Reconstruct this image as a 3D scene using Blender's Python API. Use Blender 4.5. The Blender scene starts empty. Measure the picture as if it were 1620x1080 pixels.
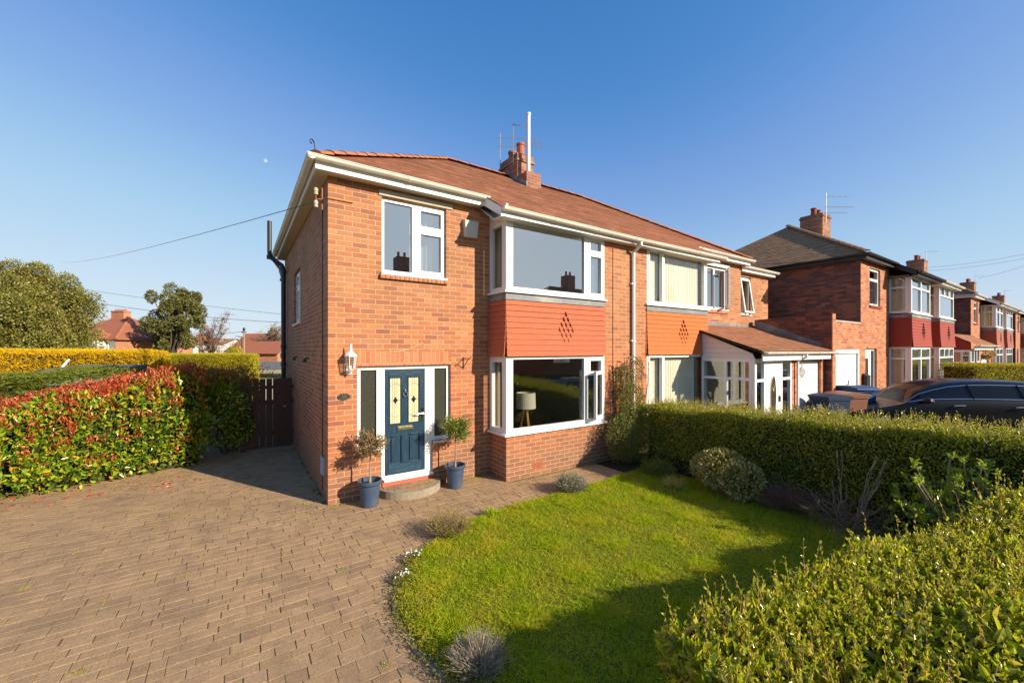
import bpy, math, random
import numpy as np
from mathutils import Vector, Matrix
random.seed(5)
rng = np.random.default_rng(11)
S = bpy.context.scene
COL = S.collection
R = math.radians
WPOS = {}

# ------------------------------------------------------------------ objects
def tag(o, label=None, cat=None, group=None, kind=None):
    if label: o['label'] = label
    if cat: o['category'] = cat
    if group: o['group'] = group
    if kind: o['kind'] = kind
    return o

def thing(name, label, cat, loc=(0, 0, 0), group=None):
    o = bpy.data.objects.new(name, None)
    o.empty_display_size = .2
    COL.objects.link(o)
    o.location = loc
    WPOS[o.name] = Vector(loc)
    return tag(o, label, cat, group)

class MB:
    """mesh builder working in world metres"""
    def __init__(s):
        s.v = []; s.f = []; s.uv = []; s.sm = []
    def face(s, pts, uv=None, smooth=False):
        b = len(s.v)
        s.v += [tuple(p) for p in pts]
        s.f.append(list(range(b, b + len(pts))))
        s.uv.append(uv); s.sm.append(smooth)
        return s
    def box(s, x0, x1, y0, y1, z0, z1):
        if x0 > x1: x0, x1 = x1, x0
        if y0 > y1: y0, y1 = y1, y0
        if z0 > z1: z0, z1 = z1, z0
        return s.hexa([(x0, y0, z0), (x1, y0, z0), (x1, y1, z0), (x0, y1, z0),
                       (x0, y0, z1), (x1, y0, z1), (x1, y1, z1), (x0, y1, z1)])
    def hexa(s, p):
        for q in ((0, 3, 2, 1), (4, 5, 6, 7), (0, 1, 5, 4), (1, 2, 6, 5), (2, 3, 7, 6), (3, 0, 4, 7)):
            s.face([p[i] for i in q])
        return s
    def prism(s, poly, axis, a, b):
        """poly: 2D points, extruded along axis ('x','y','z') from a to b"""
        def P(q, t):
            return {'x': (t, q[0], q[1]), 'y': (q[0], t, q[1]), 'z': (q[0], q[1], t)}[axis]
        A = [P(q, a) for q in poly]; B = [P(q, b) for q in poly]
        n = len(poly)
        s.face(A[::-1]); s.face(B)
        for i in range(n):
            j = (i + 1) % n
            s.face([A[i], A[j], B[j], B[i]])
        return s
    def tube(s, path, r, n=8, caps=True):
        path = [Vector(p) for p in path]
        rs = r if isinstance(r, (list, tuple)) else [r] * len(path)
        rings = []
        prev = None
        for i, p in enumerate(path):
            if i == 0: d = path[1] - p
            elif i == len(path) - 1: d = p - path[i - 1]
            else: d = (path[i + 1] - p).normalized() + (p - path[i - 1]).normalized()
            d.normalize()
            if prev is None:
                a = d.cross(Vector((0, 0, 1)))
                if a.length < .1: a = d.cross(Vector((1, 0, 0)))
            else:
                a = prev - d * prev.dot(d)
            a.normalize(); prev = a
            b = d.cross(a)
            ring = []
            for k in range(n):
                t = 2 * math.pi * k / n
                ring.append(p + (a * math.cos(t) + b * math.sin(t)) * rs[i])
            rings.append(ring)
        for i in range(len(rings) - 1):
            for k in range(n):
                j = (k + 1) % n
                s.face([rings[i][k], rings[i][j], rings[i + 1][j], rings[i + 1][k]], smooth=n > 5)
        if caps:
            s.face(rings[0][::-1]); s.face(rings[-1])
        return s
    def lathe(s, c, prof, n=24, smooth=True, a0=0, a1=2 * math.pi):
        full = abs(a1 - a0 - 2 * math.pi) < 1e-6
        cx, cy, cz = c
        m = n if full else n + 1
        for i in range(len(prof) - 1):
            r0, z0 = prof[i]; r1, z1 = prof[i + 1]
            for k in range(n):
                t0 = a0 + (a1 - a0) * k / n; t1 = a0 + (a1 - a0) * (k + 1) / n
                q = [(cx + r0 * math.cos(t0), cy + r0 * math.sin(t0), cz + z0),
                     (cx + r0 * math.cos(t1), cy + r0 * math.sin(t1), cz + z0),
                     (cx + r1 * math.cos(t1), cy + r1 * math.sin(t1), cz + z1),
                     (cx + r1 * math.cos(t0), cy + r1 * math.sin(t0), cz + z1)]
                if r0 < 1e-5: q = q[1:]
                elif r1 < 1e-5: q = q[:3]
                s.face(q, smooth=smooth)
        return s
    def build(s, name, mat, parent=None, merge=False):
        me = bpy.data.meshes.new(name)
        off = Vector((0, 0, 0))
        if parent is not None: off = WPOS.get(parent.name, Vector((0, 0, 0)))
        vs = [(p[0] - off.x, p[1] - off.y, p[2] - off.z) for p in s.v]
        me.from_pydata(vs, [], s.f)
        uvl = me.uv_layers.new(name='UVMap')
        k = 0
        data = [0.0] * (2 * len(me.loops))
        for fi, f in enumerate(s.f):
            uv = s.uv[fi]
            if uv is None:
                a, b, c = (Vector(s.v[f[0]]), Vector(s.v[f[1]]), Vector(s.v[f[2]]))
                n = (b - a).cross(c - a)
                ax = max(range(3), key=lambda i: abs(n[i]))
                uv = []
                for i in f:
                    p = s.v[i]
                    uv.append((p[1], p[2]) if ax == 0 else (p[0], p[2]) if ax == 1 else (p[0], p[1]))
            for q in uv:
                data[k] = q[0]; data[k + 1] = q[1]; k += 2
        uvl.data.foreach_set('uv', data)
        me.polygons.foreach_set('use_smooth', s.sm)
        if merge:
            import bmesh
            bm = bmesh.new(); bm.from_mesh(me)
            bmesh.ops.remove_doubles(bm, verts=bm.verts, dist=1e-4)
            bmesh.ops.recalc_face_normals(bm, faces=bm.faces)
            bm.to_mesh(me); bm.free()
        me.materials.append(mat)
        o = bpy.data.objects.new(name, me)
        COL.objects.link(o)
        if parent is not None: o.parent = parent
        WPOS[o.name] = off.copy()
        return o

def wall(mb, o, u, n, t, u0, u1, z0, z1, ops=(), uoff=0.0, back=True):
    """vertical wall in plane through o along u (outer face, normal n), thickness t inward, with openings (ua,ub,za,zb)"""
    o = Vector(o); u = Vector(u); n = Vector(n)
    flip = u.cross(Vector((0, 0, 1))).dot(n) < 0
    us = sorted(set([u0, u1] + [q for p in ops for q in p[:2] if u0 < q < u1]))
    zs = sorted(set([z0, z1] + [q for p in ops for q in p[2:] if z0 < q < z1]))
    def P(a, z, d=0): return o + u * a + Vector((0, 0, z)) - n * d
    def inop(a, z): return any(p[0] < a < p[1] and p[2] < z < p[3] for p in ops)
    def F(pts, uv, fl):
        if fl: pts = pts[::-1]; uv = uv[::-1]
        mb.face(pts, uv)
    for i in range(len(us) - 1):
        for j in range(len(zs) - 1):
            a, b, c, d = us[i], us[i + 1], zs[j], zs[j + 1]
            if inop((a + b) / 2, (c + d) / 2): continue
            uv = [(a + uoff, c), (b + uoff, c), (b + uoff, d), (a + uoff, d)]
            F([P(a, c), P(b, c), P(b, d), P(a, d)], uv, flip)
            if back: F([P(a, c, t), P(b, c, t), P(b, d, t), P(a, d, t)], uv, not flip)
    def edge(a, c, b, d, fl):
        if a == b: uv = [(a + uoff, c), (a + uoff, d), (a + uoff + t, d), (a + uoff + t, c)]
        else: uv = [(a + uoff, c), (b + uoff, c), (b + uoff, c + t), (a + uoff, c + t)]
        F([P(a, c), P(b, d), P(b, d, t), P(a, c, t)], uv, fl)
    nu, nz = len(us) - 1, len(zs) - 1
    sol = [[not inop((us[i] + us[i + 1]) / 2, (zs[j] + zs[j + 1]) / 2) for j in range(nz)] for i in range(nu)]
    for i in range(nu):
        for j in range(nz):
            if not sol[i][j]: continue
            a, b, c, d = us[i], us[i + 1], zs[j], zs[j + 1]
            if i == 0 or not sol[i - 1][j]: edge(a, c, a, d, flip)
            if i == nu - 1 or not sol[i + 1][j]: edge(b, c, b, d, not flip)
            if j == 0 or not sol[i][j - 1]: edge(a, c, b, c, not flip)
            if j == nz - 1 or not sol[i][j + 1]: edge(a, d, b, d, flip)

# ------------------------------------------------------------------ materials
class NT:
    def __init__(s, name):
        s.m = bpy.data.materials.new(name); s.m.use_nodes = True
        s.t = s.m.node_tree; s.t.nodes.clear()
        s.out = s.n('ShaderNodeOutputMaterial')
    def n(s, typ, **kw):
        q = s.t.nodes.new(typ)
        for k, v in kw.items():
            if k.startswith('i_'):
                key = k[2:].replace('_', ' ')
                q.inputs[int(key) if key.isdigit() else key].default_value = v
            else: setattr(q, k, v)
        return q
    def l(s, a, b): s.t.links.new(a, b)
    def surf(s, sh): s.l(sh, s.out.inputs['Surface'])
    def ramp(s, fac, stops, interp='LINEAR'):
        r = s.n('ShaderNodeValToRGB'); r.color_ramp.interpolation = interp
        e = r.color_ramp.elements
        e[0].position = stops[0][0]; e[0].color = (*stops[0][1], 1)
        e[1].position = stops[-1][0]; e[1].color = (*stops[-1][1], 1)
        for p, c in stops[1:-1]:
            q = e.new(p); q.color = (*c, 1)
        s.l(fac, r.inputs[0]); return r.outputs[0]
    def mix(s, f, a, b, mode='MIX'):
        m = s.n('ShaderNodeMix', data_type='RGBA', blend_type=mode)
        for i, v in ((0, f), (6, a), (7, b)):
            if hasattr(v, 'is_linked') or hasattr(v, 'links'): s.l(v, m.inputs[i])
            else: m.inputs[i].default_value = v if i == 0 else (*v, 1)
        return m.outputs[2]
    def noise(s, vec, scale, detail=3, rough=.55):
        q = s.n('ShaderNodeTexNoise', i_Scale=scale, i_Detail=detail, i_Roughness=rough)
        if vec is not None: s.l(vec, q.inputs['Vector'])
        return q.outputs['Fac']
    def math(s, op, a, b=None, clamp=False):
        m = s.n('ShaderNodeMath', operation=op, use_clamp=clamp)
        for i, v in ((0, a), (1, b)):
            if v is None: continue
            if hasattr(v, 'links'): s.l(v, m.inputs[i])
            else: m.inputs[i].default_value = v
        return m.outputs[0]
    def bump(s, h, strength=.5, dist=.01):
        b = s.n('ShaderNodeBump', i_Strength=strength, i_Distance=dist)
        s.l(h, b.inputs['Height']); return b.outputs[0]
    def pbr(s, col, rough=.7, normal=None, spec=.5, metal=0, coat=0):
        p = s.n('ShaderNodeBsdfPrincipled', i_Roughness=.7)
        for k, v in (('Base Color', col), ('Roughness', rough), ('Metallic', metal), ('Specular IOR Level', spec), ('Coat Weight', coat)):
            if hasattr(v, 'links'): s.l(v, p.inputs[k])
            elif k == 'Base Color': p.inputs[k].default_value = (*v, 1)
            else: p.inputs[k].default_value = v
        if normal is not None: s.l(normal, p.inputs['Normal'])
        return p.outputs[0]

def m_brick(name, cols, mortar, zred=False, rough=.85, bw=.225, rh=.075, ms=.005, dirt=.25, bump=.6):
    k = NT(name)
    tc = k.n('ShaderNodeTexCoord')
    nz = k.n('ShaderNodeTexNoise', i_Scale=9.0, i_Detail=2.0)
    k.l(tc.outputs['UV'], nz.inputs['Vector'])
    mp = k.n('ShaderNodeVectorMath', operation='MULTIPLY_ADD')
    k.l(nz.outputs['Color'], mp.inputs[0]); mp.inputs[1].default_value = (.006, .006, 0); k.l(tc.outputs['UV'], mp.inputs[2])
    b = k.n('ShaderNodeTexBrick', offset=.5)
    for i, v in (('Color1', (0, 0, 0, 1)), ('Color2', (1, 1, 1, 1)), ('Mortar', (.5, .5, .5, 1)), ('Scale', 1), ('Mortar Size', ms), ('Mortar Smooth', .25), ('Bias', 0), ('Brick Width', bw), ('Row Height', rh)):
        b.inputs[i].default_value = v
    k.l(mp.outputs[0], b.inputs['Vector'])
    c = k.ramp(b.outputs['Color'], cols)
    ob = tc.outputs['Object']
    big = k.noise(ob, .7, 4)
    fine = k.noise(ob, 45, 4, .7)
    med = k.noise(ob, 5.5, 5, .7)
    c = k.mix(k.math('MULTIPLY', k.ramp(med, [(.5, (0, 0, 0)), (.72, (1, 1, 1))]), dirt * .8), c, (.24, .125, .075))
    c = k.mix(k.math('MULTIPLY', k.ramp(big, [(.35, (0, 0, 0)), (.7, (1, 1, 1))]), dirt), c, (.16, .085, .055))
    c = k.mix(.35, c, k.ramp(fine, [(.3, (.25, .25, .25)), (.7, (.8, .8, .8))]), 'SOFT_LIGHT')
    if zred:
        sp = k.n('ShaderNodeSeparateXYZ'); k.l(ob, sp.inputs[0])
        zz = k.math('ADD', sp.outputs[2], k.math('MULTIPLY', big, 1.5))
        f = k.n('ShaderNodeMapRange', i_1=1.9, i_2=4.2); k.l(zz, f.inputs[0])
        c = k.mix(k.math('SUBTRACT', .55, k.math('MULTIPLY', f.outputs[0], .55)), c, k.mix(1.0, c, (1.0, .70, .62), 'MULTIPLY'))
        # damp, dirty band just above the paving
        g = k.n('ShaderNodeMapRange', i_1=.05, i_2=.55, i_3=.5, i_4=0.0); k.l(k.math('SUBTRACT', sp.outputs[2], k.math('MULTIPLY', big, .35)), g.inputs[0])
        c = k.mix(g.outputs[0], c, (.17, .12, .08))
    mcol = k.mix(fine, mortar, tuple(q * .72 for q in mortar))
    c = k.mix(b.outputs['Fac'], c, mcol)
    h = k.math('ADD', k.math('MULTIPLY', b.outputs['Fac'], -1.0), k.math('MULTIPLY', fine, .45))
    k.surf(k.pbr(c, rough, k.bump(h, bump, .008), .25))
    return k.m

def m_plain(name, col, rough=.6, spec=.5, var=.12, vs=6, metal=0, coat=0, bump=.0, grime=None):
    k = NT(name)
    tc = k.n('ShaderNodeTexCoord')
    f = k.noise(tc.outputs['Object'], vs, 4, .6)
    c = k.mix(f, tuple(q * (1 - var) for q in col), tuple(min(1, q * (1 + var)) for q in col))
    if grime:
        g = k.noise(tc.outputs['Object'], 2.2, 5, .7)
        c = k.mix(k.ramp(g, [(.48, (0, 0, 0)), (.75, (.6, .6, .6))]), c, grime)
    nrm = None
    if bump: nrm = k.bump(k.noise(tc.outputs['Object'], vs * 8, 4), bump, .004)
    k.surf(k.pbr(c, rough, nrm, spec, metal, coat))
    return k.m

def m_leaf(name, stops, rough=.45, trans=.3, tcol=(.35, .45, .05), spec=.5, patch=0, pscale=1.2, psec=(.3, .25, .05)):
    k = NT(name)
    g = k.n('ShaderNodeNewGeometry')
    c = k.ramp(g.outputs['Random Per Island'], stops)
    if patch:
        tc = k.n('ShaderNodeTexCoord')
        nz = k.noise(tc.outputs['Object'], pscale, 4, .65)
        c = k.mix(k.math('MULTIPLY', k.ramp(nz, [(.4, (0, 0, 0)), (.66, (1, 1, 1))]), patch), c, psec)
    p = k.pbr(c, rough, None, spec)
    if trans:
        t = k.n('ShaderNodeBsdfTranslucent')
        tcn = k.mix(.55, c, tcol)
        k.l(tcn, t.inputs[0])
        mx = k.n('ShaderNodeMixShader', i_0=trans)
        k.l(p, mx.inputs[1]); k.l(t.outputs[0], mx.inputs[2])
        k.surf(mx.outputs[0])
    else: k.surf(p)
    return k.m

def m_glass(name, refl=.22, tint=(.88, .92, .92), rcol=(.92, .95, .97), wav=.0):
    k = NT(name)
    fr = k.n('ShaderNodeLayerWeight', i_Blend=.5)
    f = k.math('ADD', k.math('MULTIPLY', k.math('POWER', fr.outputs['Facing'], 4.0), 1.2), refl + .06, True)
    tr = k.n('ShaderNodeBsdfTransparent'); tr.inputs[0].default_value = (*tint, 1)
    gl = k.n('ShaderNodeBsdfGlossy', i_Roughness=0.0); gl.inputs[0].default_value = (*rcol, 1)
    if wav:
        tc = k.n('ShaderNodeTexCoord')
        k.l(k.bump(k.noise(tc.outputs['Object'], 2.0, 2), wav, .004), gl.inputs['Normal'])
    mx = k.n('ShaderNodeMixShader'); k.l(f, mx.inputs[0]); k.l(tr.outputs[0], mx.inputs[1]); k.l(gl.outputs[0], mx.inputs[2])
    k.surf(mx.outputs[0]); return k.m

def m_tiles(name, cols, bw=.165, rh=.1, moss=(.10, .09, .045), mossamt=.5, gap=(.16, .08, .05)):
    """plain clay tiles, u along the eaves, v up the slope"""
    k = NT(name)
    tc = k.n('ShaderNodeTexCoord')
    b = k.n('ShaderNodeTexBrick', offset=.5)
    for i, v in (('Color1', (0, 0, 0, 1)), ('Color2', (1, 1, 1, 1)), ('Mortar', (0, 0, 0, 1)), ('Scale', 1), ('Mortar Size', .0035), ('Mortar Smooth', .1), ('Bias', 0), ('Brick Width', bw), ('Row Height', rh)):
        b.inputs[i].default_value = v
    k.l(tc.outputs['UV'], b.inputs['Vector'])
    c = k.ramp(b.outputs['Color'], cols)
    ob = tc.outputs['Object']
    big = k.noise(ob, 1.1, 6, .65)
    fine = k.noise(ob, 30, 5, .75)
    mask = k.ramp(k.math('ADD', k.math('MULTIPLY', big, .6), k.math('MULTIPLY', fine, .4)), [(.45, (0, 0, 0)), (.62, (1, 1, 1))])
    c = k.mix(k.math('MULTIPLY', mask, mossamt), c, moss)
    c = k.mix(.6, c, k.ramp(fine, [(.3, (.2, .2, .2)), (.7, (.8, .8, .8))]), 'SOFT_LIGHT')
    c = k.mix(b.outputs['Fac'], c, gap)
    h = k.math('ADD', k.math('MULTIPLY', b.outputs['Fac'], -1.0), k.math('ADD', k.math('MULTIPLY', fine, .8), k.math('MULTIPLY', b.outputs['Color'], .4)))
    k.surf(k.pbr(c, .85, k.bump(h, .7, .01), .2))
    return k.m

M = {}
M['brick'] = m_brick('orange_brick', [(0, (.29, .115, .065)), (.14, (.38, .148, .072)), (.35, (.44, .172, .074)), (.65, (.48, .195, .08)), (.88, (.53, .24, .105)), (1, (.41, .19, .10))], (.60, .43, .28), zred=True, dirt=.5)
M['soldier'] = m_brick('soldier_brick', [(0, (.40, .13, .06)), (.5, (.50, .18, .085)), (1, (.56, .22, .105))], (.62, .42, .27), bw=.075, rh=.225, ms=.004)
M['chimbrick'] = m_brick('chimney_brick', [(0, (.20, .07, .05)), (.5, (.32, .13, .08)), (1, (.42, .24, .14))], (.46, .38, .29), dirt=.7)
M['darkbrick'] = m_brick('shaded_mottled_brick', [(0, (.09, .045, .045)), (.3, (.13, .055, .045)), (.5, (.21, .07, .045)), (.8, (.27, .085, .05)), (1, (.31, .11, .065))], (.22, .13, .10))  # mottled brick, colours darkened further for side walls in shade
M['brick2'] = m_brick('orange_brick_row', [(0, (.30, .10, .055)), (.3, (.43, .15, .075)), (.7, (.50, .19, .09)), (1, (.54, .24, .12))], (.56, .38, .25))
M['tile'] = m_tiles('clay_roof_tile', [(0, (.30, .105, .055)), (.4, (.39, .14, .07)), (.8, (.47, .18, .09)), (1, (.55, .24, .12))], moss=(.17, .10, .055), mossamt=.7)
M['tile2'] = m_tiles('clay_roof_tile_cleaner', [(0, (.34, .115, .058)), (.5, (.42, .15, .072)), (1, (.48, .18, .088))], moss=(.18, .11, .055), mossamt=.5)
M['darktile'] = m_tiles('mossy_brown_tile', [(0, (.27, .14, .07)), (.5, (.34, .18, .09)), (1, (.42, .24, .12))], moss=(.27, .20, .085), mossamt=.45)
M['leantile'] = m_tiles('lean_to_tile', [(0, (.30, .11, .06)), (.5, (.38, .15, .075)), (1, (.44, .19, .1))], moss=(.16, .13, .04), mossamt=.35)
M['ridge'] = m_plain('ridge_tile_clay', (.42, .15, .07), .85, .2, .35, 5, bump=.5, grime=(.16, .13, .09))
M['hang'] = m_plain('painted_hanging_tile', (.46, .13, .065), .75, .15, .16, 11, bump=.3, grime=(.36, .12, .07))
M['slit'] = m_plain('painted_gap_shade', (.20, .055, .028), .9, .1, .1, 8)  # dark colour stands in for the shade inside the tile gaps
M['hangred'] = m_plain('dark_red_hanging_tile', (.30, .048, .03), .6, .2, .12, 8, bump=.15)
M['hangbrown'] = m_plain('brown_hanging_tile', (.30, .09, .055), .7, .3, .2, 8, bump=.2)
M['hangorange'] = m_plain('orange_hanging_tile', (.56, .155, .05), .75, .15, .14, 11, bump=.3, grime=(.45, .13, .05))
M['white'] = m_plain('white_upvc', (.80, .79, .77), .35, .5, .03, 3)
M['whitedirty'] = m_plain('weathered_white_plastic', (.76, .74, .66), .45, .4, .06, 4, grime=(.42, .38, .27))
M['gutterw'] = m_plain('cream_white_gutter', (.76, .73, .64), .4, .4, .05, 4, grime=(.5, .45, .33))
M['soffit'] = m_plain('soffit_board', (.62, .58, .48), .6, .3, .05, 4)
M['greypipe'] = m_plain('grey_plastic_pipe', (.36, .42, .50), .5, .4, .06, 3)
M['black'] = m_plain('black_iron', (.018, .018, .02), .45, .5, .2, 12)
M['lead'] = m_plain('lead_flashing', (.16, .17, .18), .6, .4, .3, 9, bump=.5, grime=(.5, .48, .44))
M['concrete'] = m_plain('painted_concrete', (.46, .42, .33), .85, .2, .18, 14, bump=.3)
M['step'] = m_plain('step_edging_stone', (.30, .25, .18), .9, .2, .35, 9, bump=.5, grime=(.10, .09, .05))
M['redpaint'] = m_plain('red_painted_sill', (.45, .12, .07), .6, .3, .15, 9)
M['terracotta'] = m_plain('terracotta', (.42, .14, .075), .8, .2, .15, 9)
M['flue'] = m_plain('white_metal_flue', (.66, .66, .63), .35, .5, .06, 5)
M['galv'] = m_plain('galvanised_metal', (.42, .42, .42), .45, .5, .1, 20, metal=.5)
M['chrome'] = m_plain('chrome_metal', (.72, .70, .64), .15, .5, .02, 5, metal=1)
M['gold'] = m_plain('brass_letterbox', (.60, .52, .34), .25, .5, .05, 5, metal=.9)
M['pot'] = m_plain('blue_grey_glazed_pot', (.045, .075, .13), .35, .5, .25, 12, grime=(.12, .13, .15))
M['soil'] = m_plain('dark_soil', (.05, .035, .022), .95, .1, .4, 30, bump=.8)
M['bark'] = m_plain('pale_bark', (.30, .24, .17), .85, .2, .3, 25, bump=.6)
M['darkbark'] = m_plain('dark_bark', (.10, .075, .05), .9, .2, .3, 14, bump=.6)
M['twig'] = m_plain('dry_twig', (.26, .17, .10), .85, .2, .35, 12)
M['redtwig'] = m_plain('reddish_young_stem', (.36, .19, .08), .7, .2, .3, 12)
M['core'] = m_plain('inner_twig_shade', (.045, .042, .018), .95, .1, .4, 8)  # twig brown with the shade inside the hedge put into it
M['fence'] = m_plain('dark_brown_timber', (.07, .030, .018), .6, .3, .3, 12, bump=.3)
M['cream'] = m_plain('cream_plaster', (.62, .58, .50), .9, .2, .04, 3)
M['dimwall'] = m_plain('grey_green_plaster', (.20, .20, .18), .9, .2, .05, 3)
M['floorw'] = m_plain('wooden_floor', (.14, .08, .045), .5, .4, .2, 8)
M['curtain'] = m_plain('cream_curtain_cloth', (.66, .60, .44), .9, .1, .06, 5)
M['net'] = m_plain('white_net_cloth', (.62, .62, .56), .9, .1, .06, 5)
M['blind'] = m_plain('vertical_blind_cloth', (.66, .66, .56), .9, .1, .05, 5)
M['shade'] = m_plain('lamp_shade_cloth', (.62, .56, .44), .9, .1, .04, 8)
M['wood'] = m_plain('varnished_oak', (.42, .18, .05), .4, .4, .15, 14)
M['glass'] = m_glass('window_glass', .16)
M['glassmid'] = m_glass('blind_window_glass', .02, (.97, .97, .96))
M['glasslow'] = m_glass('clear_side_glass', .03, (.95, .95, .95))
M['glassup'] = m_glass('upper_window_glass', .48, (.85, .9, .9))
for nm_, cc_ in (('curtain', (.72, .66, .48)), ('net', (.66, .66, .60)), ('blind', (.86, .84, .68)), ('shade', (.66, .60, .47))):
    k = NT(nm_ + '_translucent_cloth'); tc = k.n('ShaderNodeTexCoord'); f = k.noise(tc.outputs['Object'], 6, 3)
    c = k.mix(f, tuple(q_ * .9 for q_ in cc_), cc_)
    d_ = k.n('ShaderNodeBsdfDiffuse'); t_ = k.n('ShaderNodeBsdfTranslucent'); k.l(c, d_.inputs[0]); k.l(c, t_.inputs[0])
    mx = k.n('ShaderNodeMixShader', i_0=.45 if nm_ == 'curtain' else .18); k.l(d_.outputs[0], mx.inputs[1]); k.l(t_.outputs[0], mx.inputs[2]); k.surf(mx.outputs[0]); M[nm_] = k.m
M['glassdark'] = m_glass('leaded_obscure_glass', .04, (.5, .5, .45))
M['greenshed'] = m_plain('pale_green_boards', (.42, .48, .34), .8, .2, .08, 5)
M['felt'] = m_plain('grey_roofing_felt', (.13, .135, .14), .9, .2, .15, 5)
M['render'] = m_plain('white_render', (.74, .71, .66), .85, .2, .04, 3)
M['renderpink'] = m_plain('dim_cladding', (.70, .66, .62), .5, .3, .04, 3)
M['farroof'] = m_plain('far_red_roof', (.34, .12, .065), .85, .2, .25, 5, grime=(.2, .12, .08))
M['farbrick'] = m_brick('far_orange_brick', [(0, (.40, .15, .08)), (1, (.56, .24, .13))], (.52, .36, .25))
M['asphalt'] = m_plain('asphalt', (.055, .055, .055), .9, .2, .25, 14, bump=.4)
M['kerb'] = m_plain('kerb_stone', (.30, .29, .26), .9, .2, .15, 9)
M['binblue'] = m_plain('blue_bin_plastic', (.018, .065, .17), .6, .2, .15, 5)
M['bindark'] = m_plain('dark_bin_plastic', (.014, .028, .065), .6, .2, .15, 5)
M['binbrown'] = m_plain('brown_bin_plastic', (.24, .10, .055), .5, .4, .12, 5)
M['sticker'] = m_plain('white_sticker', (.7, .7, .7), .6, .3, .02, 5)
M['carpaint'] = m_plain('dark_navy_car_paint', (.004, .005, .009), .3, .3, .05, 5, coat=.05)
M['carglass'] = m_plain('tinted_car_glass', (.006, .008, .011), .05, .3, .1, 5)
M['screen'] = m_plain('matt_windscreen_glass', (.010, .013, .018), .22, .04, .1, 5)  # matt dark glass, low specular so it mirrors little
M['rubber'] = m_plain('tyre_rubber', (.02, .02, .02), .85, .2, .1, 9)

# obscure door glass: seedy pattern with dark interior
k = NT('seeded_obscure_glass')
tc = k.n('ShaderNodeTexCoord'); vz = k.noise(tc.outputs['Object'], 70, 3, .7)
c = k.ramp(vz, [(.6, (.045, .045, .035)), (.74, (.25, .25, .2))])
k.surf(k.pbr(c, .12, k.bump(vz, .5, .004), .5)); M['seeded'] = k.m
# blue wood-grain door
k = NT('blue_door_skin')
tc = k.n('ShaderNodeTexCoord'); mp = k.n('ShaderNodeMapping'); mp.inputs['Scale'].default_value = (14, 14, 1.6)
k.l(tc.outputs['Object'], mp.inputs[0])
w = k.noise(mp.outputs[0], 3, 5, .6)
c = k.ramp(w, [(.35, (.007, .026, .055)), (.6, (.013, .045, .085)), (.75, (.03, .08, .13))])
k.surf(k.pbr(c, .35, k.bump(w, .5, .004), .5)); M['door'] = k.m
k = NT('blue_door_rail_skin')
tc = k.n('ShaderNodeTexCoord'); mp = k.n('ShaderNodeMapping'); mp.inputs['Scale'].default_value = (3, 14, 22)
k.l(tc.outputs['Object'], mp.inputs[0])
w = k.noise(mp.outputs[0], 3, 5, .6)
c = k.ramp(w, [(.35, (.012, .04, .07)), (.6, (.025, .07, .11)), (.75, (.10, .17, .22))])
k.surf(k.pbr(c, .3, k.bump(w, .5, .004), .5)); M['doorrail'] = k.m
M['doorglass'] = m_plain('cream_bevelled_glass', (.62, .60, .36), .2, .5, .12, 8)
M['diamond'] = m_plain('dark_blue_glass', (.01, .02, .04), .15, .5, .1, 8)

# paving blocks
k = NT('tumbled_paving_block')
g = k.n('ShaderNodeNewGeometry'); tc = k.n('ShaderNodeTexCoord'); ob = tc.outputs['Object']
c = k.ramp(g.outputs['Random Per Island'], [(0, (.29, .19, .108)), (.15, (.33, .215, .12)), (.45, (.375, .245, .132)), (.65, (.36, .235, .135)), (.88, (.41, .27, .148)), (1, (.33, .215, .128))])
big = k.noise(ob, .55, 5, .6); fine = k.noise(ob, 60, 5, .8); mid = k.noise(ob, 7, 4, .7)
c = k.mix(k.ramp(big, [(.35, (0, 0, 0)), (.7, (.5, .5, .5))]), c, (.35, .235, .12))
c = k.mix(k.ramp(mid, [(.5, (0, 0, 0)), (.8, (.45, .45, .45))]), c, (.15, .105, .062))
c = k.mix(.75, c, k.ramp(fine, [(.3, (.18, .18, .18)), (.7, (.82, .82, .82))]), 'SOFT_LIGHT')
st_ = k.noise(ob, 1.7, 6, .7)
c = k.mix(k.ramp(st_, [(.48, (0, 0, 0)), (.68, (.62, .62, .62))]), c, (.19, .13, .085))
sp = k.noise(ob, 34, 2, .5)
c = k.mix(k.ramp(sp, [(.73, (0, 0, 0)), (.75, (.8, .8, .8))]), c, (.55, .48, .38))
k.surf(k.pbr(c, .9, k.bump(k.math('ADD', fine, mid), .55, .004), .2)); M['paver'] = k.m
k = NT('mossy_joint_sand')
tc = k.n('ShaderNodeTexCoord'); f = k.noise(tc.outputs['Object'], 3, 5, .7); f2 = k.noise(tc.outputs['Object'], 70, 4, .7)
c = k.mix(k.ramp(f, [(.5, (0, 0, 0)), (.66, (1, 1, 1))]), (.16, .108, .060), (.15, .13, .04))
c = k.mix(.5, c, k.ramp(f2, [(.3, (.25, .25, .25)), (.7, (.75, .75, .75))]), 'SOFT_LIGHT')
k.surf(k.pbr(c, .95, k.bump(f2, .5, .004), .1)); M['sand'] = k.m
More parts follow.
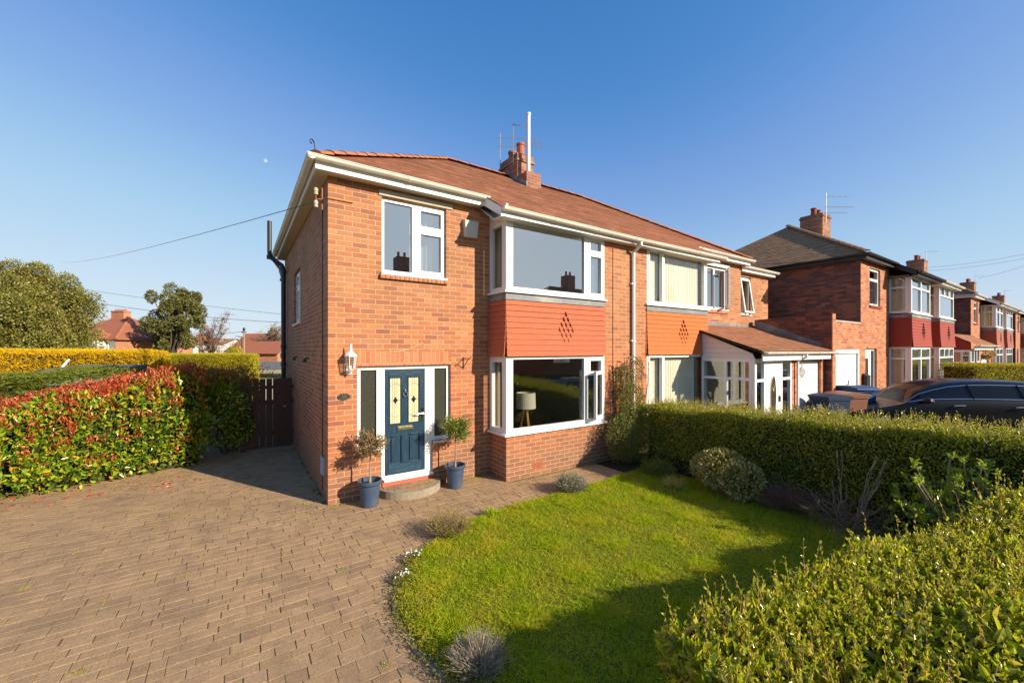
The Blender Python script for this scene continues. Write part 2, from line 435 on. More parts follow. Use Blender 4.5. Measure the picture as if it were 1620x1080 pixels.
# terrain
k = NT('garden_ground')
tc = k.n('ShaderNodeTexCoord'); f = k.noise(tc.outputs['Object'], .25, 6, .6); f2 = k.noise(tc.outputs['Object'], 20, 4, .7)
c = k.ramp(f, [(.35, (.06, .075, .02)), (.6, (.10, .11, .03)), (.75, (.12, .10, .05))])
c = k.mix(.5, c, k.ramp(f2, [(.3, (.25, .25, .25)), (.7, (.75, .75, .75))]), 'SOFT_LIGHT')
k.surf(k.pbr(c, .95, k.bump(f2, .4, .02), .1)); M['terrain'] = k.m
k = NT('lawn_soil')
tc = k.n('ShaderNodeTexCoord'); f = k.noise(tc.outputs['Object'], 40, 4, .7)
c = k.ramp(f, [(.35, (.07, .09, .01)), (.65, (.20, .20, .02))])
k.surf(k.pbr(c, .95, k.bump(f, .6, .01), .1)); M['lawnbase'] = k.m

M['grass'] = m_leaf('grass_blade', [(0, (.10, .20, .006)), (.35, (.25, .39, .008)), (.7, (.46, .56, .012)), (1, (.60, .58, .04))], .6, .5, (.62, .78, .02), .08, patch=.85, pscale=2.6, psec=(.62, .50, .05))
M['grassyellow'] = m_leaf('dry_grass_blade', [(0, (.40, .34, .08)), (1, (.62, .54, .16))], .6, .3, (.5, .45, .05), .3)
M['privet'] = m_leaf('privet_leaf', [(0, (.08, .11, .012)), (.3, (.22, .26, .018)), (.6, (.42, .43, .025)), (.85, (.60, .55, .05)), (1, (.55, .36, .10))], .3, .36, (.5, .55, .03), .6)
M['privetnear'] = m_leaf('privet_leaf_near', [(0, (.06, .11, .02)), (.2, (.18, .24, .018)), (.45, (.40, .48, .02)), (.75, (.62, .62, .03)), (.9, (.70, .52, .09)), (1, (.55, .30, .18))], .2, .4, (.7, .7, .03), .6)
M['ivy'] = m_leaf('ivy_leaf', [(0, (.035, .075, .03)), (.6, (.08, .13, .06)), (1, (.20, .25, .14))], .2, .15, (.3, .4, .05), .8)
M['photinia'] = m_leaf('photinia_leaf', [(0, (.05, .12, .012)), (.35, (.14, .27, .018)), (.65, (.30, .42, .025)), (.88, (.58, .58, .03)), (.95, (.62, .40, .04)), (1, (.50, .14, .03))], .2, .3, (.45, .55, .03), .7)
M['photred'] = m_leaf('photinia_young_leaf', [(0, (.34, .03, .02)), (.5, (.58, .07, .035)), (.8, (.66, .18, .06)), (1, (.5, .24, .07))], .28, .3, (.8, .12, .05), .6)
M['juniper'] = m_leaf('juniper_foliage', [(0, (.07, .10, .015)), (.5, (.16, .20, .022)), (1, (.30, .30, .04))], .6, .25, (.4, .45, .04), .3)
M['gold'+'hedge'] = m_leaf('golden_privet_foliage', [(0, (.55, .35, .02)), (.4, (.88, .58, .01)), (.8, (.98, .68, .01)), (1, (.6, .32, .03))], .7, .4, (.95, .7, .01), .1, patch=.35, pscale=.9, psec=(.30, .20, .06))
M['gold2'] = m_leaf('golden_conifer_foliage', [(0, (.26, .25, .02)), (.5, (.50, .44, .02)), (1, (.70, .56, .03))], .5, .3, (.7, .6, .02), .3, patch=.4, pscale=1.4, psec=(.15, .17, .02))
M['holly'] = m_leaf('dense_evergreen_foliage', [(0, (.10, .12, .02)), (.5, (.22, .225, .04)), (.85, (.33, .30, .06)), (1, (.36, .24, .08))], .4, .2, (.35, .4, .04), .5, patch=.4, pscale=.5, psec=(.21, .15, .04))
M['oak'] = m_leaf('dark_evergreen_foliage', [(0, (.07, .085, .025)), (.5, (.15, .155, .04)), (1, (.25, .21, .06))], .5, .2, (.3, .35, .04), .4)
M['russet'] = m_leaf('russet_buds', [(0, (.16, .09, .06)), (1, (.28, .16, .11))], .8, .1, (.4, .2, .1), .2)
M['olive'] = m_leaf('olive_leaf', [(0, (.10, .12, .05)), (.4, (.22, .21, .08)), (.6, (.34, .24, .11)), (.8, (.38, .14, .08)), (1, (.30, .08, .05))], .5, .2, (.4, .4, .1), .4)
M['bay'] = m_leaf('bay_leaf', [(0, (.06, .11, .02)), (.5, (.14, .20, .03)), (1, (.32, .32, .06))], .35, .25, (.5, .5, .05), .5)
M['lavender'] = m_leaf('lavender_stem', [(0, (.16, .15, .10)), (.5, (.28, .27, .19)), (1, (.38, .36, .26))], .7, .2, (.4, .4, .25), .2)
M['lavdry'] = m_leaf('dry_lavender_stem', [(0, (.16, .11, .09)), (.5, (.28, .20, .15)), (1, (.36, .29, .2))], .7, .2, (.4, .3, .2), .2)
M['lavtan'] = m_leaf('tan_lavender_stem', [(0, (.22, .17, .13)), (.5, (.42, .34, .26)), (1, (.56, .48, .36))], .8, .3, (.5, .42, .3), .1)
M['variegated'] = m_leaf('variegated_leaf', [(0, (.08, .13, .02)), (.4, (.18, .22, .04)), (.62, (.50, .42, .13)), (1, (.75, .58, .28))], .35, .25, (.6, .55, .1), .5)
M['hydrangea'] = m_leaf('fresh_bud_leaf', [(0, (.2, .3, .025)), (.6, (.42, .54, .04)), (1, (.56, .6, .07))], .4, .35, (.6, .7, .04), .5)
M['climber'] = m_leaf('climber_leaf', [(0, (.05, .08, .015)), (.5, (.13, .17, .025)), (.85, (.28, .28, .05)), (1, (.40, .15, .07))], .4, .25, (.45, .5, .04), .5)
M['petal'] = m_plain('white_petal', (.8, .8, .76), .6, .3, .03, 5)
M['sedum'] = m_leaf('sedum_leaf', [(0, (.14, .17, .03)), (.5, (.28, .26, .04)), (1, (.46, .24, .05))], .5, .2, (.5, .4, .05), .4)
M['flower'] = m_leaf('basket_bloom', [(0, (.5, .1, .15)), (.5, (.6, .45, .1)), (1, (.25, .3, .08))], .6, .2, (.5, .4, .1), .2)

# ------------------------------------------------------------------ foliage tools
def raw_mesh(name, V, faces_idx, nper, mat, parent, smooth=False):
    """V (n,3) world coords, faces_idx (m,nper)"""
    off = WPOS.get(parent.name, Vector((0, 0, 0))) if parent is not None else Vector((0, 0, 0))
    V = V - np.array(off)
    me = bpy.data.meshes.new(name)
    m = len(faces_idx)
    me.vertices.add(len(V)); me.vertices.foreach_set('co', V.astype(np.float32).ravel())
    me.loops.add(m * nper); me.loops.foreach_set('vertex_index', faces_idx.astype(np.int32).ravel())
    me.polygons.add(m)
    me.polygons.foreach_set('loop_start', np.arange(0, m * nper, nper, dtype=np.int32))
    me.polygons.foreach_set('loop_total', np.full(m, nper, dtype=np.int32))
    me.update(calc_edges=True); me.validate()
    me.materials.append(mat)
    o = bpy.data.objects.new(name, me); COL.objects.link(o)
    if parent is not None: o.parent = parent
    WPOS[o.name] = off.copy()
    return o

def unit(a): return a / np.maximum(np.linalg.norm(a, axis=1, keepdims=True), 1e-9)

def leaves(name, P, D, L, asp, mat, parent, fold=.25, near=False):
    """P leaf bases, D growth direction, L length"""
    n = len(P)
    D = unit(D); r = unit(rng.normal(size=(n, 3)))
    W = unit(np.cross(D, r)); N = np.cross(W, D)
    L = (np.full(n, L) if np.isscalar(L) else L)[:, None]
    w = L * asp
    if near:
        cup = L * rng.uniform(-.12, .18, (n, 1))
        v = np.stack([P, P + D * L * .3 + W * w * .42 + N * w * fold, P + D * L * .65 + W * w * .36 + N * (w * fold + cup * .5),
                      P + D * L + N * cup, P + D * L * .65 - W * w * .36 + N * (w * fold + cup * .5), P + D * L * .3 - W * w * .42 + N * w * fold], 1)
        b = (np.arange(n) * 6)[:, None]
        F = np.concatenate([b + np.array([[0, 1, 2, 3]]), b + np.array([[0, 3, 4, 5]])], 0)
        return raw_mesh(name, v.reshape(-1, 3), F, 4, mat, parent)
    v = np.stack([P, P + D * L * .45 + W * w * .5 + N * w * fold, P + D * L, P + D * L * .45 - W * w * .5 + N * w * fold], 1)
    b = (np.arange(n) * 4)[:, None]
    F = np.concatenate([b + np.array([[0, 1, 2]]), b + np.array([[0, 2, 3]])], 0)
    return raw_mesh(name, v.reshape(-1, 3), F, 3, mat, parent)

def blades(name, P, D, L, w, mat, parent, bend=.3):
    n = len(P); D = unit(D)
    W = unit(np.cross(D, rng.normal(size=(n, 3)))); B = unit(rng.normal(size=(n, 3)) * np.array([1, 1, .1]))
    L = (np.full(n, L) if np.isscalar(L) else L)[:, None]
    m = P + D * L * .55 + B * L * bend * .25
    t = P + D * L + B * L * bend - np.array([[0, 0, 1]]) * L * bend * .3
    v = np.stack([P - W * w / 2, P + W * w / 2, m + W * w * .4, m - W * w * .4, t], 1)
    b = (np.arange(n) * 5)[:, None]
    F = np.concatenate([b + np.array([[0, 1, 2]]), b + np.array([[0, 2, 3]]), b + np.array([[3, 2, 4]])], 0)
    return raw_mesh(name, v.reshape(-1, 3), F, 3, mat, parent)

def stems(name, A, B, r, mat, parent):
    """thin 3-sided stems from A to B"""
    n = len(A); D = unit(B - A)
    U = unit(np.cross(D, rng.normal(size=(n, 3)))); V = np.cross(D, U)
    r = (np.full(n, r) if np.isscalar(r) else r)[:, None]
    ring = [U * math.cos(t) + V * math.sin(t) for t in (0, 2.094, 4.189)]
    v = np.stack([A + ring[0] * r, A + ring[1] * r, A + ring[2] * r, B + ring[0] * r * .5, B + ring[1] * r * .5, B + ring[2] * r * .5], 1)
    b = (np.arange(n) * 6)[:, None]
    F = np.concatenate([b + np.array([[0, 1, 4, 3]]), b + np.array([[1, 2, 5, 4]]), b + np.array([[2, 0, 3, 5]])], 0)
    return raw_mesh(name, v.reshape(-1, 3), F, 4, mat, parent)

def lump(P, s):
    return (np.sin(P[:, 0] * s + P[:, 1] * s * .7) + np.sin(P[:, 1] * s * 1.3 - P[:, 2] * s * 1.1 + 1.7) + np.sin(P[:, 2] * s * 1.7 + P[:, 0] * s * .6 + .4)) / 3

def hedge_pts(p0, p1, width, h0, h1, zb, n, depth=.1, lumpy=.06, weights=(1, 1, 1, .4), ls=3.0, taper=0.0, rnd=.06):
    """points and outward normals on a long hedge; weights = top, +side, -side, ends"""
    p0 = np.array(p0, float); p1 = np.array(p1, float)
    L = np.linalg.norm(p1 - p0); d = (p1 - p0) / L; s = np.array([-d[1], d[0]])
    hm = (h0 + h1) / 2 - zb
    ar = np.array([L * width * weights[0], L * hm * weights[1], L * hm * weights[2], width * hm * weights[3], width * hm * weights[3]])
    which = rng.choice(5, n, p=ar / ar.sum())
    a = rng.random(n); b = rng.random(n)
    t = np.where(which < 3, a, np.where(which == 3, 0, 1)).astype(float)
    H = h0 + (h1 - h0) * t
    w = np.where(which == 0, b - .5, np.where(which == 1, .5, np.where(which == 2, -.5, a - .5)))
    z = np.where(which == 0, H, zb + (H - zb) * b)
    frac = (z - zb) / np.maximum(H - zb, .01)
    z = np.where(which == 0, z - rnd * np.abs(2 * w) ** 4, z)
    w = np.where(which == 0, w, w * (1 - rnd / width * np.clip(frac, 0, 1) ** 5 * 2))
    wid = width * (1 - taper * (1 - frac))
    P = np.stack([p0[0] + d[0] * L * t + s[0] * w * wid, p0[1] + d[1] * L * t + s[1] * w * wid, z], 1)
    nrm = np.zeros((n, 3))
    nrm[which == 0] = (0, 0, 1); nrm[which == 1] = (s[0], s[1], .15); nrm[which == 2] = (-s[0], -s[1], .15)
    nrm[which == 3] = (-d[0], -d[1], .1); nrm[which == 4] = (d[0], d[1], .1)
    P = P + nrm * (lump(P, ls) * lumpy)[:, None] - nrm * (rng.exponential(depth, n) * .6)[:, None]
    # soften the arrises
    return P, nrm

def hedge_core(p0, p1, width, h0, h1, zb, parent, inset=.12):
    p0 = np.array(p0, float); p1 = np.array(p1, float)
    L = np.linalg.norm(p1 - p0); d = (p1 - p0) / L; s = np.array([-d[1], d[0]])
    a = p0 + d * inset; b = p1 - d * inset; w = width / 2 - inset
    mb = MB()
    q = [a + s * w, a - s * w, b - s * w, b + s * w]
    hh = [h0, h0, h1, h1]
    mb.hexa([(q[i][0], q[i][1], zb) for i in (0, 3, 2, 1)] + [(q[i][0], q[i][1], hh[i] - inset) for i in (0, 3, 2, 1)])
    return mb.build('twig_core_shade', M['core'], parent)  # solid box; shade among the inner twigs put into its dark colour

def blob_pts(c, r, n, shell=.55):
    v = unit(rng.normal(size=(n, 3)))
    rad = (shell + (1 - shell) * rng.random(n) ** .6)[:, None]
    return np.array(c) + v * rad * np.array(r), v

def branch_mesh(mb, base, tip, r0, r1, seg=5, wob=.08):
    base = Vector(base); tip = Vector(tip); L = (tip - base).length
    pts = []
    for i in range(seg + 1):
        t = i / seg
        q = base.lerp(tip, t)
        if 0 < i < seg: q += Vector((random.uniform(-1, 1), random.uniform(-1, 1), random.uniform(-.4, .4))) * L * wob
        pts.append(q)
    mb.tube(pts, [r0 + (r1 - r0) * i / seg for i in range(seg + 1)], 7)
    return pts

def tree(name, label, base, height, crown_c, crown_r, nblobs, nleaf, leafsize, mat, trunk_r=.25, spread=.75, blob=.38, group=None, bark='darkbark', asp=.6, shell=.5):
    t = thing(name, label, 'tree', base, group)
    mb = MB()
    top = Vector((crown_c[0], crown_c[1], crown_c[2]))
    tr = branch_mesh(mb, base, (crown_c[0], crown_c[1], crown_c[2] + crown_r[2] * .3), trunk_r, trunk_r * .3, 6, .02)
    P = []; D = []
    v = unit(rng.normal(size=(nblobs, 3)))
    v *= (rng.random(nblobs) ** .45)[:, None] * spread
    per = nleaf // nblobs
    for i in range(nblobs):
        c = np.array(crown_c) + v[i] * np.array(crown_r)
        k = rng.uniform(.7, 1.25)
        br = np.array(crown_r) * blob * k
        p, nn = blob_pts(c, br, per, shell)
        P.append(p); D.append(nn + rng.normal(size=(per, 3)) * .7 + np.array([0, 0, .2]))
        if i % 2 == 0:
            st = tr[random.choice([2, 3, 4])]
            branch_mesh(mb, st, c, trunk_r * .3, trunk_r * .06, 4, .06)
    mb.build('trunk', M[bark], t)
    leaves('crown', np.concatenate(P), np.concatenate(D), rng.uniform(.6, 1.3, per * nblobs) * leafsize, asp, mat, t)
    return t

def bare_tree(name, label, base, height, spread, mat, leafmat=None, nl=0, trunk_r=.18, group=None, nb=60):
    t = thing(name, label, 'tree', base, group)
    mb = MB(); b = Vector(base)
    tips = []
    tr = branch_mesh(mb, b, b + Vector((0, 0, height * .55)), trunk_r, trunk_r * .6, 4, .02)
    A = []; B = []
    for i in range(16):
        st = tr[random.choice([2, 3, 4])]
        a = random.uniform(0, 6.28); e = random.uniform(.35, 1.2)
        d = Vector((math.cos(a) * math.cos(e), math.sin(a) * math.cos(e), math.sin(e)))
        en = st + Vector((d.x * spread, d.y * spread, d.z * height * .5))
        bp = branch_mesh(mb, st, en, trunk_r * .35, trunk_r * .08, 5, .05)
        for j in range(nb):
            q = bp[random.choice([2, 3, 4, 5])]
            dd = Vector((random.gauss(0, 1), random.gauss(0, 1), random.gauss(.6, .8))).normalized() * random.uniform(.3, 1) * spread * .45
            A.append(q); B.append(q + dd)
    mb.build('trunk', M['darkbark'], t)
    A = np.array(A); B = np.array(B)
    stems('twigs', A, B, .02, mat, t)
    if nl:
        i = rng.integers(0, len(A), nl)
        P = A[i] + (B[i] - A[i]) * rng.uniform(.4, 1, (nl, 1)) + rng.normal(size=(nl, 3)) * .15
        leaves('crown', P, rng.normal(size=(nl, 3)), .16, .6, leafmat, t)
    return t
# ------------------------------------------------------------------ camera, sun, sky
CX, CY, CZ = -1.064, -6.334, 2.24
cd = bpy.data.cameras.new('camera'); cam = bpy.data.objects.new('camera', cd); COL.objects.link(cam)
S.camera = cam
YAW = math.atan2(646, 965)
cam.location = (CX, CY, CZ); cam.rotation_euler = (R(90), 0, -YAW)
cd.sensor_width = 36; cd.lens = 646 / 1620 * 36; cd.shift_y = 12 / 1620
cd.clip_start = .05; cd.clip_end = 9000
FWD = Vector((math.cos(math.atan2(965, 646)), math.sin(math.atan2(965, 646)), 0)); RGT = Vector((FWD.y, -FWD.x, 0))
def at(px, d, z=0):
    """world point on the picture column px at distance d"""
    p = Vector((CX, CY, 0)) + FWD * d + RGT * ((px - 810) / 646 * d)
    return (p.x, p.y, z)
ELEV = R(25.0); sdir = Vector((.4836 * math.cos(ELEV), -.875 * math.cos(ELEV), math.sin(ELEV))).normalized()
sl = bpy.data.lights.new('sun', 'SUN'); sun = bpy.data.objects.new('sun', sl); COL.objects.link(sun)
sl.energy = 5.0; sl.angle = R(.5); sl.color = (1, .86, .67)
sun.rotation_euler = sdir.to_track_quat('Z', 'Y').to_euler(); sun.location = (8, -14, 12)
wd = bpy.data.worlds.new('World'); S.world = wd; wd.use_nodes = True
wt = wd.node_tree; bg = wt.nodes['Background']
sky = wt.nodes.new('ShaderNodeTexSky'); sky.sky_type = 'NISHITA'; sky.sun_disc = False
sky.sun_elevation = ELEV; sky.sun_rotation = math.atan2(sdir.x, sdir.y)
sky.air_density = 1.0; sky.dust_density = .3; sky.ozone_density = 4.0
# the film-like shoulder of the sky: same Nishita sky, its bright horizon held back
vm1 = wt.nodes.new('ShaderNodeVectorMath'); vm1.operation = 'SCALE'; vm1.inputs['Scale'].default_value = .1
cv = wt.nodes.new('ShaderNodeRGBCurve')
for ci, pts_ in enumerate((
        ((0, 0), (.059, .031), (.104, .108), (.22, .235), (.584, .36), (1, .40)),
        ((0, 0), (.114, .115), (.194, .20), (.327, .32), (.448, .36), (.755, .42), (1, .44)),
        ((0, 0), (.12, .165), (.227, .285), (.351, .385), (.52, .44), (.705, .465), (1, .48)))):
    c_ = cv.mapping.curves[ci]
    c_.points[0].location = pts_[0]; c_.points[1].location = pts_[-1]
    for p_ in pts_[1:-1]: c_.points.new(*p_)
cv.mapping.update()
vm2 = wt.nodes.new('ShaderNodeVectorMath'); vm2.operation = 'SCALE'; vm2.inputs['Scale'].default_value = 10
wt.links.new(sky.outputs[0], vm1.inputs[0]); wt.links.new(vm1.outputs[0], cv.inputs['Color']); wt.links.new(cv.outputs[0], vm2.inputs[0])
wt.links.new(vm2.outputs[0], bg.inputs[0]); bg.inputs[1].default_value = .12
S.view_settings.view_transform = 'Standard'; S.view_settings.look = 'None'
S.view_settings.exposure = .68; S.view_settings.gamma = 1
S.cycles.max_bounces = 8; S.cycles.transparent_max_bounces = 16; S.cycles.caustics_reflective = False

# ------------------------------------------------------------------ terrain, street, drive
def sstep(a, b, x):
    t = max(0, min(1, (x - a) / (b - a))); return t * t * (3 - 2 * t)
def gh(x, y):
    h = .02 * sstep(7.5, 12, x)
    h -= 1.6 * sstep(11, 30, y)
    return h
mb = MB()
gx = [-1500, -400, -150, -80, -50, -35, -25, -18, -12, -8, -5, -2.5, 0, 2, 4, 6, 7.5, 8.5, 9.5, 10.5, 12, 15, 20, 28, 40, 60, 100, 200, 500, 1500]
gy = [-1500, -400, -120, -60, -40, -28, -20, -14, -10, -7, -4, -1, 2, 5, 8, 11, 13.5, 16, 19, 22, 26, 30, 40, 60, 100, 200, 500, 1500]
for i in range(len(gx) - 1):
    for j in range(len(gy) - 1):
        q = [(gx[i], gy[j]), (gx[i + 1], gy[j]), (gx[i + 1], gy[j + 1]), (gx[i], gy[j + 1])]
        mb.face([(a, b, gh(a, b) - .06) for a, b in q], smooth=True)
tag(mb.build('terrain', M['terrain'], merge=True), kind='structure')

LAWN = [(5.35, -1.35), (4.03, -1.50), (2.95, -1.53), (2.2, -1.56), (1.59, -1.64), (1.1, -1.78), (.735, -1.98), (.5, -2.18), (.32, -2.42), (.15, -2.68), (.07, -3.0), (.08, -3.4), (.15, -3.8), (.3, -4.2), (.5, -4.6), (.7, -5.0), (.75, -5.4), (5.35, -5.6)]
def inside(x, y, poly=LAWN):
    c = False; n = len(poly)
    for i in range(n):
        x1, y1 = poly[i]; x2, y2 = poly[(i + 1) % n]
        if (y1 > y) != (y2 > y) and x < (x2 - x1) * (y - y1) / (y2 - y1) + x1: c = not c
    return c
def inside_np(x, y, poly=LAWN):
    c = np.zeros(len(x), bool); n = len(poly)
    for i in range(n):
        x1, y1 = poly[i]; x2, y2 = poly[(i + 1) % n]
        if y1 == y2: continue
        k_ = ((y1 > y) != (y2 > y)) & (x < (x2 - x1) * (y - y1) / (y2 - y1) + x1)
        c ^= k_
    return c
# bedding sand sheet under the blocks
mb = MB(); mb.box(-7.5, 5.7, -7.2, 6.9, -.05, -.0045)
tag(mb.build('driveway_bed', M['sand']), kind='structure')
mb = MB()
y = -6.9; row = 0
while y < 6.6:
    h = random.choice([.10, .10, .10, .10, .135])
    x = -7.4 + random.uniform(0, .2)
    while x < 5.6:
        L = random.choice([.10, .135, .135, .17, .20, .20])
        cx, cy = x + L / 2, y + h / 2
        ok = not inside(cx, cy) and not (cx > 0 and cy > -.02) and not (cx > 2.7 and cy > -.56)
        if cx > 4.6 and cy < -1.3: ok = False
        if ok:
            g = random.uniform(.0008, .0022); dz = random.gauss(0, .0006); tx = random.gauss(0, .0006); ty = random.gauss(0, .0005)
            jx = random.gauss(0, .003); jy = random.gauss(0, .002)
            a0, a1, b0, b1 = x + g + jx, x + L - g + jx, y + g + jy, y + h - g + jy
            e = .003
            o_ = [(a0, b0, -.02), (a1, b0, -.02), (a1, b1, -.02), (a0, b1, -.02)]
            m_ = [(a0, b0, dz - .0018 - tx - ty), (a1, b0, dz - .0018 + tx - ty), (a1, b1, dz - .0018 + tx + ty), (a0, b1, dz - .0018 - tx + ty)]
            t_ = [(a0 + e, b0 + e, dz - tx - ty), (a1 - e, b0 + e, dz + tx - ty), (a1 - e, b1 - e, dz + tx + ty), (a0 + e, b1 - e, dz - tx + ty)]
            bi = len(mb.v); mb.v += o_ + m_ + t_
            for q in ((8, 9, 10, 11), (4, 5, 9, 8), (5, 6, 10, 9), (6, 7, 11, 10), (7, 4, 8, 11), (0, 1, 5, 4), (1, 2, 6, 5), (2, 3, 7, 6), (3, 0, 4, 7)):
                mb.f.append([bi + w_ for w_ in q]); mb.uv.append([(0, 0)] * 4); mb.sm.append(False)
        x += L
    y += h; row += 1
tag(mb.build('driveway_paving', M['paver']), kind='structure')
# moss and weeds in the joints along walls
# lawn surface
mb = MB()
cx, cy = 3.0, -3.4
for i in range(len(LAWN)):
    a = LAWN[i]; b = LAWN[(i + 1) % len(LAWN)]
    mb.face([(a[0], a[1], -.02), (b[0], b[1], -.02), (b[0], b[1], .015), (a[0], a[1], .015)])
    m1 = (a[0] * .9 + cx * .1, a[1] * .9 + cy * .1); m2 = (b[0] * .9 + cx * .1, b[1] * .9 + cy * .1)
    mb.face([(a[0], a[1], .015), (b[0], b[1], .015), (m2[0], m2[1], .035), (m1[0], m1[1], .035)])
    mb.face([(m1[0], m1[1], .035), (m2[0], m2[1], .035), (cx, cy, .045)])
tag(mb.build('lawn_ground', M['lawnbase'], merge=True), kind='structure')
def lz(x, y): return .035
n = 330000
x = rng.uniform(0, 5.4, n); y = rng.uniform(-5.6, -1.3, n)
kp = inside_np(x, y)
dens = .6 + .4 * (np.sin(x * 5.1 + y * 2.3) * np.sin(y * 4.3 - x * 1.7) + 1) / 2
# nearer the camera blades are larger on screen: same density is fine
kp &= rng.random(n) < dens
x = x[kp]; y = y[kp]; n = len(x)
P = np.stack([x, y, np.full(n, .026)], 1)
D = rng.normal(size=(n, 3)) * np.array([.5, .5, .1]) + np.array([0, 0, 1])
hh = .022 + .05 * rng.random(n) ** 2 + .034 * (np.sin(x * 7 + y * 3) * np.sin(y * 6 - x * 2) > .35)
tag(blades('grass', P, D, hh, .0045, M['grass'], None, .7), kind='stuff')
n = 26000
x = rng.uniform(0, 5.4, n); y = rng.uniform(-5.6, -1.3, n)
kp = inside_np(x, y); x = x[kp]; y = y[kp]; n = len(x)
P = np.stack([x, y, np.full(n, .028)], 1)
tag(blades('dry_grass', P, rng.normal(size=(n, 3)) * np.array([1, 1, .2]) + np.array([0, 0, .5]), .03, .004, M['grassyellow'], None, .5), kind='stuff')
# longer tufts along the lawn edge
P = []
for i in range(len(LAWN) - 3):
    a = np.array(LAWN[i + 1]); b = np.array(LAWN[i + 2]); m_ = int(np.linalg.norm(b - a) * 700)
    t_ = rng.random((m_, 1)); q = a + (b - a) * t_ + rng.normal(size=(m_, 2)) * .025
    P.append(q)
P = np.concatenate(P); n = len(P)
P = np.concatenate([P, np.full((n, 1), .01)], 1)
tag(blades('edge_grass', P, rng.normal(size=(n, 3)) * np.array([.6, .6, .1]) + np.array([0, 0, 1]), rng.uniform(.02, .06, n), .004, M['grass'], None, .6), kind='stuff')
# stone lawn edging, curved
mb = MB()
for i in range(8, 14):
    a = Vector((*LAWN[i], 0)); b = Vector((*LAWN[i + 1], 0)); d = (b - a).normalized(); nn = Vector((d.y, -d.x, 0))
    if nn.x > 0: nn = -nn
    for j in range(2):
        p = a.lerp(b, j / 2 + .01); q = a.lerp(b, (j + 1) / 2 - .01)
        o1 = nn * .012; o2 = nn * .07; z0 = -.03; z1 = .010 + random.uniform(-.004, .004)
        mb.hexa([tuple(p + o2 + Vector((0, 0, z0))), tuple(q + o2 + Vector((0, 0, z0))), tuple(q + o1 + Vector((0, 0, z0))), tuple(p + o1 + Vector((0, 0, z0))),
                 tuple(p + o2 + Vector((0, 0, z1))), tuple(q + o2 + Vector((0, 0, z1))), tuple(q + o1 + Vector((0, 0, z1))), tuple(p + o1 + Vector((0, 0, z1)))])
tag(mb.build('lawn_edging', M['step']), kind='structure')
# planted bed between the lawn and the boundary hedge
mb = MB(); mb.box(4.75, 6.75, -6.6, -.62, -.05, .02)
tag(mb.build('flower_bed', M['soil']), kind='structure')
mb = MB(); mb.box(.7, 6.7, -6.75, -5.0, -.05, .016)
tag(mb.build('hedge_bed', M['soil']), kind='structure')
# neighbour's drive, pavement, road and far pavement
o = MB()
o.hexa([(6.75, -6.85, -.05), (12, -6.85, -.03), (12, 3, -.03), (6.75, 3, -.05), (6.75, -6.85, .0), (12, -6.85, .03), (12, 3, .03), (6.75, 3, .0)])
tag(o.build('neighbour_drive', M['asphalt']), kind='structure')
o = MB(); o.box(12, 90, -6.85, 3, -.06, .03)
tag(o.build('far_front_drives', M['sand']), kind='structure')
o = MB()
o.hexa([(-60, -9.0, -.05), (90, -9.0, -.05), (90, -6.9, -.05), (-60, -6.9, -.05), (-60, -9.0, .0), (90, -9.0, .0), (90, -6.9, .0), (-60, -6.9, .0)])
tag(o.build('pavement', M['kerb']), kind='structure')
o = MB(); o.box(-60, 90, -9.13, -9.0, -.16, .004); o.box(-60, 90, -16.0, -15.87, -.16, .004)
tag(o.build('kerb', M['kerb']), kind='structure')
o = MB(); o.box(-60, 90, -15.87, -9.13, -.2, -.054)
tag(o.build('road', M['asphalt']), kind='structure')
o = MB(); o.box(-60, 90, -18, -16.0, -.05, .0)
tag(o.build('far_pavement', M['kerb']), kind='structure')

# ------------------------------------------------------------------ building helpers
def slope(mb, A, B, C, D, gauge=.1, lift=.006, jit=.002, usc=1.0):
    """tiled plane: eave A->B, top D->C (D above A). one thin step per course"""
    A, B, C, D = map(Vector, (A, B, C, D))
    ud = (B - A).normalized()
    n = ud.cross((C + D) / 2 - (A + B) / 2).normalized()
    if n.z < 0: n = -n
    up = n.cross(ud).normalized()
    if up.z < 0: up = -up
    Lh = ((C + D) / 2 - A).dot(up)
    cnt = max(1, round(Lh / gauge))
    def Lf(t): return A.lerp(D, t)
    def Rt(t): return B.lerp(C, t)
    flipo = (B - A).cross(up).dot(n) < 0
    for i in range(cnt):
        t0, t1 = i / cnt, (i + 1) / cnt
        a, b, c, d = Lf(t0), Rt(t0), Rt(t1), Lf(t1)
        seg = max(1, int((b - a).length / .5))
        v0, v1 = i * gauge, (i + 1) * gauge
        js = [random.gauss(0, jit) for _ in range(seg + 1)]
        for s_ in range(seg):
            p0 = a.lerp(b, s_ / seg) + n * (lift + js[s_]); p1 = a.lerp(b, (s_ + 1) / seg) + n * (lift + js[s_ + 1])
            q1 = d.lerp(c, (s_ + 1) / seg); q0 = d.lerp(c, s_ / seg)
            uv = [((p0 - A).dot(ud), v0), ((p1 - A).dot(ud), v0), ((q1 - A).dot(ud), v1), ((q0 - A).dot(ud), v1)]
            lo0 = a.lerp(b, s_ / seg) - n * .01; lo1 = a.lerp(b, (s_ + 1) / seg) - n * .01
            f1 = [p0, p1, q1, q0]; f2 = [lo0, lo1, p1, p0]
            uv2 = [(uv[0][0], v0 - .01), (uv[1][0], v0 - .01), (uv[1][0], v0 + .003), (uv[0][0], v0 + .003)]
            if flipo: f1 = f1[::-1]; uv = uv[::-1]; f2 = f2[::-1]; uv2 = uv2[::-1]
            mb.face(f1, uv); mb.face(f2, uv2)
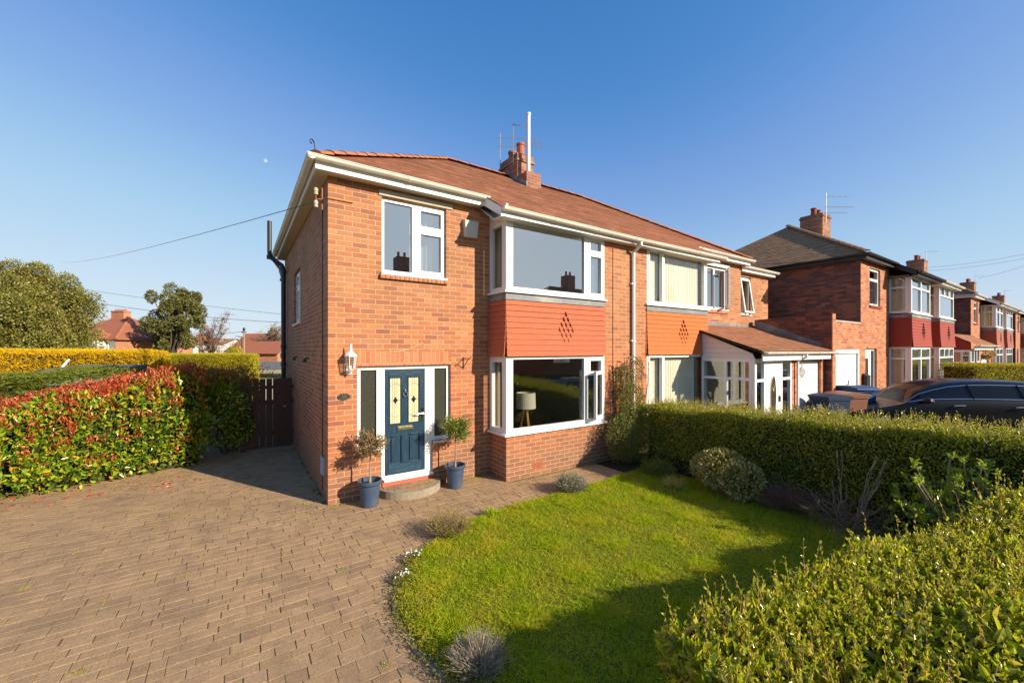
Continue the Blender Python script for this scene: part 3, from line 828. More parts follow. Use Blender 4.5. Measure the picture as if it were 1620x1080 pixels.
def ridge_run(mb, p0, p1, r=.1, L=.32):
    p0 = Vector(p0); p1 = Vector(p1); d = p1 - p0; n = max(1, round(d.length / L)); d.normalize()
    sd = d.cross(Vector((0, 0, 1))).normalized(); up = sd.cross(d).normalized()
    st = (p1 - p0).length / n
    for i in range(n):
        a = p0 + d * (i * st) + up * (.006 + random.uniform(-.004, .004)); b = p0 + d * ((i + 1) * st - .012) + up * random.uniform(-.004, .004)
        K = 6
        for k_ in range(K):
            t0 = math.pi * (k_ / K * .9 + .05); t1 = math.pi * ((k_ + 1) / K * .9 + .05)
            f = [a + sd * math.cos(t0) * r + up * math.sin(t0) * r * .6, b + sd * math.cos(t0) * r * .94 + up * math.sin(t0) * r * .58,
                 b + sd * math.cos(t1) * r * .94 + up * math.sin(t1) * r * .58, a + sd * math.cos(t1) * r + up * math.sin(t1) * r * .6]
            mb.face(f, smooth=True)
        for q in (a, b):
            mb.face([q + sd * math.cos(math.pi * (k_ / K * .9 + .05)) * r * .95 + up * math.sin(math.pi * (k_ / K * .9 + .05)) * r * .57 for k_ in range(K + 1)])
def gutter(mb, p0, p1, r=.055, brackets=True, nrm=None):
    """half round gutter, solid bottom, with brackets and rolled lip"""
    p0 = Vector(p0); p1 = Vector(p1); d = (p1 - p0).normalized(); sd = Vector((d.y, -d.x, 0))
    K = 8
    def ring(p, rr):
        return [p + sd * math.cos(math.pi + math.pi * i / K) * rr + Vector((0, 0, math.sin(math.pi + math.pi * i / K) * rr * 1.0)) for i in range(K + 1)]
    a, b = ring(p0, r), ring(p1, r); a2, b2 = ring(p0, r - .006), ring(p1, r - .006)
    for i in range(K):
        mb.face([a[i], b[i], b[i + 1], a[i + 1]], smooth=True); mb.face([a2[i], a2[i + 1], b2[i + 1], b2[i]], smooth=True)
    mb.face([a[0], a2[0], b2[0], b[0]]); mb.face([a[K], b[K], b2[K], a2[K]])
    mb.face(a); mb.face(b[::-1])
    for s_ in (1, -1):
        mb.tube([p0 + sd * r * s_, p1 + sd * r * s_], .008, 6)
    if brackets:
        L = (p1 - p0).length; n = max(2, int(L / .95))
        for i in range(n + 1):
            q = p0.lerp(p1, (i + .02) / (n + .04)); w = d * .02
            A, B = ring(q - w, r + .007), ring(q + w, r + .007)
            for j in range(K): mb.face([A[j], B[j], B[j + 1], A[j + 1]])
            mb.face(A); mb.face(B[::-1])
UX = (1, 0, 0); UY = (0, 1, 0)
def window(parent, o, u, n, w, h, lights, fr='white', glass='glass', fw=.055, dep=.07, proud=.012, name='window', bars=None, label=None):
    """lights: (u0,u1,z0,z1,opening?) in metres inside the frame; o = lower left outer corner"""
    mb = MB()
    ops = [(l[0], l[1], l[2], l[3]) for l in lights]
    wall(mb, o, u, n, dep, 0, w, 0, h, ops)
    O = Vector(o); U = Vector(u); N = Vector(n)
    for l in lights:
        if len(l) > 4 and l[4]:
            e = .038
            wall(mb, O + N * proud, u, n, proud - .003, l[0] - e, l[1] + e, l[2] - e, l[3] + e, [(l[0], l[1], l[2], l[3])])
        if bars:
            nu, nz = bars(l)
            for i in range(1, nu):
                uu = l[0] + (l[1] - l[0]) * i / nu
                wall(mb, O - N * .02, u, n, .03, uu - .011, uu + .011, l[2], l[3])
            for i in range(1, nz):
                zz = l[2] + (l[3] - l[2]) * i / nz
                wall(mb, O - N * .02, u, n, .03, l[0], l[1], zz - .011, zz + .011)
    f = mb.build(name, M[fr], parent)
    if label: f['label'] = label
    g = MB()
    for l in lights:
        a = O - N * .035
        q = [a + U * (l[0] - .004) + Vector((0, 0, l[2] - .004)), a + U * (l[1] + .004) + Vector((0, 0, l[2] - .004)), a + U * (l[1] + .004) + Vector((0, 0, l[3] + .004)), a + U * (l[0] - .004) + Vector((0, 0, l[3] + .004))]
        if U.cross(Vector((0, 0, 1))).dot(N) < 0: q = q[::-1]
        g.face(q)
    g.build('pane', M[glass], f)
    return f
def curtain(name, label, p, u, w, h, mat='curtain', group=None, fold=.035, nf=None, parent=None, cat='curtain'):
    """pleated cloth hanging from height; p = lower corner"""
    mb = MB(); P = Vector(p); U = Vector(u); N = Vector((-U.y, U.x, 0))
    nf = nf or max(3, int(w / .09)); K = nf * 6
    pts = []
    for i in range(K + 1):
        t = i / K
        pts.append(P + U * (w * t) + N * (math.sin(t * nf * 2 * math.pi) * fold * (1 + .3 * math.sin(t * 9))))
    for i in range(K):
        a, b = pts[i], pts[i + 1]; zt = Vector((0, 0, h))
        mb.face([a, b, b + zt, a + zt], smooth=True)
    for i in range(K):
        a, b = pts[i] + N * .004, pts[i + 1] + N * .004; zt = Vector((0, 0, h))
        mb.face([b, a, a + zt, b + zt], smooth=True)
    o = mb.build(name, M[mat], parent)
    if parent is None: tag(o, label, cat, group)
    return o
def apron(mbx, o, u, n, w, h, courses=10, flare=.012, tw=.27, tilt=.016):
    """hung tiles: each course a tilted strip of separate tiles"""
    O = Vector(o); U = Vector(u); N = Vector(n); H = h / courses
    flip = U.cross(Vector((0, 0, 1))).dot(N) < 0
    for i in range(courses):
        z0 = i * H; off = (i % 2) * tw / 2
        x = -off
        while x < w:
            a, b = max(0, x) + .0005, min(w, x + tw) - .0005
            x += tw
            if b - a < .01: continue
            j = random.uniform(-.0015, .0015)
            fl = flare * (1 - i / courses) ** 2 * 3
            def P(uu, z, d): return O + U * uu + Vector((0, 0, z)) + N * d
            pr = tilt + .004 + fl + j; tp = .004 + fl
            zb = z0 + random.uniform(-.002, .002)
            f1 = [P(a, zb, pr), P(b, zb, pr), P(b, z0 + H * 1.02, tp), P(a, z0 + H * 1.02, tp)]
            f2 = [P(a, zb, pr - .014), P(b, zb, pr - .014), P(b, zb, pr), P(a, zb, pr)]
            f3 = [P(a, zb, pr - .014), P(a, zb, pr), P(a, z0 + H, tp), P(a, z0 + H, tp - .014)]
            f4 = [P(b, zb, pr), P(b, zb, pr - .014), P(b, z0 + H, tp - .014), P(b, z0 + H, tp)]
            for f in (f1, f2, f3, f4): mbx.face(f[::-1] if flip else f)
def diamond_mark(mb, o, u, n, uc, zc, H, tilt=.018, rows=(1, 2, 3, 4, 3, 2), dz=None, s=.052, fl=.02):
    """raised dark slivers coloured as the shade in gaps between pointed tiles, in a diamond"""
    O = Vector(o); U = Vector(u); N = Vector(n)
    m = len(rows)
    for r_, c_ in enumerate(rows):
        z = zc - (r_ - (m - 1) / 2) * H
        for i in range(c_):
            uu = uc + (i - (c_ - 1) / 2) * .105
            a = O + U * uu + Vector((0, 0, z)) + N * (tilt + fl)
            p = [a + U * -.024 + Vector((0, 0, s)), a + U * -.008 + Vector((0, 0, s * .9)), a + U * .024 + Vector((0, 0, -s * .55)), a + U * .008 + Vector((0, 0, -s * .45))]
            q = [x_ - N * .03 for x_ in p]
            mb.face(p); mb.face(q[::-1])
            for t_ in range(4): mb.face([p[t_], q[t_], q[(t_ + 1) % 4], p[(t_ + 1) % 4]])
# ------------------------------------------------------------------ near house (left half of the pair)
FZ = 4.73          # underside of the eaves
OV = .22; GZ = 4.88; PIT = .627; APX = 3.305; RZ = GZ + PIT * (APX + OV)
BYF = -.55         # front face of the bays
HA = thing('brick_house', 'near orange brick semi-detached house with blue front door and tile-hung bay', 'house', (0, 0, 0))
W1 = (.766, 1.843, 3.416, 4.59)        # small upstairs window
mb = MB()
front_ops = [W1, (.402, 1.925, .21, 1.98)]
# keep brick under the side lights
wall(mb, (0, 0, 0), UX, (0, -1, 0), .22, 0, 2.69, -.05, FZ + .2, [W1, (.402, .76, .72, 1.98), (.76, 1.6, .13, 1.98), (1.6, 1.925, .72, 1.98)])
side_ops = [(3.17, 4.34, 2.8, 3.97)]
wall(mb, (0, 0, 0), UY, (-1, 0, 0), .22, .22, 6.38, -.05, FZ + .2, side_ops, uoff=.11)
wall(mb, (0, 6.6, 0), UX, (0, 1, 0), .22, 0, 5.7, -.05, FZ + .2)
# bay plinth
wall(mb, (2.69, BYF, 0), UX, (0, -1, 0), .22, 0, 2.35, -.05, .745, [(.56, .77, .12, .24)], uoff=.05)
wall(mb, (2.69, BYF, 0), UY, (-1, 0, 0), .22, .22, .55, -.05, .745, uoff=.02)
# pier between the two bays
wall(mb, (5.04, BYF, 0), UX, (0, -1, 0), .22, 0, .66, -.05, FZ - .27, uoff=.03)
wmain = mb.build('wall', M['brick'], HA)
# brick panel behind the hung tiles
mb = MB(); mb.box(2.70, 5.035, BYF + .03, BYF + .2, 2.12, 3.17); mb.box(2.70, 2.85, BYF + .1, 0, 2.12, 3.17)
mb.build('bay_spandrel', M['brick'], HA)
# rear extension
mb = MB()
wall(mb, (.25, 6.62, 0), UY, (-1, 0, 0), .22, 0, 2.98, -.05, 4.6, [(1.2, 2.0, 3.0, 4.1)])
wall(mb, (.25, 9.82, 0), UX, (0, 1, 0), .22, 0, 3.2, -.05, 4.6)
mb.build('rear_wall', M['brick'], HA)
mb = MB(); mb.box(.12, 3.5, 6.9, 9.95, 4.60, 4.66)
mb.build('rear_roof', M['felt'], HA)
window(HA, (.31, 7.82, 3.0), UY, (-1, 0, 0), .8, 1.1, [(.06, .74, .06, 1.04)])
# soldier course over the door, brick sill, concrete lintel
mb = MB(); wall(mb, (0, -.006, 0), UX, (0, -1, 0), .1, .40, 1.93, 1.983, 2.2)
sd_ = mb.build('lintel', M['soldier'], HA); sd_['label'] = 'upright brick lintel over the front door'
mb = MB(); mb.box(.72, 1.95, -.018, .1, 4.60, 4.685)
q = mb.build('lintel', M['concrete'], HA); q['label'] = 'cream painted concrete lintel under the eaves'  # glow stands in for sunlight on the moon
mb = MB()
for i in range(15):
    x0 = .735 + i * .0755
    mb.hexa([(x0, -.052, 3.325), (x0 + .069, -.052, 3.325), (x0 + .069, .1, 3.325), (x0, .1, 3.325), (x0, -.052, 3.388), (x0 + .069, -.052, 3.388), (x0 + .069, .1, 3.412), (x0, .1, 3.412)])
mb.build('window_sill', M['soldier'], HA)
# air bricks
for (ax, az, ay) in ((.235, 2.785, 0), (3.25, .12, BYF), (5.14, 4.27, BYF), ):
    mb = MB(); w_, h_ = .2, .068 if az != .12 else .12
    wall(mb, (ax, ay - .004, az), UX, (0, -1, 0), .03, 0, w_, 0, h_, [(.012 + i * .026, .026 + i * .026, .008 + j * .026, .024 + j * .026) for i in range(7) for j in range(2 if h_ < .1 else 4)])
    mb.box(ax, ax + w_, ay + .035, ay + .06, az, az + h_)
    mb.build('air_brick', M['terracotta'], HA)

# front door set
fd = MB()
O = (.402, .055, .13)
# frame pieces: (coordinates local to O)
wall(fd, O, UX, (0, -1, 0), .07, 0, .358, .585, 1.85, [(.06, .30, .655, 1.79)])
wall(fd, O, UX, (0, -1, 0), .07, .358, 1.203, .08, 1.85, [(.423, 1.084, .13, 1.792)])
wall(fd, O, UX, (0, -1, 0), .07, 1.203, 1.523, .585, 1.85, [(1.25, 1.47, .655, 1.79)])
fd.box(.80, 1.60, -.03, .05, .185, .215)
dframe = fd.build('door_frame', M['white'], HA)
for a, b in ((.06, .30), (1.25, 1.47)):
    g = MB()
    g.face([(O[0] + a, .085, O[2] + .655), (O[0] + b, .085, O[2] + .655), (O[0] + b, .085, O[2] + 1.79), (O[0] + a, .085, O[2] + 1.79)])
    g.build('side_light_pane', M['seeded'], dframe)
for a, b in ((.402, .76), (1.605, 1.925)):
    mb = MB(); mb.box(a, b, -.03, .1, .695, .716); mb.build('frame_sill', M['white'], dframe)
DX0, DX1, DZ0, DZ1, DY = .828, 1.483, .262, 1.92, .068
dw = DX1 - DX0
mb = MB()
px = [(.045, .185, .62), ]
glz = [(.085, .27), (dw - .27, dw - .085)]
ops = [(a, b, .80, 1.53) for a, b in glz] + [(a, b, .17, .60) for a, b in glz]
wall(mb, (DX0, DY, DZ0), UX, (0, -1, 0), .045, 0, dw, 0, DZ1 - DZ0, ops)
door = mb.build('front_door', M['door'], HA); door['label'] = 'dark blue panelled front door with two leaded glass panels'
for a, b in glz:
    mb = MB(); mb.hexa([(DX0 + a, DY + .022, DZ0 + .17), (DX0 + b, DY + .022, DZ0 + .17), (DX0 + b, DY + .04, DZ0 + .17), (DX0 + a, DY + .04, DZ0 + .17),
             (DX0 + a, DY + .022, DZ0 + .60), (DX0 + b, DY + .022, DZ0 + .60), (DX0 + b, DY + .04, DZ0 + .60), (DX0 + a, DY + .04, DZ0 + .60)])
    i_ = .025
    mb.box(DX0 + a + i_, DX0 + b - i_, DY + .006, DY + .03, DZ0 + .2, DZ0 + .57)
    mb.build('door_panel', M['door'], door)
mb = MB()
mb.box(DX0 + .06, DX1 - .06, DY - .006, DY + .01, DZ0 + .03, DZ0 + .145)
mb.box(DX0 + .06, DX0 + .22, DY - .006, DY + .01, DZ0 + .145, DZ0 + .165); mb.box(DX1 - .22, DX1 - .06, DY - .006, DY + .01, DZ0 + .145, DZ0 + .165)
mb.build('door_rail', M['doorrail'], door); mb = MB()
mb.box(DX0 + .07, DX1 - .07, DY - .006, DY + .01, DZ0 + 1.555, DZ0 + 1.635)
mb.build('door_rail', M['doorrail'], door); mb = MB()
mb.prism([(DX0 + .09, DZ0 + .625), (DX0 + .11, DZ0 + .598), (DX0 + .22, DZ0 + .598), (DX0 + .25, DZ0 + .625)], 'y', DY - .008, DY + .01)
mb.build('door_moulding', M['doorrail'], door); mb = MB()
mb.prism([(DX1 - .25, DZ0 + .625), (DX1 - .22, DZ0 + .598), (DX1 - .11, DZ0 + .598), (DX1 - .09, DZ0 + .625)], 'y', DY - .008, DY + .01)
mb.build('door_moulding', M['doorrail'], door)
for a, b in glz:
    mb = MB(); lead = MB(); dia = MB(); bead = MB()
    x0, x1 = DX0 + a, DX0 + b; z0, z1 = DZ0 + .80, DZ0 + 1.53; xm = (x0 + x1) / 2; y_ = DY + .02
    mb.box(x0, x1, y_, y_ + .012, z0, z1)
    for xx in (x0 + .05, xm - .014, xm + .014, x1 - .05):
        lead.box(xx - .0025, xx + .0025, y_ - .004, y_ + .002, z0 + .01, z1 - .01)
    zc = DZ0 + 1.165
    for s_ in (1, -1):
        pts = [(x0 + .006, y_ - .001, zc + s_ * .22)] + [(x0 + .006 + (x1 - x0 - .012) * t, y_ - .001, zc + s_ * (.22 + .045 * math.sin(math.pi * t))) for t in (.15, .35, .5, .65, .85)] + [(x1 - .006, y_ - .001, zc + s_ * .22)]
        lead.tube(pts, .0028, 5)
    lead.box(x0, x1, y_ - .003, y_ + .002, zc - .0025, zc + .0025)
    dia.prism([(xm - .036, zc), (xm, zc - .055), (xm + .036, zc), (xm, zc + .055)], 'y', y_ - .006, y_ + .001)
    wall(bead, (x0 - .012, DY - .008, z0 - .012), UX, (0, -1, 0), .025, 0, x1 - x0 + .024, 0, z1 - z0 + .024, [(.014, x1 - x0 + .01, .014, z1 - z0 + .01)])
    mb.build('door_glass', M['doorglass'], door); lead.build('lead_came', M['lead'], door); dia.build('glass_diamond', M['diamond'], door); bead.build('glazing_bead', M['door'], door)
mb = MB(); mb.box(DX0 + .20, DX1 - .20, DY - .018, DY, DZ0 + .695, DZ0 + .755); mb.box(DX0 + .215, DX1 - .215, DY - .028, DY - .018, DZ0 + .712, DZ0 + .742)
mb.build('letter_box', M['gold'], door)
mb = MB(); ang = [i * math.pi / 8 for i in range(17)]
mb.tube([(DX0 + dw / 2 + .036 * math.sin(t), DY - .022, DZ0 + 1.255 + .036 * math.cos(t)) for t in ang], .008, 6, False)
mb.lathe((DX0 + dw / 2, DY - .012, DZ0 + 1.315), [(0, -.02), (.016, -.012), (.018, 0), (.012, .014), (0, .02)], 10)
mb.build('door_knocker', M['chrome'], door)
mb = MB(); mb.box(DX1 - .052, DX1 - .022, DY - .01, DY, DZ0 + .80, DZ0 + 1.02)
mb.tube([(DX1 - .037, DY - .01, DZ0 + .93), (DX1 - .037, DY - .05, DZ0 + .93), (DX1 - .15, DY - .055, DZ0 + .925)], .010, 8)
mb.build('door_handle', M['chrome'], door)
# red sill and threshold
mb = MB(); mb.box(.77, 1.62, -.02, .1, .10, .184)
mb.build('door_sill', M['redpaint'], HA)
mb = MB(); N_ = 18
arc = [(1.19 + .5 * math.cos(math.pi + math.pi * i / N_), -.02 + .44 * math.sin(math.pi + math.pi * i / N_)) for i in range(N_ + 1)]
arc2 = [(1.19 + .43 * math.cos(math.pi + math.pi * i / N_), -.02 + .37 * math.sin(math.pi + math.pi * i / N_)) for i in range(N_ + 1)]
mb.prism(arc, 'z', -.02, .118)
mb.build('door_step', M['step'], HA)
mb = MB()
for r_ in range(4):
    yy = -.03 - r_ * .095
    hw = .43 * math.sqrt(max(0, 1 - ((-yy + .04) / .385) ** 2))
    x = 1.19 - hw
    while x < 1.19 + hw - .03:
        L = min(random.choice([.12, .16, .2]), 1.19 + hw - x)
        mb.box(x + .003, x + L - .003, yy - .09, yy, .10, .122 + random.uniform(-.001, .002)); x += L
mb.build('step_paving', M['paver'], HA)

# windows
window(HA, (W1[0], .05, W1[2]), UX, (0, -1, 0), 1.077, 1.174, [(.05, .50, .055, 1.12), (.64, 1.0, .10, .70, 1), (.64, 1.0, .83, 1.08, 1)], glass='glassup')
mb = MB(); mb.box(W1[0] - .01, W1[1] + .01, -.035, .06, W1[2] - .028, W1[2] + .004); mb.build('sill_board', M['white'], HA)
window(HA, (-.0 + .06, 3.17, 2.8), UY, (-1, 0, 0), 1.17, 1.17, [(.06, .55, .06, 1.11), (.67, 1.10, .10, .74, 1), (.67, 1.10, .87, 1.07, 1)], glass='glassup')
mb = MB(); mb.box(-.04, .08, 3.14, 4.37, 2.765, 2.797); mb.build('sill_board', M['white'], HA)
BW = 2.35
for (z0, z1, nm, gl) in ((3.235, 4.47, 'upper', 'glassup'), (.80, 2.112, 'lower', 'glass')):
    h = z1 - z0
    if nm == 'upper': li = [(.14, 1.80, .07, h - .065), (1.955, 2.25, .10, h - .42, 1), (1.955, 2.25, h - .30, h - .10, 1)]
    else: li = [(.14, 1.80, .07, h - .05), (1.955, 2.25, h - .31, h - .10, 1), (1.90, 2.30, .08, h - .39)]
    window(HA, (2.69, BYF, z0), UX, (0, -1, 0), BW, h, li, glass=gl, name='bay_window')
    window(HA, (2.69, BYF + .072, z0), UY, (-1, 0, 0), .475, h, [(.065, .40, .07, h - .10)], glass='glasslow', name='bay_side_window')
    mb = MB(); mb.box(2.635, 5.075, BYF - .055, BYF + .05, z0 - .036, z0 - .002); mb.box(2.635, 2.75, BYF + .05, -.002, z0 - .036, z0 - .002)
    mb.build('sill_board', M['white'], HA)
# open casement of the lower bay
ca = MB(); hx = 4.99; wv = Vector((-math.cos(R(26)), -math.sin(R(26)), 0)); nv = Vector((wv.y, -wv.x, 0)); nv = Vector((math.sin(R(26)) * -1, -math.cos(R(26)), 0)) if False else Vector((wv.y, -wv.x, 0))
if nv.y > 0: nv = -nv
wall(ca, Vector((hx, BYF - .015, .88)), wv, nv, .05, 0, .42, 0, .93, [(.06, .36, .065, .865)])
csm = ca.build('open_casement', M['white'], HA); csm['label'] = 'white window sash standing ajar in the downstairs bay'
g = MB(); q0 = Vector((hx, BYF - .015, .88)) - nv * .025
g.face([q0 + wv * .06 + Vector((0, 0, .065)), q0 + wv * .36 + Vector((0, 0, .065)), q0 + wv * .36 + Vector((0, 0, .865)), q0 + wv * .06 + Vector((0, 0, .865))])
g.build('pane', M['glass'], csm)
# spandrel: lead flashing and hung tiles
def spandrel(parent, x0, x1, mat, leftside=True, rightside=False, zt=3.195, zb=2.115, courses=10, y=BYF, mark=True, hy=0.0):
    mb = MB()
    mb.hexa([(x0, y - .03, zt - .115), (x1, y - .03, zt - .115), (x1, y + .04, zt - .115), (x0, y + .04, zt - .115), (x0, y - .008, zt), (x1, y - .008, zt), (x1, y + .04, zt), (x0, y + .04, zt)])
    if leftside: mb.hexa([(x0 - .03, y - .03, zt - .115), (x0 - .002, y - .03, zt - .115), (x0 - .002, hy, zt - .115), (x0 - .03, hy, zt - .115), (x0 - .008, y - .008, zt), (x0 - .002, y - .008, zt), (x0 - .002, hy, zt), (x0 - .008, hy, zt)])
    mb.build('lead_apron', M['lead'], parent)
    mb = MB(); H = zt - .105 - zb
    apron(mb, (x0 - .012, y - .004, zb), UX, (0, -1, 0), x1 - x0 + .02, H, courses)
    if leftside: apron(mb, (x0 - .004, hy - .002 , zb), (0, -1, 0), (-1, 0, 0), hy - y + .012, H, courses)
    if rightside: apron(mb, (x1 + .004, y - .012, zb), (0, 1, 0), (1, 0, 0), hy - y, H, courses)
    mb.build('hung_tiles', M[mat], parent)
    if mark:
        mb = MB(); diamond_mark(mb, (x0, y - .004, zb), UX, (0, -1, 0), (x1 - x0) * .56, H * .53, H / courses)
        mb.build('diamond_pattern', M[mark if isinstance(mark, str) else 'slit'], parent)
spandrel(HA, 2.69, 5.035, 'hang')

# eaves: soffit, fascia, gutters
mb = MB()
mb.box(-.17, 2.48, -.17, .1, FZ, FZ + .02); mb.box(-.17, .1, -.17, 6.8, FZ + .0005, FZ + .0205)
mb.build('soffit', M['soffit'], HA)
mb = MB()
mb.box(-.19, 2.47, -.19, -.165, FZ - .012, FZ + .15)
mb.box(-.19, -.165, -.1645, 6.8, FZ - .012, FZ + .15)
# bay fascia and cheek
bz = GZ - .55 * PIT
mb.box(2.50, 5.70, BYF - .19, BYF - .165, bz - .13, bz + .005)
mb.hexa([(2.47, BYF - .19, bz - .14), (2.497, BYF - .19, bz - .14), (2.497, -.19, FZ - .012), (2.47, -.19, FZ - .012), (2.47, BYF - .19, bz + .01), (2.497, BYF - .19, bz + .01), (2.497, -.16, GZ + .015), (2.47, -.16, GZ + .015)])
mb.build('fascia', M['white'], HA)
mb = MB(); mb.box(2.50, 5.70, BYF - .164, BYF + .1, bz - .125, bz - .11)
mb.hexa([(2.50, BYF + .1, bz - .125), (2.688, BYF + .1, bz - .125), (2.688, 0, FZ - .01), (2.50, 0, FZ - .01), (2.50, BYF + .1, bz - .11), (2.688, BYF + .1, bz - .11), (2.688, 0, FZ + .005), (2.50, 0, FZ + .005)])
mb.build('bay_soffit', M['white'], HA)
mb = MB(); wall(mb, (2.69, BYF + .0, 0), UY, (-1, 0, 0), .04, .0, .55, 4.472, 4.70)
mb.box(2.69, 5.035, BYF, BYF + .05, 4.472, bz - .11)
mb.build('bay_cladding', M['white'], HA)
mb = MB()
gutter(mb, (-.30, -.245, GZ - .012), (2.53, -.245, GZ - .025))
gutter(mb, (2.47, BYF - .245, bz - .005), (5.72, BYF - .245, bz - .03))
mb.build('gutter', M['gutterw'], HA)
mb = MB(); gutter(mb, (-.245, -.28, GZ - .014), (-.245, 6.75, GZ - .03))
mb.build('gutter', M['gutterw'], HA)

# roof
def front_slope(mb, x0, x1, hipl, hipr, ridx=None):
    pass
mb = MB()
E0 = (-OV, -OV, GZ); AP = (APX, APX, RZ)
slope(mb, E0, (5.7, -OV, GZ), (5.7, APX, RZ), AP)
slope(mb, (-OV, 2 * APX + OV, GZ), E0, AP, AP)
slope(mb, (5.7, 2 * APX + OV, GZ), (-OV, 2 * APX + OV, GZ), AP, (5.7, APX, RZ))
slope(mb, (2.47, -OV - .55, bz), (5.7, -OV - .55, bz), (5.7, -OV, GZ + .003), (2.47, -OV, GZ + .003))
roofA = mb.build('roof', M['tile'], HA)
mb = MB(); mb.face([(-OV + .02, -OV + .02, GZ - .02), (5.7, -OV + .02, GZ - .02), (5.7, APX, RZ - .03), AP[:2] + (RZ - .03,)])
mb.hexa([(2.48, -OV - .5, bz - .02), (5.7, -OV - .5, bz - .02), (5.7, -OV, GZ - .03), (2.48, -OV, GZ - .03), (2.48, -OV - .5, bz - .005), (5.7, -OV - .5, bz - .005), (5.7, -OV, GZ - .012), (2.48, -OV, GZ - .012)])
mb.build('roof_felt', M['core'], HA)
mb = MB()
ridge_run(mb, (-OV + .02, -OV + .02, GZ + .0), (APX, APX, RZ - .01), .12); ridge_run(mb, (APX, APX, RZ - .01), (5.7, APX, RZ - .01), .12); ridge_run(mb, (-OV + .02, 2 * APX + OV - .02, GZ + .0), (APX, APX, RZ - .01), .12)
mb.build('ridge_tile', M['ridge'], HA)
mb = MB(); pts = []
for i in range(26):
    t = i / 25; a = t * 4.6; r_ = .055 * (1 - t * .75)
    pts.append((a, r_))
c0 = Vector((-.245, -.245, 5.03))
P_ = [Vector((-.215, -.215, 4.86)), Vector((-.19, -.19, 4.95))]
for a, r_ in pts: P_.append(c0 + Vector((1, 1, 0)).normalized() * (r_ * math.cos(a) ) + Vector((0, 0, 1)) * (r_ * math.sin(a) + .0))
mb.tube(P_, .009, 6)
mb.build('hip_iron', M['black'], HA)
# chimney
ch = MB()
cx0, cx1, cy0, cy1 = 5.27, 5.80, 2.86, 3.75
ch.box(cx0, cx1, cy0, cy1, 6.3, 7.40)
ch.box(cx0 - .035, cx1 + .035, cy0 - .035, cy1 + .035, 7.40, 7.47)
ch.box(cx0 - .01, cx1 + .01, cy0 - .01, cy1 + .01, 7.47, 7.62)
ch.box(cx0 - .005, cx1 - .06, 2.42, cy0 - .002, 6.25, 6.96)
chim = ch.build('chimney', M['chimbrick'], HA)
mb = MB(); mb.prism([(cy0 - .45, 6.52), (cy0 - .45, 6.68), (APX, 7.2), (cy1, 6.97), (cy1, 6.8), (APX, 7.0)], 'x', cx0 - .02, cx0 - .003)
mb.build('chimney_flashing', M['lead'], chim)
for (px_, py_, h_) in ((5.53, 3.08, .40), (5.53, 3.50, .34)):
    mb = MB(); mb.lathe((px_, py_, 7.60), [(.14, 0), (.125, .05), (.11, .12), (.105, h_ - .06), (.125, h_ - .05), (.125, h_), (.09, h_), (.085, .1)], 16)
    mb.build('chimney_pot', M['terracotta'], chim)
mb = MB(); mb.lathe((5.47, 2.63, 6.94), [(.075, 0), (.075, .03), (.055, .04), (.055, 1.62)], 14); mb.lathe((5.47, 2.63, 8.56), [(.055, 0), (.07, .015), (.07, .07), (0, .09)], 14)
mb.build('flue_pipe', M['flue'], chim)
# pipes on the side wall
mb = MB()
mb.tube([(-.40, 5.95, 5.55), (-.40, 5.95, 4.72), (-.36, 5.93, 4.60), (-.13, 5.85, 4.42), (-.09, 5.84, 4.30), (-.09, 5.84, -.02)], .055, 10)
for z_ in (4.25, 2.3, 1.85, 4.62):
    mb.tube([(-.09 if z_ < 4.4 else -.40, 5.84 if z_ < 4.4 else 5.95, z_ - .05), (-.09 if z_ < 4.4 else -.40, 5.84 if z_ < 4.4 else 5.95, z_ + .05)], .068, 10)
mb.build('soil_pipe', M['black'], HA)
mb = MB()
mb.tube([(-.245, 6.72, 4.80), (-.245, 6.72, 4.66), (-.03, 6.95, 4.42), (-.03, 6.95, 4.3)], .035, 8)
mb.tube([(-.03, 6.95, 4.3), (-.03, 6.95, 2.0), (.1, 6.95, 1.9), (.1, 6.95, 0)], .036, 8)
mb.lathe((-.03, 6.95, 4.28), [(.05, 0), (.07, .1), (.09, .14), (.09, .22)], 10)
mb.lathe((-.03, 6.95, 1.98), [(.05, 0), (.06, .14)], 10)
mb.build('downpipe', M['greypipe'], HA)
# cable down the corner and gas meter vent
mb = MB(); mb.tube([(-.008, .42, 4.70), (-.008, .42, .1)], .006, 5); mb.build('wall_cable', M['black'], HA); mb = MB(); mb.tube([(5.28, BYF - .006, 4.3), (5.28, BYF - .006, 1.6), (5.285, BYF - .006, .3)], .005, 5)
mb.build('wall_cable', M['black'], HA)
mb = MB(); mb.box(-.03, 0, .28, .46, .36, .62); mb.build('meter_box', M['greypipe'], HA)
# interior
mb = MB()
mb.box(.22, 5.6, .23, 6.4, -.02, .16); mb.box(2.75, 5.6, BYF + .12, .23, -.02, .16)
mb.box(.22, 5.6, .23, 6.4, 2.45, 2.6); mb.box(2.75, 5.6, BYF + .21, .23, 2.45, 2.6)
mb.build('interior_floor', M['floorw'], HA)
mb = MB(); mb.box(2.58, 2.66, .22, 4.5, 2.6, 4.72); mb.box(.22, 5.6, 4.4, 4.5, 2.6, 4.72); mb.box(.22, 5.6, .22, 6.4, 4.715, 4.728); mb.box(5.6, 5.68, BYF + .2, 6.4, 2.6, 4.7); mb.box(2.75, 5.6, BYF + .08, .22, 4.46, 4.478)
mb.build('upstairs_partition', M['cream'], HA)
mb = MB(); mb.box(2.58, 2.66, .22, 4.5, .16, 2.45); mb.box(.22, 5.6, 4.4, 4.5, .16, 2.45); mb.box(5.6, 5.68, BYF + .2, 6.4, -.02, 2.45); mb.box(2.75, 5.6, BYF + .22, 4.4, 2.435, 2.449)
mb.build('downstairs_partition', M['dimwall'], HA)

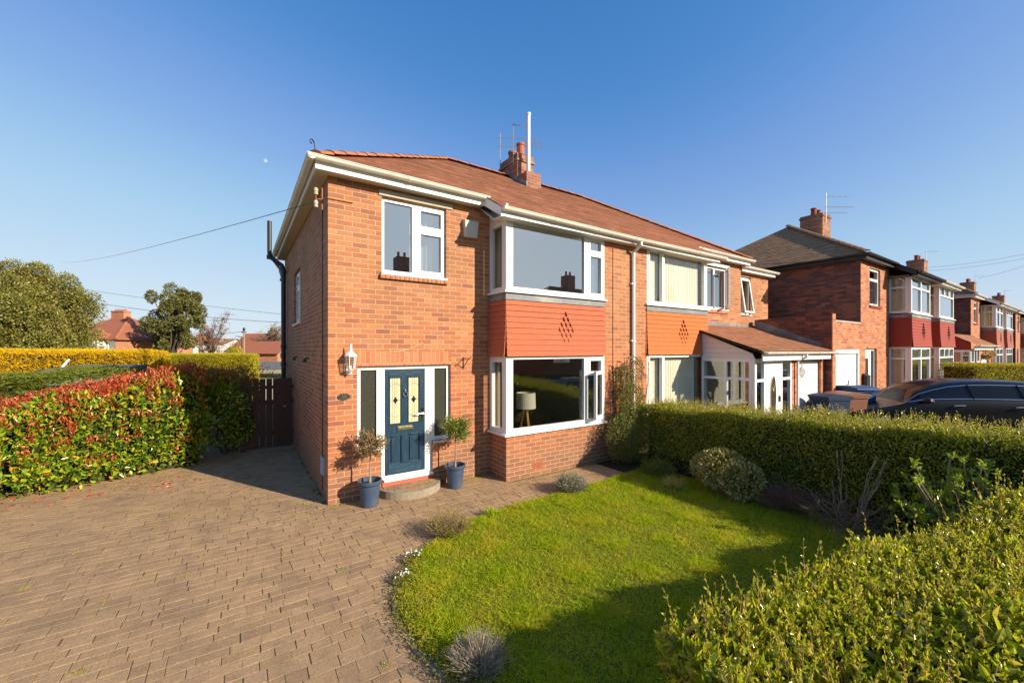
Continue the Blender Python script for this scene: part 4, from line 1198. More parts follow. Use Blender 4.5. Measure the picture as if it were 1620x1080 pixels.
# curtains and the lamp seen through the windows
curtain('curtain', 'cream curtain drawn back at the side of the near upstairs bay window', (2.84, BYF + .13, 3.30), (0, 1, 0), .66, 1.17)
curtain('curtain', 'pale curtain at the right end of the near upstairs bay window', (4.50, BYF + .16, 3.27), UX, .42, 1.19, 'net')
curtain('curtain', 'long cream curtain behind the side pane of the near downstairs bay', (2.84, -.12, .50), (.1, .99, 0), .34, 1.75)
curtain('curtain', 'white curtain inside the small upstairs window above the front door', (1.30, .28, 3.20), UX, .42, 1.4, 'net')
LX, LY = 3.71, .30
L_ = thing('tripod_lamp', 'tripod lamp with drum shade in the downstairs bay window', 'lamp', (LX, LY, .16))
for a in (0.3, 2.4, 4.5):
    mb = MB()
    mb.tube([(LX + .03 * math.cos(a), LY + .03 * math.sin(a), 1.08), (LX + .21 * math.cos(a), LY + .21 * math.sin(a), .17)], .017, 8)
    mb.build('leg', M['wood'], L_)
mb = MB(); mb.lathe((LX, LY, 1.06), [(.20, 0), (.19, .31), (.185, .31), (.195, 0)], 28); mb.lathe((LX, LY, 1.06), [(.0, .0), (.04, .0), (.03, .08), (0, .1)], 10)
mb.build('lamp_shade', M['shade'], L_)
# ------------------------------------------------------------------ attached house (right half of the pair)
HB = thing('brick_house', 'attached right-hand half with orange hung tiles and a white lean-to porch', 'house', (5.7, 0, 0))
XE = 11.4
mb = MB()
wall(mb, (0, BYF, 0), UX, (0, -1, 0), .22, 5.7, 6.36, -.05, FZ - .27, uoff=.03)
wall(mb, (0, 0, 0), UX, (0, -1, 0), .22, 8.69, XE, -.05, FZ + .2, [(9.58, 10.64, 3.36, 4.55)])
wall(mb, (XE, 0, 0), UY, (1, 0, 0), .22, .22, 6.38, -.05, FZ + .2)
wall(mb, (0, 6.6, 0), UX, (0, 1, 0), .22, 5.7, XE, -.05, FZ + .2)
wall(mb, (6.36, BYF, 0), UX, (0, -1, 0), .22, 0, 2.33, -.05, .745)
wall(mb, (8.69, BYF, 0), UY, (1, 0, 0), .22, .22, .55, -.05, .745); wall(mb, (8.69, BYF, 0), UY, (1, 0, 0), .08, .075, .55, .745, 4.45)
# side extension
wall(mb, (0, .12, 0), UX, (0, -1, 0), .22, XE, 13.35, 2.6, FZ - .02, [(11.55, 12.22, 3.30, 4.46)])
wall(mb, (13.35, .12, 0), UY, (1, 0, 0), .22, .22, 5.5, 2.6, FZ - .02)
mb.build('wall', M['brick'], HB)
mb = MB(); mb.box(6.365, 8.685, BYF + .03, BYF + .2, 2.12, 3.17)
mb.build('bay_spandrel', M['brick'], HB)
spandrel(HB, 6.36, 8.69, 'hangorange', True, True, hy=BYF + .04)
for (z0, z1, gl) in ((3.235, 4.47, 'glass'), (.80, 2.112, 'glass')):
    h = z1 - z0
    window(HB, (6.36, BYF, z0), UX, (0, -1, 0), 2.33, h, [(.09, .52, .07, h - .06, 1), (.62, 2.2, .07, h - .06)], glass='glassmid', name='bay_window')
    mb = MB(); mb.box(6.30, 8.74, BYF - .055, BYF + .05, z0 - .036, z0 - .002); mb.build('sill_board', M['white'], HB)
window(HB, (9.58, .05, 3.36), UX, (0, -1, 0), 1.06, 1.19, [(.05, .42, .06, 1.13), (.5, 1.0, .07, 1.12)], glass='glassup')
mb = MB(); mb.box(9.50, 10.75, -.02, .1, 4.55, 4.64); q = mb.build('lintel', M['white'], HB)
mb = MB(); mb.box(9.55, 10.68, -.045, .06, 3.33, 3.358); mb.build('sill_board', M['white'], HB)
mb = MB(); mb.box(9.58, 10.66, -.04, .06, 3.25, 3.328); mb.build('window_sill', M['soldier'], HB)
def sash(parent, o, ang, w, h, label, up=None, fw=.05):
    """opened sash, hinged at o, swung outward by ang degrees about the vertical"""
    uv_ = Vector((-math.cos(R(ang)), -math.sin(R(ang)), 0)) ; nn = Vector((uv_.y, -uv_.x, 0))
    if nn.y > 0: nn = -nn
    mb = MB(); wall(mb, o, uv_, nn, .045, 0, w, 0, h, [(fw, w - fw, fw, h - fw)])
    f = mb.build('open_casement', M['white'], parent); f['label'] = label
    g = MB(); a = Vector(o) - nn * .02
    g.face([a + uv_ * fw + Vector((0, 0, fw)), a + uv_ * (w - fw) + Vector((0, 0, fw)), a + uv_ * (w - fw) + Vector((0, 0, h - fw)), a + uv_ * fw + Vector((0, 0, h - fw))])
    g.build('pane', M['glass'], f); return f
sash(HB, (10.60, -.0, 3.42), 40, .5, 1.08, 'upstairs side-hung sash swung open')
# tilted window in the extension
wx = MB(); wall(wx, (11.55, .17, 3.30), UX, (0, -1, 0), .07, 0, .67, 0, 1.16, [(.05, .62, .05, 1.11)])
wf = wx.build('window', M['white'], HB)
mb = MB(); O_ = Vector((11.60, .15, 4.38)); tl = R(8)
def TP(a, b, d=0): return (O_.x + a, O_.y - b * math.sin(tl) - d * math.cos(tl), O_.z - b * math.cos(tl) + d * math.sin(tl))
for (a0, a1, b0, b1) in ((0, .05, 0, 1.05), (.50, .55, 0, 1.05), (.05, .50, 0, .05), (.05, .50, 1.0, 1.05)):
    mb.hexa([TP(a0, b1, .04), TP(a1, b1, .04), TP(a1, b1, 0), TP(a0, b1, 0), TP(a0, b0, .04), TP(a1, b0, .04), TP(a1, b0, 0), TP(a0, b0, 0)])
ts = mb.build('tilted_sash', M['white'], wf)
g = MB(); g.face([TP(.05, 1.0, .02), TP(.50, 1.0, .02), TP(.50, .05, .02), TP(.05, .05, .02)])
g.build('pane', M['glass'], wf)
mb = MB(); mb.box(11.52, 12.25, .08, .18, 3.27, 3.298); mb.build('sill_board', M['white'], HB)
# eaves
mb = MB()
mb.box(5.7, 8.92, BYF - .19, BYF - .165, bz - .13, bz + .005)
mb.box(8.92, 11.58, -.19, -.165, FZ - .012, FZ + .15)
mb.box(11.42, 13.5, -.04, -.015, FZ - .16, FZ - .02)
mb.hexa([(8.92, BYF - .19, bz - .14), (8.945, BYF - .19, bz - .14), (8.945, -.19, FZ - .012), (8.92, -.19, FZ - .012), (8.92, BYF - .19, bz + .01), (8.945, BYF - .19, bz + .01), (8.945, -.16, GZ + .015), (8.92, -.16, GZ + .015)])
mb.build('fascia', M['white'], HB)
mb = MB(); mb.box(5.7, 8.915, BYF - .164, BYF + .1, bz - .125, bz - .11); mb.box(8.95, 11.6, -.17, .1, FZ, FZ + .02); mb.box(11.42, 13.5, -.014, .2, FZ - .155, FZ - .14)
mb.box(6.36, 8.69, BYF, BYF + .05, 4.472, bz - .126)
mb.build('soffit', M['soffit'], HB)
mb = MB()
gutter(mb, (5.72, BYF - .245, bz - .03), (9.1, BYF - .245, bz - .01)); gutter(mb, (8.75, -.245, GZ - .02), (11.68, -.245, GZ - .02)); gutter(mb, (11.40, -.09, FZ - .02), (13.58, -.09, FZ - .02))
mb.build('gutter', M['gutterw'], HB)
mb = MB(); mb.tube([(5.86, BYF - .245, bz - .05), (5.86, BYF - .245, bz - .14), (5.86, BYF - .06, bz - .25), (5.86, BYF - .05, bz - .4), (5.86, BYF - .05, .05)], .034, 10)
for z_ in (1.0, 2.4, 3.6): mb.box(5.80, 5.92, BYF - .06, BYF, z_, z_ + .03)
mb.build('downpipe', M['white'], HB)
for ax in (5.92,):
    mb = MB(); wall(mb, (ax, BYF - .004, 4.07), UX, (0, -1, 0), .03, 0, .16, 0, .14, [(.012 + i * .026, .026 + i * .026, .008 + j * .026, .024 + j * .026) for i in range(5) for j in range(5)]); mb.box(ax, ax + .16, BYF + .035, BYF + .06, 4.07, 4.21)
    mb.build('air_brick', M['terracotta'], HB)
mb = MB()
slope(mb, (5.7, -OV, GZ), (XE + OV, -OV, GZ), (XE - APX, APX, RZ), (5.7, APX, RZ))
slope(mb, (XE + OV, -OV, GZ), (XE + OV, 2 * APX + OV, GZ), (XE - APX, APX, RZ), (XE - APX, APX, RZ))
slope(mb, (XE + OV, 2 * APX + OV, GZ), (5.7, 2 * APX + OV, GZ), (5.7, APX, RZ), (XE - APX, APX, RZ))
slope(mb, (5.7, -OV - .55, bz), (8.92, -OV - .55, bz), (8.92, -OV, GZ + .003), (5.7, -OV, GZ + .003))
slope(mb, (11.5, -.1, FZ - .03), (13.55, -.1, FZ - .03), (13.1, 2.5, FZ + .75), (11.5, 2.5, FZ + .75))
mb.build('roof', M['tile2'], HB)
mb = MB(); mb.face([(5.7, -OV + .02, GZ - .02), (XE + OV - .02, -OV + .02, GZ - .02), (XE - APX, APX, RZ - .03), (5.7, APX, RZ - .03)])
mb.hexa([(5.7, -OV - .5, bz - .02), (8.9, -OV - .5, bz - .02), (8.9, -OV, GZ - .03), (5.7, -OV, GZ - .03), (5.7, -OV - .5, bz - .005), (8.9, -OV - .5, bz - .005), (8.9, -OV, GZ - .012), (5.7, -OV, GZ - .012)])
mb.build('roof_felt', M['core'], HB)
mb = MB(); ridge_run(mb, (5.7, APX, RZ - .01), (XE - APX, APX, RZ - .01), .12); ridge_run(mb, (XE + OV - .02, -OV + .02, GZ), (XE - APX, APX, RZ - .01), .12)
mb.build('ridge_tile', M['ridge'], HB)
mb = MB(); mb.box(8.75, 11.4, -.035, 0, 2.86, 2.98); mb.box(11.4, 12.4, .08, .12, 2.88, 2.96)
mb.build('lead_apron', M['lead'], HB)
# lean-to: porch and garage under one roof
LX0, LX1, LYF = 8.42, 12.22, -1.82
LP = thing('lean_to_porch', 'white glazed lean-to porch and garage with brown tiled roof beside the attached house', 'porch', (8.6, -1.72, 0))
mb = MB()
slope(mb, (LX0 - .1, LYF - .2, 2.20), (LX1, LYF - .2, 2.20), (LX1, -.01, 2.90), (LX0 - .1, -.01, 2.90))
slope(mb, (LX1, LYF - .2, 2.20), (LX1 + .02, LYF - .2, 2.20), (12.6, .12, 2.94), (LX1, .12, 2.94))
mb.build('roof', M['leantile'], LP)
mb = MB(); mb.hexa([(LX0 - .09, LYF - .18, 2.15), (LX1, LYF - .18, 2.15), (LX1, 0, 2.85), (LX0 - .09, 0, 2.85), (LX0 - .09, LYF - .18, 2.185), (LX1, LYF - .18, 2.185), (LX1, -.005, 2.885), (LX0 - .09, -.005, 2.885)])
mb.build('verge_board', M['core'], LP)
mb = MB(); gutter(mb, (LX0 - .02, LYF - .24, 2.17), (LX1 + .1, LYF - .24, 2.16), .045)
mb.build('gutter', M['gutterw'], LP)
mb = MB(); mb.box(LX0 + .02, LX1 - .05, LYF - .16, LYF - .135, 1.98, 2.13); mb.build('fascia', M['white'], LP)
# side cladding triangle and glazed side
mb = MB()
nb = 7
for i in range(nb):
    z0 = 2.02 + i * .125; z1 = z0 + .122
    ymax = LYF + (z1 - 2.12) / .70 * 1.70
    y0 = max(LYF, ymax)
    if max(LYF, LYF + (z0 - 2.12) / .70 * 1.70) < BYF - .08: mb.hexa([(LX0 - .008, max(LYF, LYF + (z0 - 2.12) / .70 * 1.70), z0), (LX0 + .03, max(LYF, LYF + (z0 - 2.12) / .70 * 1.70), z0), (LX0 + .03, BYF - .03, z0), (LX0 - .008, BYF - .03, z0), (LX0, min(y0, BYF - .03), z1), (LX0 + .03, min(y0, BYF - .03), z1), (LX0 + .03, BYF - .03, z1), (LX0, BYF - .03, z1)])
mb.build('cladding', M['renderpink'], LP)
window(LP, (LX0, BYF - .02, .25), (0, -1, 0), (-1, 0, 0), 1.178, 1.77, [(.05, .56, .35, 1.28), (.05, .56, 1.34, 1.70), (.62, 1.12, .35, 1.28), (.62, 1.12, 1.34, 1.70)])
window(LP, (LX0, LYF, .1), UX, (0, -1, 0), .48, 1.92, [(.08, .42, .06, 1.40), (.08, .42, 1.46, 1.84)])
window(LP, (9.60, LYF, .1), UX, (0, -1, 0), .64, 1.92, [(.14, .56, .06, 1.40), (.14, .56, 1.46, 1.84)])
mb = MB(); wall(mb, (8.90, LYF, .1), UX, (0, -1, 0), .06, 0, .70, 0, 1.92, [])
pd = mb.build('porch_door', M['white'], LP)
mb = MB(); K = 24
mb.prism([(9.25 + .125 * math.cos(t * 2 * math.pi / K), 1.15 + .48 * math.sin(t * 2 * math.pi / K)) for t in range(K)], 'y', LYF - .008, LYF + .01); mb.build('oval_glass', M['seeded'], pd)
mb = MB(); mb.tube([(9.25 + .125 * math.cos(t * 2 * math.pi / K), LYF - .01, 1.15 + .48 * math.sin(t * 2 * math.pi / K)) for t in range(K + 1)], .012, 6, False)
for t in (.7, 1.57, 2.4): mb.tube([(9.25, LYF - .012, 1.25), (9.25 + .12 * math.cos(t), LYF - .012, 1.15 + .46 * math.sin(t))], .006, 5)
mb.build('oval_trim', M['gold'], pd)
mb = MB(); mb.box(9.54, 9.56, LYF - .04, LYF, 1.0, 1.14); mb.build('door_handle', M['black'], pd)
mb = MB()
wall(mb, (0, LYF + .01, 0), UX, (0, -1, 0), .22, 10.25, LX1, -.05, 2.12, [(10.55, 12.02, -.04, 1.93)])
wall(mb, (LX0, LYF + .02, 0), UX, (0, -1, 0), .1, 0, 1.82, -.05, .1)
wall(mb, (LX0, LYF + .02, 0), UY, (-1, 0, 0), .1, .1, 1.7, -.05, .25)
mb.build('wall', M['brick2'], LP)
mb = MB()
for i in range(8): mb.box(10.56, 12.01, LYF + .08, LYF + .11, .02 + i * .237, .25 + i * .237)
mb.box(10.56, 12.01, LYF + .1, LYF + .12, .02, 1.92)
mb.build('garage_door', M['white'], LP)
mb = MB(); mb.tube([(10.44, LYF - .24, 2.12), (10.44, LYF - .24, 2.05), (10.44, LYF - .05, 1.95), (10.44, LYF - .05, .1)], .032, 8); mb.build('downpipe', M['white'], LP)
def lantern(o, label, s=1.0, y=0):
    t = thing('wall_lantern', label, 'wall lamp', o)
    X_, Y_, Z_ = o; a = 6
    def hexr(r0, z0, r1, z1, mbx):
        for i in range(a):
            t0 = i * math.pi * 2 / a; t1 = (i + 1) * math.pi * 2 / a
            q = [(X_ + s * r0 * math.cos(t0), Y_ - .13 * s + s * r0 * math.sin(t0), Z_ + s * z0), (X_ + s * r0 * math.cos(t1), Y_ - .13 * s + s * r0 * math.sin(t1), Z_ + s * z0),
                 (X_ + s * r1 * math.cos(t1), Y_ - .13 * s + s * r1 * math.sin(t1), Z_ + s * z1), (X_ + s * r1 * math.cos(t0), Y_ - .13 * s + s * r1 * math.sin(t0), Z_ + s * z1)]
            mbx.face(q)
    m1 = MB(); hexr(.012, .21, .022, .16, m1); hexr(.022, .16, .088, .085, m1); hexr(.088, .085, .088, .07, m1); hexr(.088, .07, .05, .07, m1)
    hexr(.05, -.105, .03, -.13, m1); hexr(.055, -.105, .05, -.105, m1); hexr(.008, .26, .014, .21, m1)
    m1.box(X_ - .04 * s, X_ + .04 * s, Y_ - .02 * s, Y_ - .002, Z_ - .19 * s, Z_ - .06 * s)
    m1.tube([(X_, Y_ - .02 * s, Z_ - .15 * s), (X_, Y_ - .09 * s, Z_ - .175 * s), (X_, Y_ - .13 * s, Z_ - .12 * s)], .012 * s, 7)
    for i in range(a):
        t0 = i * math.pi * 2 / a
        m1.tube([(X_ + s * .053 * math.cos(t0), Y_ - .13 * s + s * .053 * math.sin(t0), Z_ - s * .105), (X_ + s * .076 * math.cos(t0), Y_ - .13 * s + s * .076 * math.sin(t0), Z_ + s * .07)], .005 * s, 5)
    m1.build('lantern_frame', M['white'], t)
    m2 = MB(); hexr(.05, -.10, .072, .068, m2); m2.build('lantern_glass', M['glass'], t)
lantern((.285, 0, 2.06), 'white hexagonal wall lantern beside the near front door')
lantern((10.66, LYF + .06, 1.66), 'small white wall lantern beside the lean-to garage door', .9)
for w in (dict(x=6.42, w=.5, z=3.30, h=1.12, l='cream vertical blind behind the narrow left pane of the attached house upstairs bay'), dict(x=7.0, w=1.5, z=3.30, h=1.12, l='cream vertical blind across the wide upstairs bay pane of the attached house'),
          dict(x=6.42, w=.5, z=.85, h=1.22, l='cream vertical blind behind the narrow left pane of the attached house downstairs bay'), dict(x=7.0, w=1.35, z=.85, h=1.22, l='cream vertical blind across the wide downstairs bay pane of the attached house')):
    curtain('vertical_blind', w['l'], (w['x'], BYF + .14, w['z']), UX, w['w'], w['h'], 'blind', cat='blind', fold=.008, nf=int(w['w'] / .09))
mb = MB(); mb.box(5.95, 8.6, BYF + .4, 3, 2.45, 2.6); mb.box(5.95, 8.6, 2.9, 3.0, -.02, 4.6); mb.box(5.95, 6.0, BYF + .25, 3, -.02, 4.6); mb.box(8.6, 8.66, BYF + .25, 3, -.02, 4.6); mb.box(8.75, 13.2, 2.9, 3.0, 2.6, 4.6); mb.box(8.75, 13.2, .35, 3.0, 4.55, 4.6); mb.box(8.75, 13.2, .35, 3, 2.6, 2.65); mb.box(8.6, 10.6, -.0, .2, -.02, 2.5)
mb.build('interior_wall', M['cream'], HB)
curtain('curtain', 'cream curtain at the right of the tilted extension window', (11.95, .32, 3.2), UX, .3, 1.3)

# ------------------------------------------------------------------ the row of similar pairs down the street
def row_half(X, Y, zb, mir, wallmat, panelmat, label, detail=2, gut='white', brick='brick2', dark=None, roofm='darktile', chimneylab=True, garage=False, porch=False, pots=2):
    """half of a pair: corner at X (outer), mirrored when mir; all in world metres"""
    s = -1 if mir else 1
    def xx(a): return X + s * a
    H = thing('brick_house', label, 'house', (X, Y, zb), 'pairs of brick houses further along the street')
    sx = (-1, 0, 0) if not mir else (1, 0, 0)
    fz = FZ + zb; gz = GZ + zb; rz = RZ + zb; yf = Y + BYF
    def WX(mb, y, a, b, z0, z1, ops=(), t=.22):
        lo, hi = sorted((xx(a), xx(b)))
        ops2 = [(*sorted((xx(p[0]), xx(p[1]))), p[2] + zb, p[3] + zb) for p in ops]
        wall(mb, (0, y, 0), UX, (0, -1, 0), t, lo, hi, z0 + zb, z1 + zb, ops2)
    mb = MB()
    WX(mb, Y, 0, 2.69, -.2, FZ + .2, [(.77, 1.78, 3.416, 4.59), (.40, 1.45, .1, 2.05)])
    WX(mb, yf, 2.69, 5.04, -.2, .745); WX(mb, Y, 5.04, 5.7, -.2, FZ + .1); wall(mb, (xx(5.04), yf, zb), UY, (-sx[0], 0, 0), .2, .22, .55, -.2, .745)
    wall(mb, (xx(2.69), yf, zb), UY, sx, .2, .22, .55, -.2, .745)
    wall(mb, (xx(0), Y + 6.6, 0), UX, (0, 1, 0), .22, *sorted((0, s * 5.7)), zb - .2, fz + .2)
    mb.build('wall', M[brick], H)
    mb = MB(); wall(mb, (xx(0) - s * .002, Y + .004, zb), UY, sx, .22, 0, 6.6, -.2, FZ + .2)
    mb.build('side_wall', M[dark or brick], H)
    # upstairs and downstairs bays
    for (z0, z1) in ((3.235, 4.47), (.80, 2.112)):
        h = z1 - z0; x0 = min(xx(2.69), xx(5.04))
        li = [(.08, 1.12, .07, h - .42), (1.22, 2.27, .07, h - .42), (.08, 1.12, h - .36, h - .07), (1.22, 2.27, h - .36, h - .07)]
        if mir: li = [(.08, 2.27, .07, h - .42), (.08, .76, h - .36, h - .07), (.84, 1.50, h - .36, h - .07), (1.58, 2.27, h - .36, h - .07)]
        window(H, (x0, yf, zb + z0), UX, (0, -1, 0), 2.35, h, li, glass='glass', name='bay_window')
        window(H, (xx(2.69), Y, zb + z0) if not mir else (xx(2.69), yf + .072, zb + z0), (0, -1, 0) if not mir else UY, sx, .475, h, [(.05, .40, .07, h - .42), (.05, .40, h - .36, h - .07)], glass='glasslow', name='bay_side_window')
        mb = MB(); mb.box(xx(2.64), xx(5.08), yf - .055, yf + .05, zb + z0 - .036, zb + z0 - .002); mb.build('sill_board', M['white'], H)
        mb = MB()
        if detail > 1:
            for (a, b) in ((2.75, 3.1), (3.5, 3.8), (4.6, 4.95)):
                o_ = curtain('curtain', '', (min(xx(a), xx(b)), yf + .14, zb + z0 + .03), UX, abs(b - a), h - .08, 'curtain', parent=None); o_.parent = H; o_.location -= H.location
                for key in ('label', 'category'):
                    if key in o_: del o_[key]
    for (z0, z1) in ((3.235, 4.47), (.80, 2.112)):
        h = z1 - z0
        window(H, (xx(5.04), Y, zb + z0) if mir else (xx(5.04), yf + .072, zb + z0), (0, -1, 0) if mir else UY, (-sx[0], 0, 0), .475, h, [(.05, .40, .07, h - .42), (.05, .40, h - .36, h - .07)], glass='glasslow', name='bay_side_window')
        for a_ in (2.80, 4.90):
            o_ = curtain('curtain', '', (xx(a_), yf + .08, zb + z0 + .03), UY, .70, h - .08, 'curtain', parent=None, fold=.02); o_.parent = H; o_.location -= H.location
            for key in ('label', 'category'):
                if key in o_: del o_[key]
    x0, x1 = sorted((xx(2.69), xx(5.035)))
    spandrel(H, x0, x1, panelmat, True, True, zt=3.195 + zb, zb=2.115 + zb, y=yf, hy=Y, mark='black' if detail > 0 else False)
    window(H, (min(xx(.77), xx(1.78)), Y + .05, zb + 3.416), UX, (0, -1, 0), 1.01, 1.174, [(.07, .94, .06, .78), (.07, .94, .86, 1.10)], glass='glass')
    mb = MB(); mb.box(xx(.74), xx(1.81), Y - .04, Y + .06, zb + 3.34, zb + 3.41); mb.build('window_sill', M['hangred'], H)
    window(H, (min(xx(1.05), xx(1.45)), Y + .06, zb + .75), UX, (0, -1, 0), .40, 1.30, [(.06, .34, .06, 1.24)], glass='glassdark')
    mb = MB(); WX(mb, Y + .004, 1.05, 1.45, .1, .74, t=.1); mb.build('wall_under_light', M[brick], H)
    mb = MB(); mb.box(xx(.40), xx(1.05), Y + .06, Y + .12, zb + .1, zb + 2.05)
    dd = mb.build('front_door', M['white'], H)
    mb = MB(); mb.box(xx(.62), xx(.82), Y + .045, Y + .07, zb + .95, zb + 1.75); mb.build('door_glass', M['seeded'], dd)
    # interior backing
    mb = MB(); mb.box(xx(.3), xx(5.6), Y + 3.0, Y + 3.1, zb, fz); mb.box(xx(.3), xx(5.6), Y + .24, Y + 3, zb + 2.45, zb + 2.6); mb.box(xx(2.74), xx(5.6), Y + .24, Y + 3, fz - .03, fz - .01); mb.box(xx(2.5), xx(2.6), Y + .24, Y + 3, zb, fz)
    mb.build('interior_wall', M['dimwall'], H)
    # eaves and roof
    gm = 'black' if gut == 'black' else 'white'
    mb = MB(); a, b = sorted((xx(-.19), xx(2.50)))
    mb.box(a, b, Y - .19, Y - .165, fz - .012, fz + .15); mb.box(xx(-.19), xx(-.165), Y - .1645, Y + 6.8, fz - .012, fz + .15)
    mb.box(xx(2.47), xx(5.7), yf - .19, yf - .165, zb + bz - .13, zb + bz + .005); xa_, xb_ = sorted((xx(2.47), xx(2.497))); mb.hexa([(xa_, yf - .19, zb + bz - .14), (xb_, yf - .19, zb + bz - .14), (xb_, Y - .19, fz - .012), (xa_, Y - .19, fz - .012), (xa_, yf - .19, zb + bz + .01), (xb_, yf - .19, zb + bz + .01), (xb_, Y - .16, gz + .015), (xa_, Y - .16, gz + .015)])
    mb.build('fascia', M[gm], H)
    mb = MB(); mb.box(xx(-.17), xx(2.48), Y - .17, Y + .1, fz, fz + .02); mb.box(xx(-.17), xx(.1), Y - .17, Y + 6.8, fz + .0005, fz + .0205); mb.box(xx(2.50), xx(5.7), yf - .164, yf + .6, zb + bz - .125, zb + bz - .11); mb.box(xx(2.69), xx(5.04), yf, yf + .05, zb + 4.472, zb + bz - .127)
    mb.build('soffit', M[gm], H)
    mb = MB(); p, q = sorted((xx(-.3), xx(2.53))); gutter(mb, (p, Y - .245, gz - .012), (q, Y - .245, gz - .02)); p, q = sorted((xx(2.47), xx(5.7))); gutter(mb, (p, yf - .245, zb + bz - .01), (q, yf - .245, zb + bz - .02)); gutter(mb, (xx(-.245), Y - .28, gz - .014), (xx(-.245), Y + 6.7, gz - .02), brackets=False)
    mb.build('gutter', M['black' if gut == 'black' else 'gutterw'], H)
    mb = MB()
    slope(mb, (xx(-OV), Y - OV, gz), (xx(5.7), Y - OV, gz), (xx(5.7), Y + APX, rz), (xx(APX), Y + APX, rz), .15)
    slope(mb, (xx(-OV), Y - OV, gz), (xx(-OV), Y + 2 * APX + OV, gz), (xx(APX), Y + APX, rz), (xx(APX), Y + APX, rz), .15)
    slope(mb, (xx(-OV), Y + 2 * APX + OV, gz), (xx(5.7), Y + 2 * APX + OV, gz), (xx(5.7), Y + APX, rz), (xx(APX), Y + APX, rz), .15)
    slope(mb, (xx(2.47), yf - OV, zb + bz), (xx(5.7), yf - OV, zb + bz), (xx(5.7), Y - OV, gz + .003), (xx(2.47), Y - OV, gz + .003), .15)
    mb.build('roof', M[roofm], H)
    mb = MB(); ridge_run(mb, (xx(-OV + .02), Y - OV + .02, gz + .03), (xx(APX), Y + APX, rz + .02)); ridge_run(mb, (xx(APX), Y + APX, rz + .025), (xx(5.7), Y + APX, rz + .025))
    mb.build('ridge_tile', M['darktile'], H)
    if not mir:
        mb = MB(); cxa, cxb = xx(5.2), xx(6.05); ya, yb = Y + 2.75, Y + 3.6
        mb.box(cxa, cxb, ya, yb, rz - .9, rz + .66); mb.box(cxa - .03, cxb + .03, ya - .03, yb + .03, rz + .66, rz + .73); mb.box(cxa, cxb, ya, yb, rz + .73, rz + .80)
        c_ = mb.build('chimney', M['chimbrick'], H)
        for i in range(pots):
            mb = MB(); px_ = cxa + .2 + i * (cxb - cxa - .4) / max(1, pots - 1)
            mb.lathe((px_, Y + 3.15, rz + .79), [(.13, 0), (.11, .06), (.10, .26), (.12, .27), (.12, .32), (.08, .32), (.08, .1)], 12); mb.build('chimney_pot', M['hangred'], c_)
    return H
N1 = row_half(14.5, -1.96, .2, False, 0, 'hangred', 'brick house with black gutters, dark mottled side wall and red painted bay panel', 2, 'black', 'brick2', 'darkbrick')
row_half(25.9, -1.96, .2, True, 0, 'hangred', 'second house of the next pair, white eaves board and red bay panel', 2, 'white', 'brick2', 'darkbrick', porch=True)
labs = ['left half of the second pair along the street, white gutters and brown tile-hung bay', 'right half of the second pair along the street, with plain brown tile-hung bay',
        'left half of the third pair along the street, only its upper floor edge in view', 'right half of the third pair along the street, far off behind the hedge',
        'left half of the fourth pair along the street, far off at the picture edge', 'right half of the fourth pair along the street, beyond all others']
for i in range(3):
    X_ = 30.6 + 16.1 * i
    row_half(X_, -1.96, .2, False, 0, 'hangbrown', labs[2 * i], 1 if i == 0 else 0, 'white', 'brick2', 'darkbrick', pots=[2, 2, 4][i])
    row_half(X_ + 11.4, -1.96, .2, True, 0, 'hangbrown', labs[2 * i + 1], 1 if i == 0 else 0, 'white', 'brick2', 'darkbrick')
# wide stack on a later ridge is part of those roofs; garage beside the mottled wall
GG = thing('brick_garage', 'flat-roofed brick garage with white up-and-over door and tall parapet wall', 'garage', (12.4, -1.96, .2))
mb = MB()
wall(mb, (0, -1.96, 0), UX, (0, -1, 0), .2, 12.44, 14.495, 0, 3.0, [(12.56, 14.30, .1, 2.13)])
mb.build('wall', M['brick2'], GG)
mb = MB(); mb.prism([(-1.97, 0), (-1.97, 3.2), (-.0, 3.14), (-.0, 0)], 'x', 12.24, 12.43)
mb.build('parapet_wall', M['darkbrick'], GG)
mb = MB(); mb.box(12.225, 12.445, -2.0, -1.971, 0, 3.2); mb.build('parapet_lit_end', M['brick2'], GG)  # front end of the parapet, sunlight put into its brighter brick
mb = MB(); mb.prism([(-1.75, 2.24), (-1.75, 2.40), (-1.2, 2.62), (-.6, 2.90), (0.0, 3.14), (0, 2.9)], 'x', 12.225, 12.238)
mb.build('lead_flashing', M['lead'], GG)
mb = MB(); mb.box(12.43, 14.49, -1.97, 0.0, 3.0, 3.04); mb.build('coping', M['concrete'], GG)
mb = MB(); mb.box(12.57, 14.29, -1.9, -1.87, .21, 2.12)
for i in range(7): mb.box(12.57, 14.29, -1.912, -1.9, .215 + i * .272, .47 + i * .272)
gd = mb.build('garage_door', M['white'], GG)
mb = MB(); mb.tube([(13.5, -1.92, 1.22), (13.5, -1.96, 1.22), (13.5, -1.96, 1.32), (13.56, -1.96, 1.32)], .014, 6); mb.build('door_handle', M['black'], gd)
mb = MB(); wall(mb, (12.5, -1.965, .1), UX, (0, -1, 0), .06, 0, 1.86, 0, 2.12, [(.07, 1.79, -.1, 2.02)]) ; mb.build('door_frame', M['white'], GG)
# letter box on the mottled house
t = thing('post_box', 'black wall-mounted post box beside the white door of the mottled-wall house', 'letter box', (14.78, -2.0, 1.2))
mb = MB(); mb.box(14.60, 14.86, -2.09, -1.965, 1.10, 1.42); mb.prism([(-2.11, 1.42), (-1.965, 1.50), (-1.965, 1.42)], 'x', 14.58, 14.88); mb.build('box_body', M['black'], t)
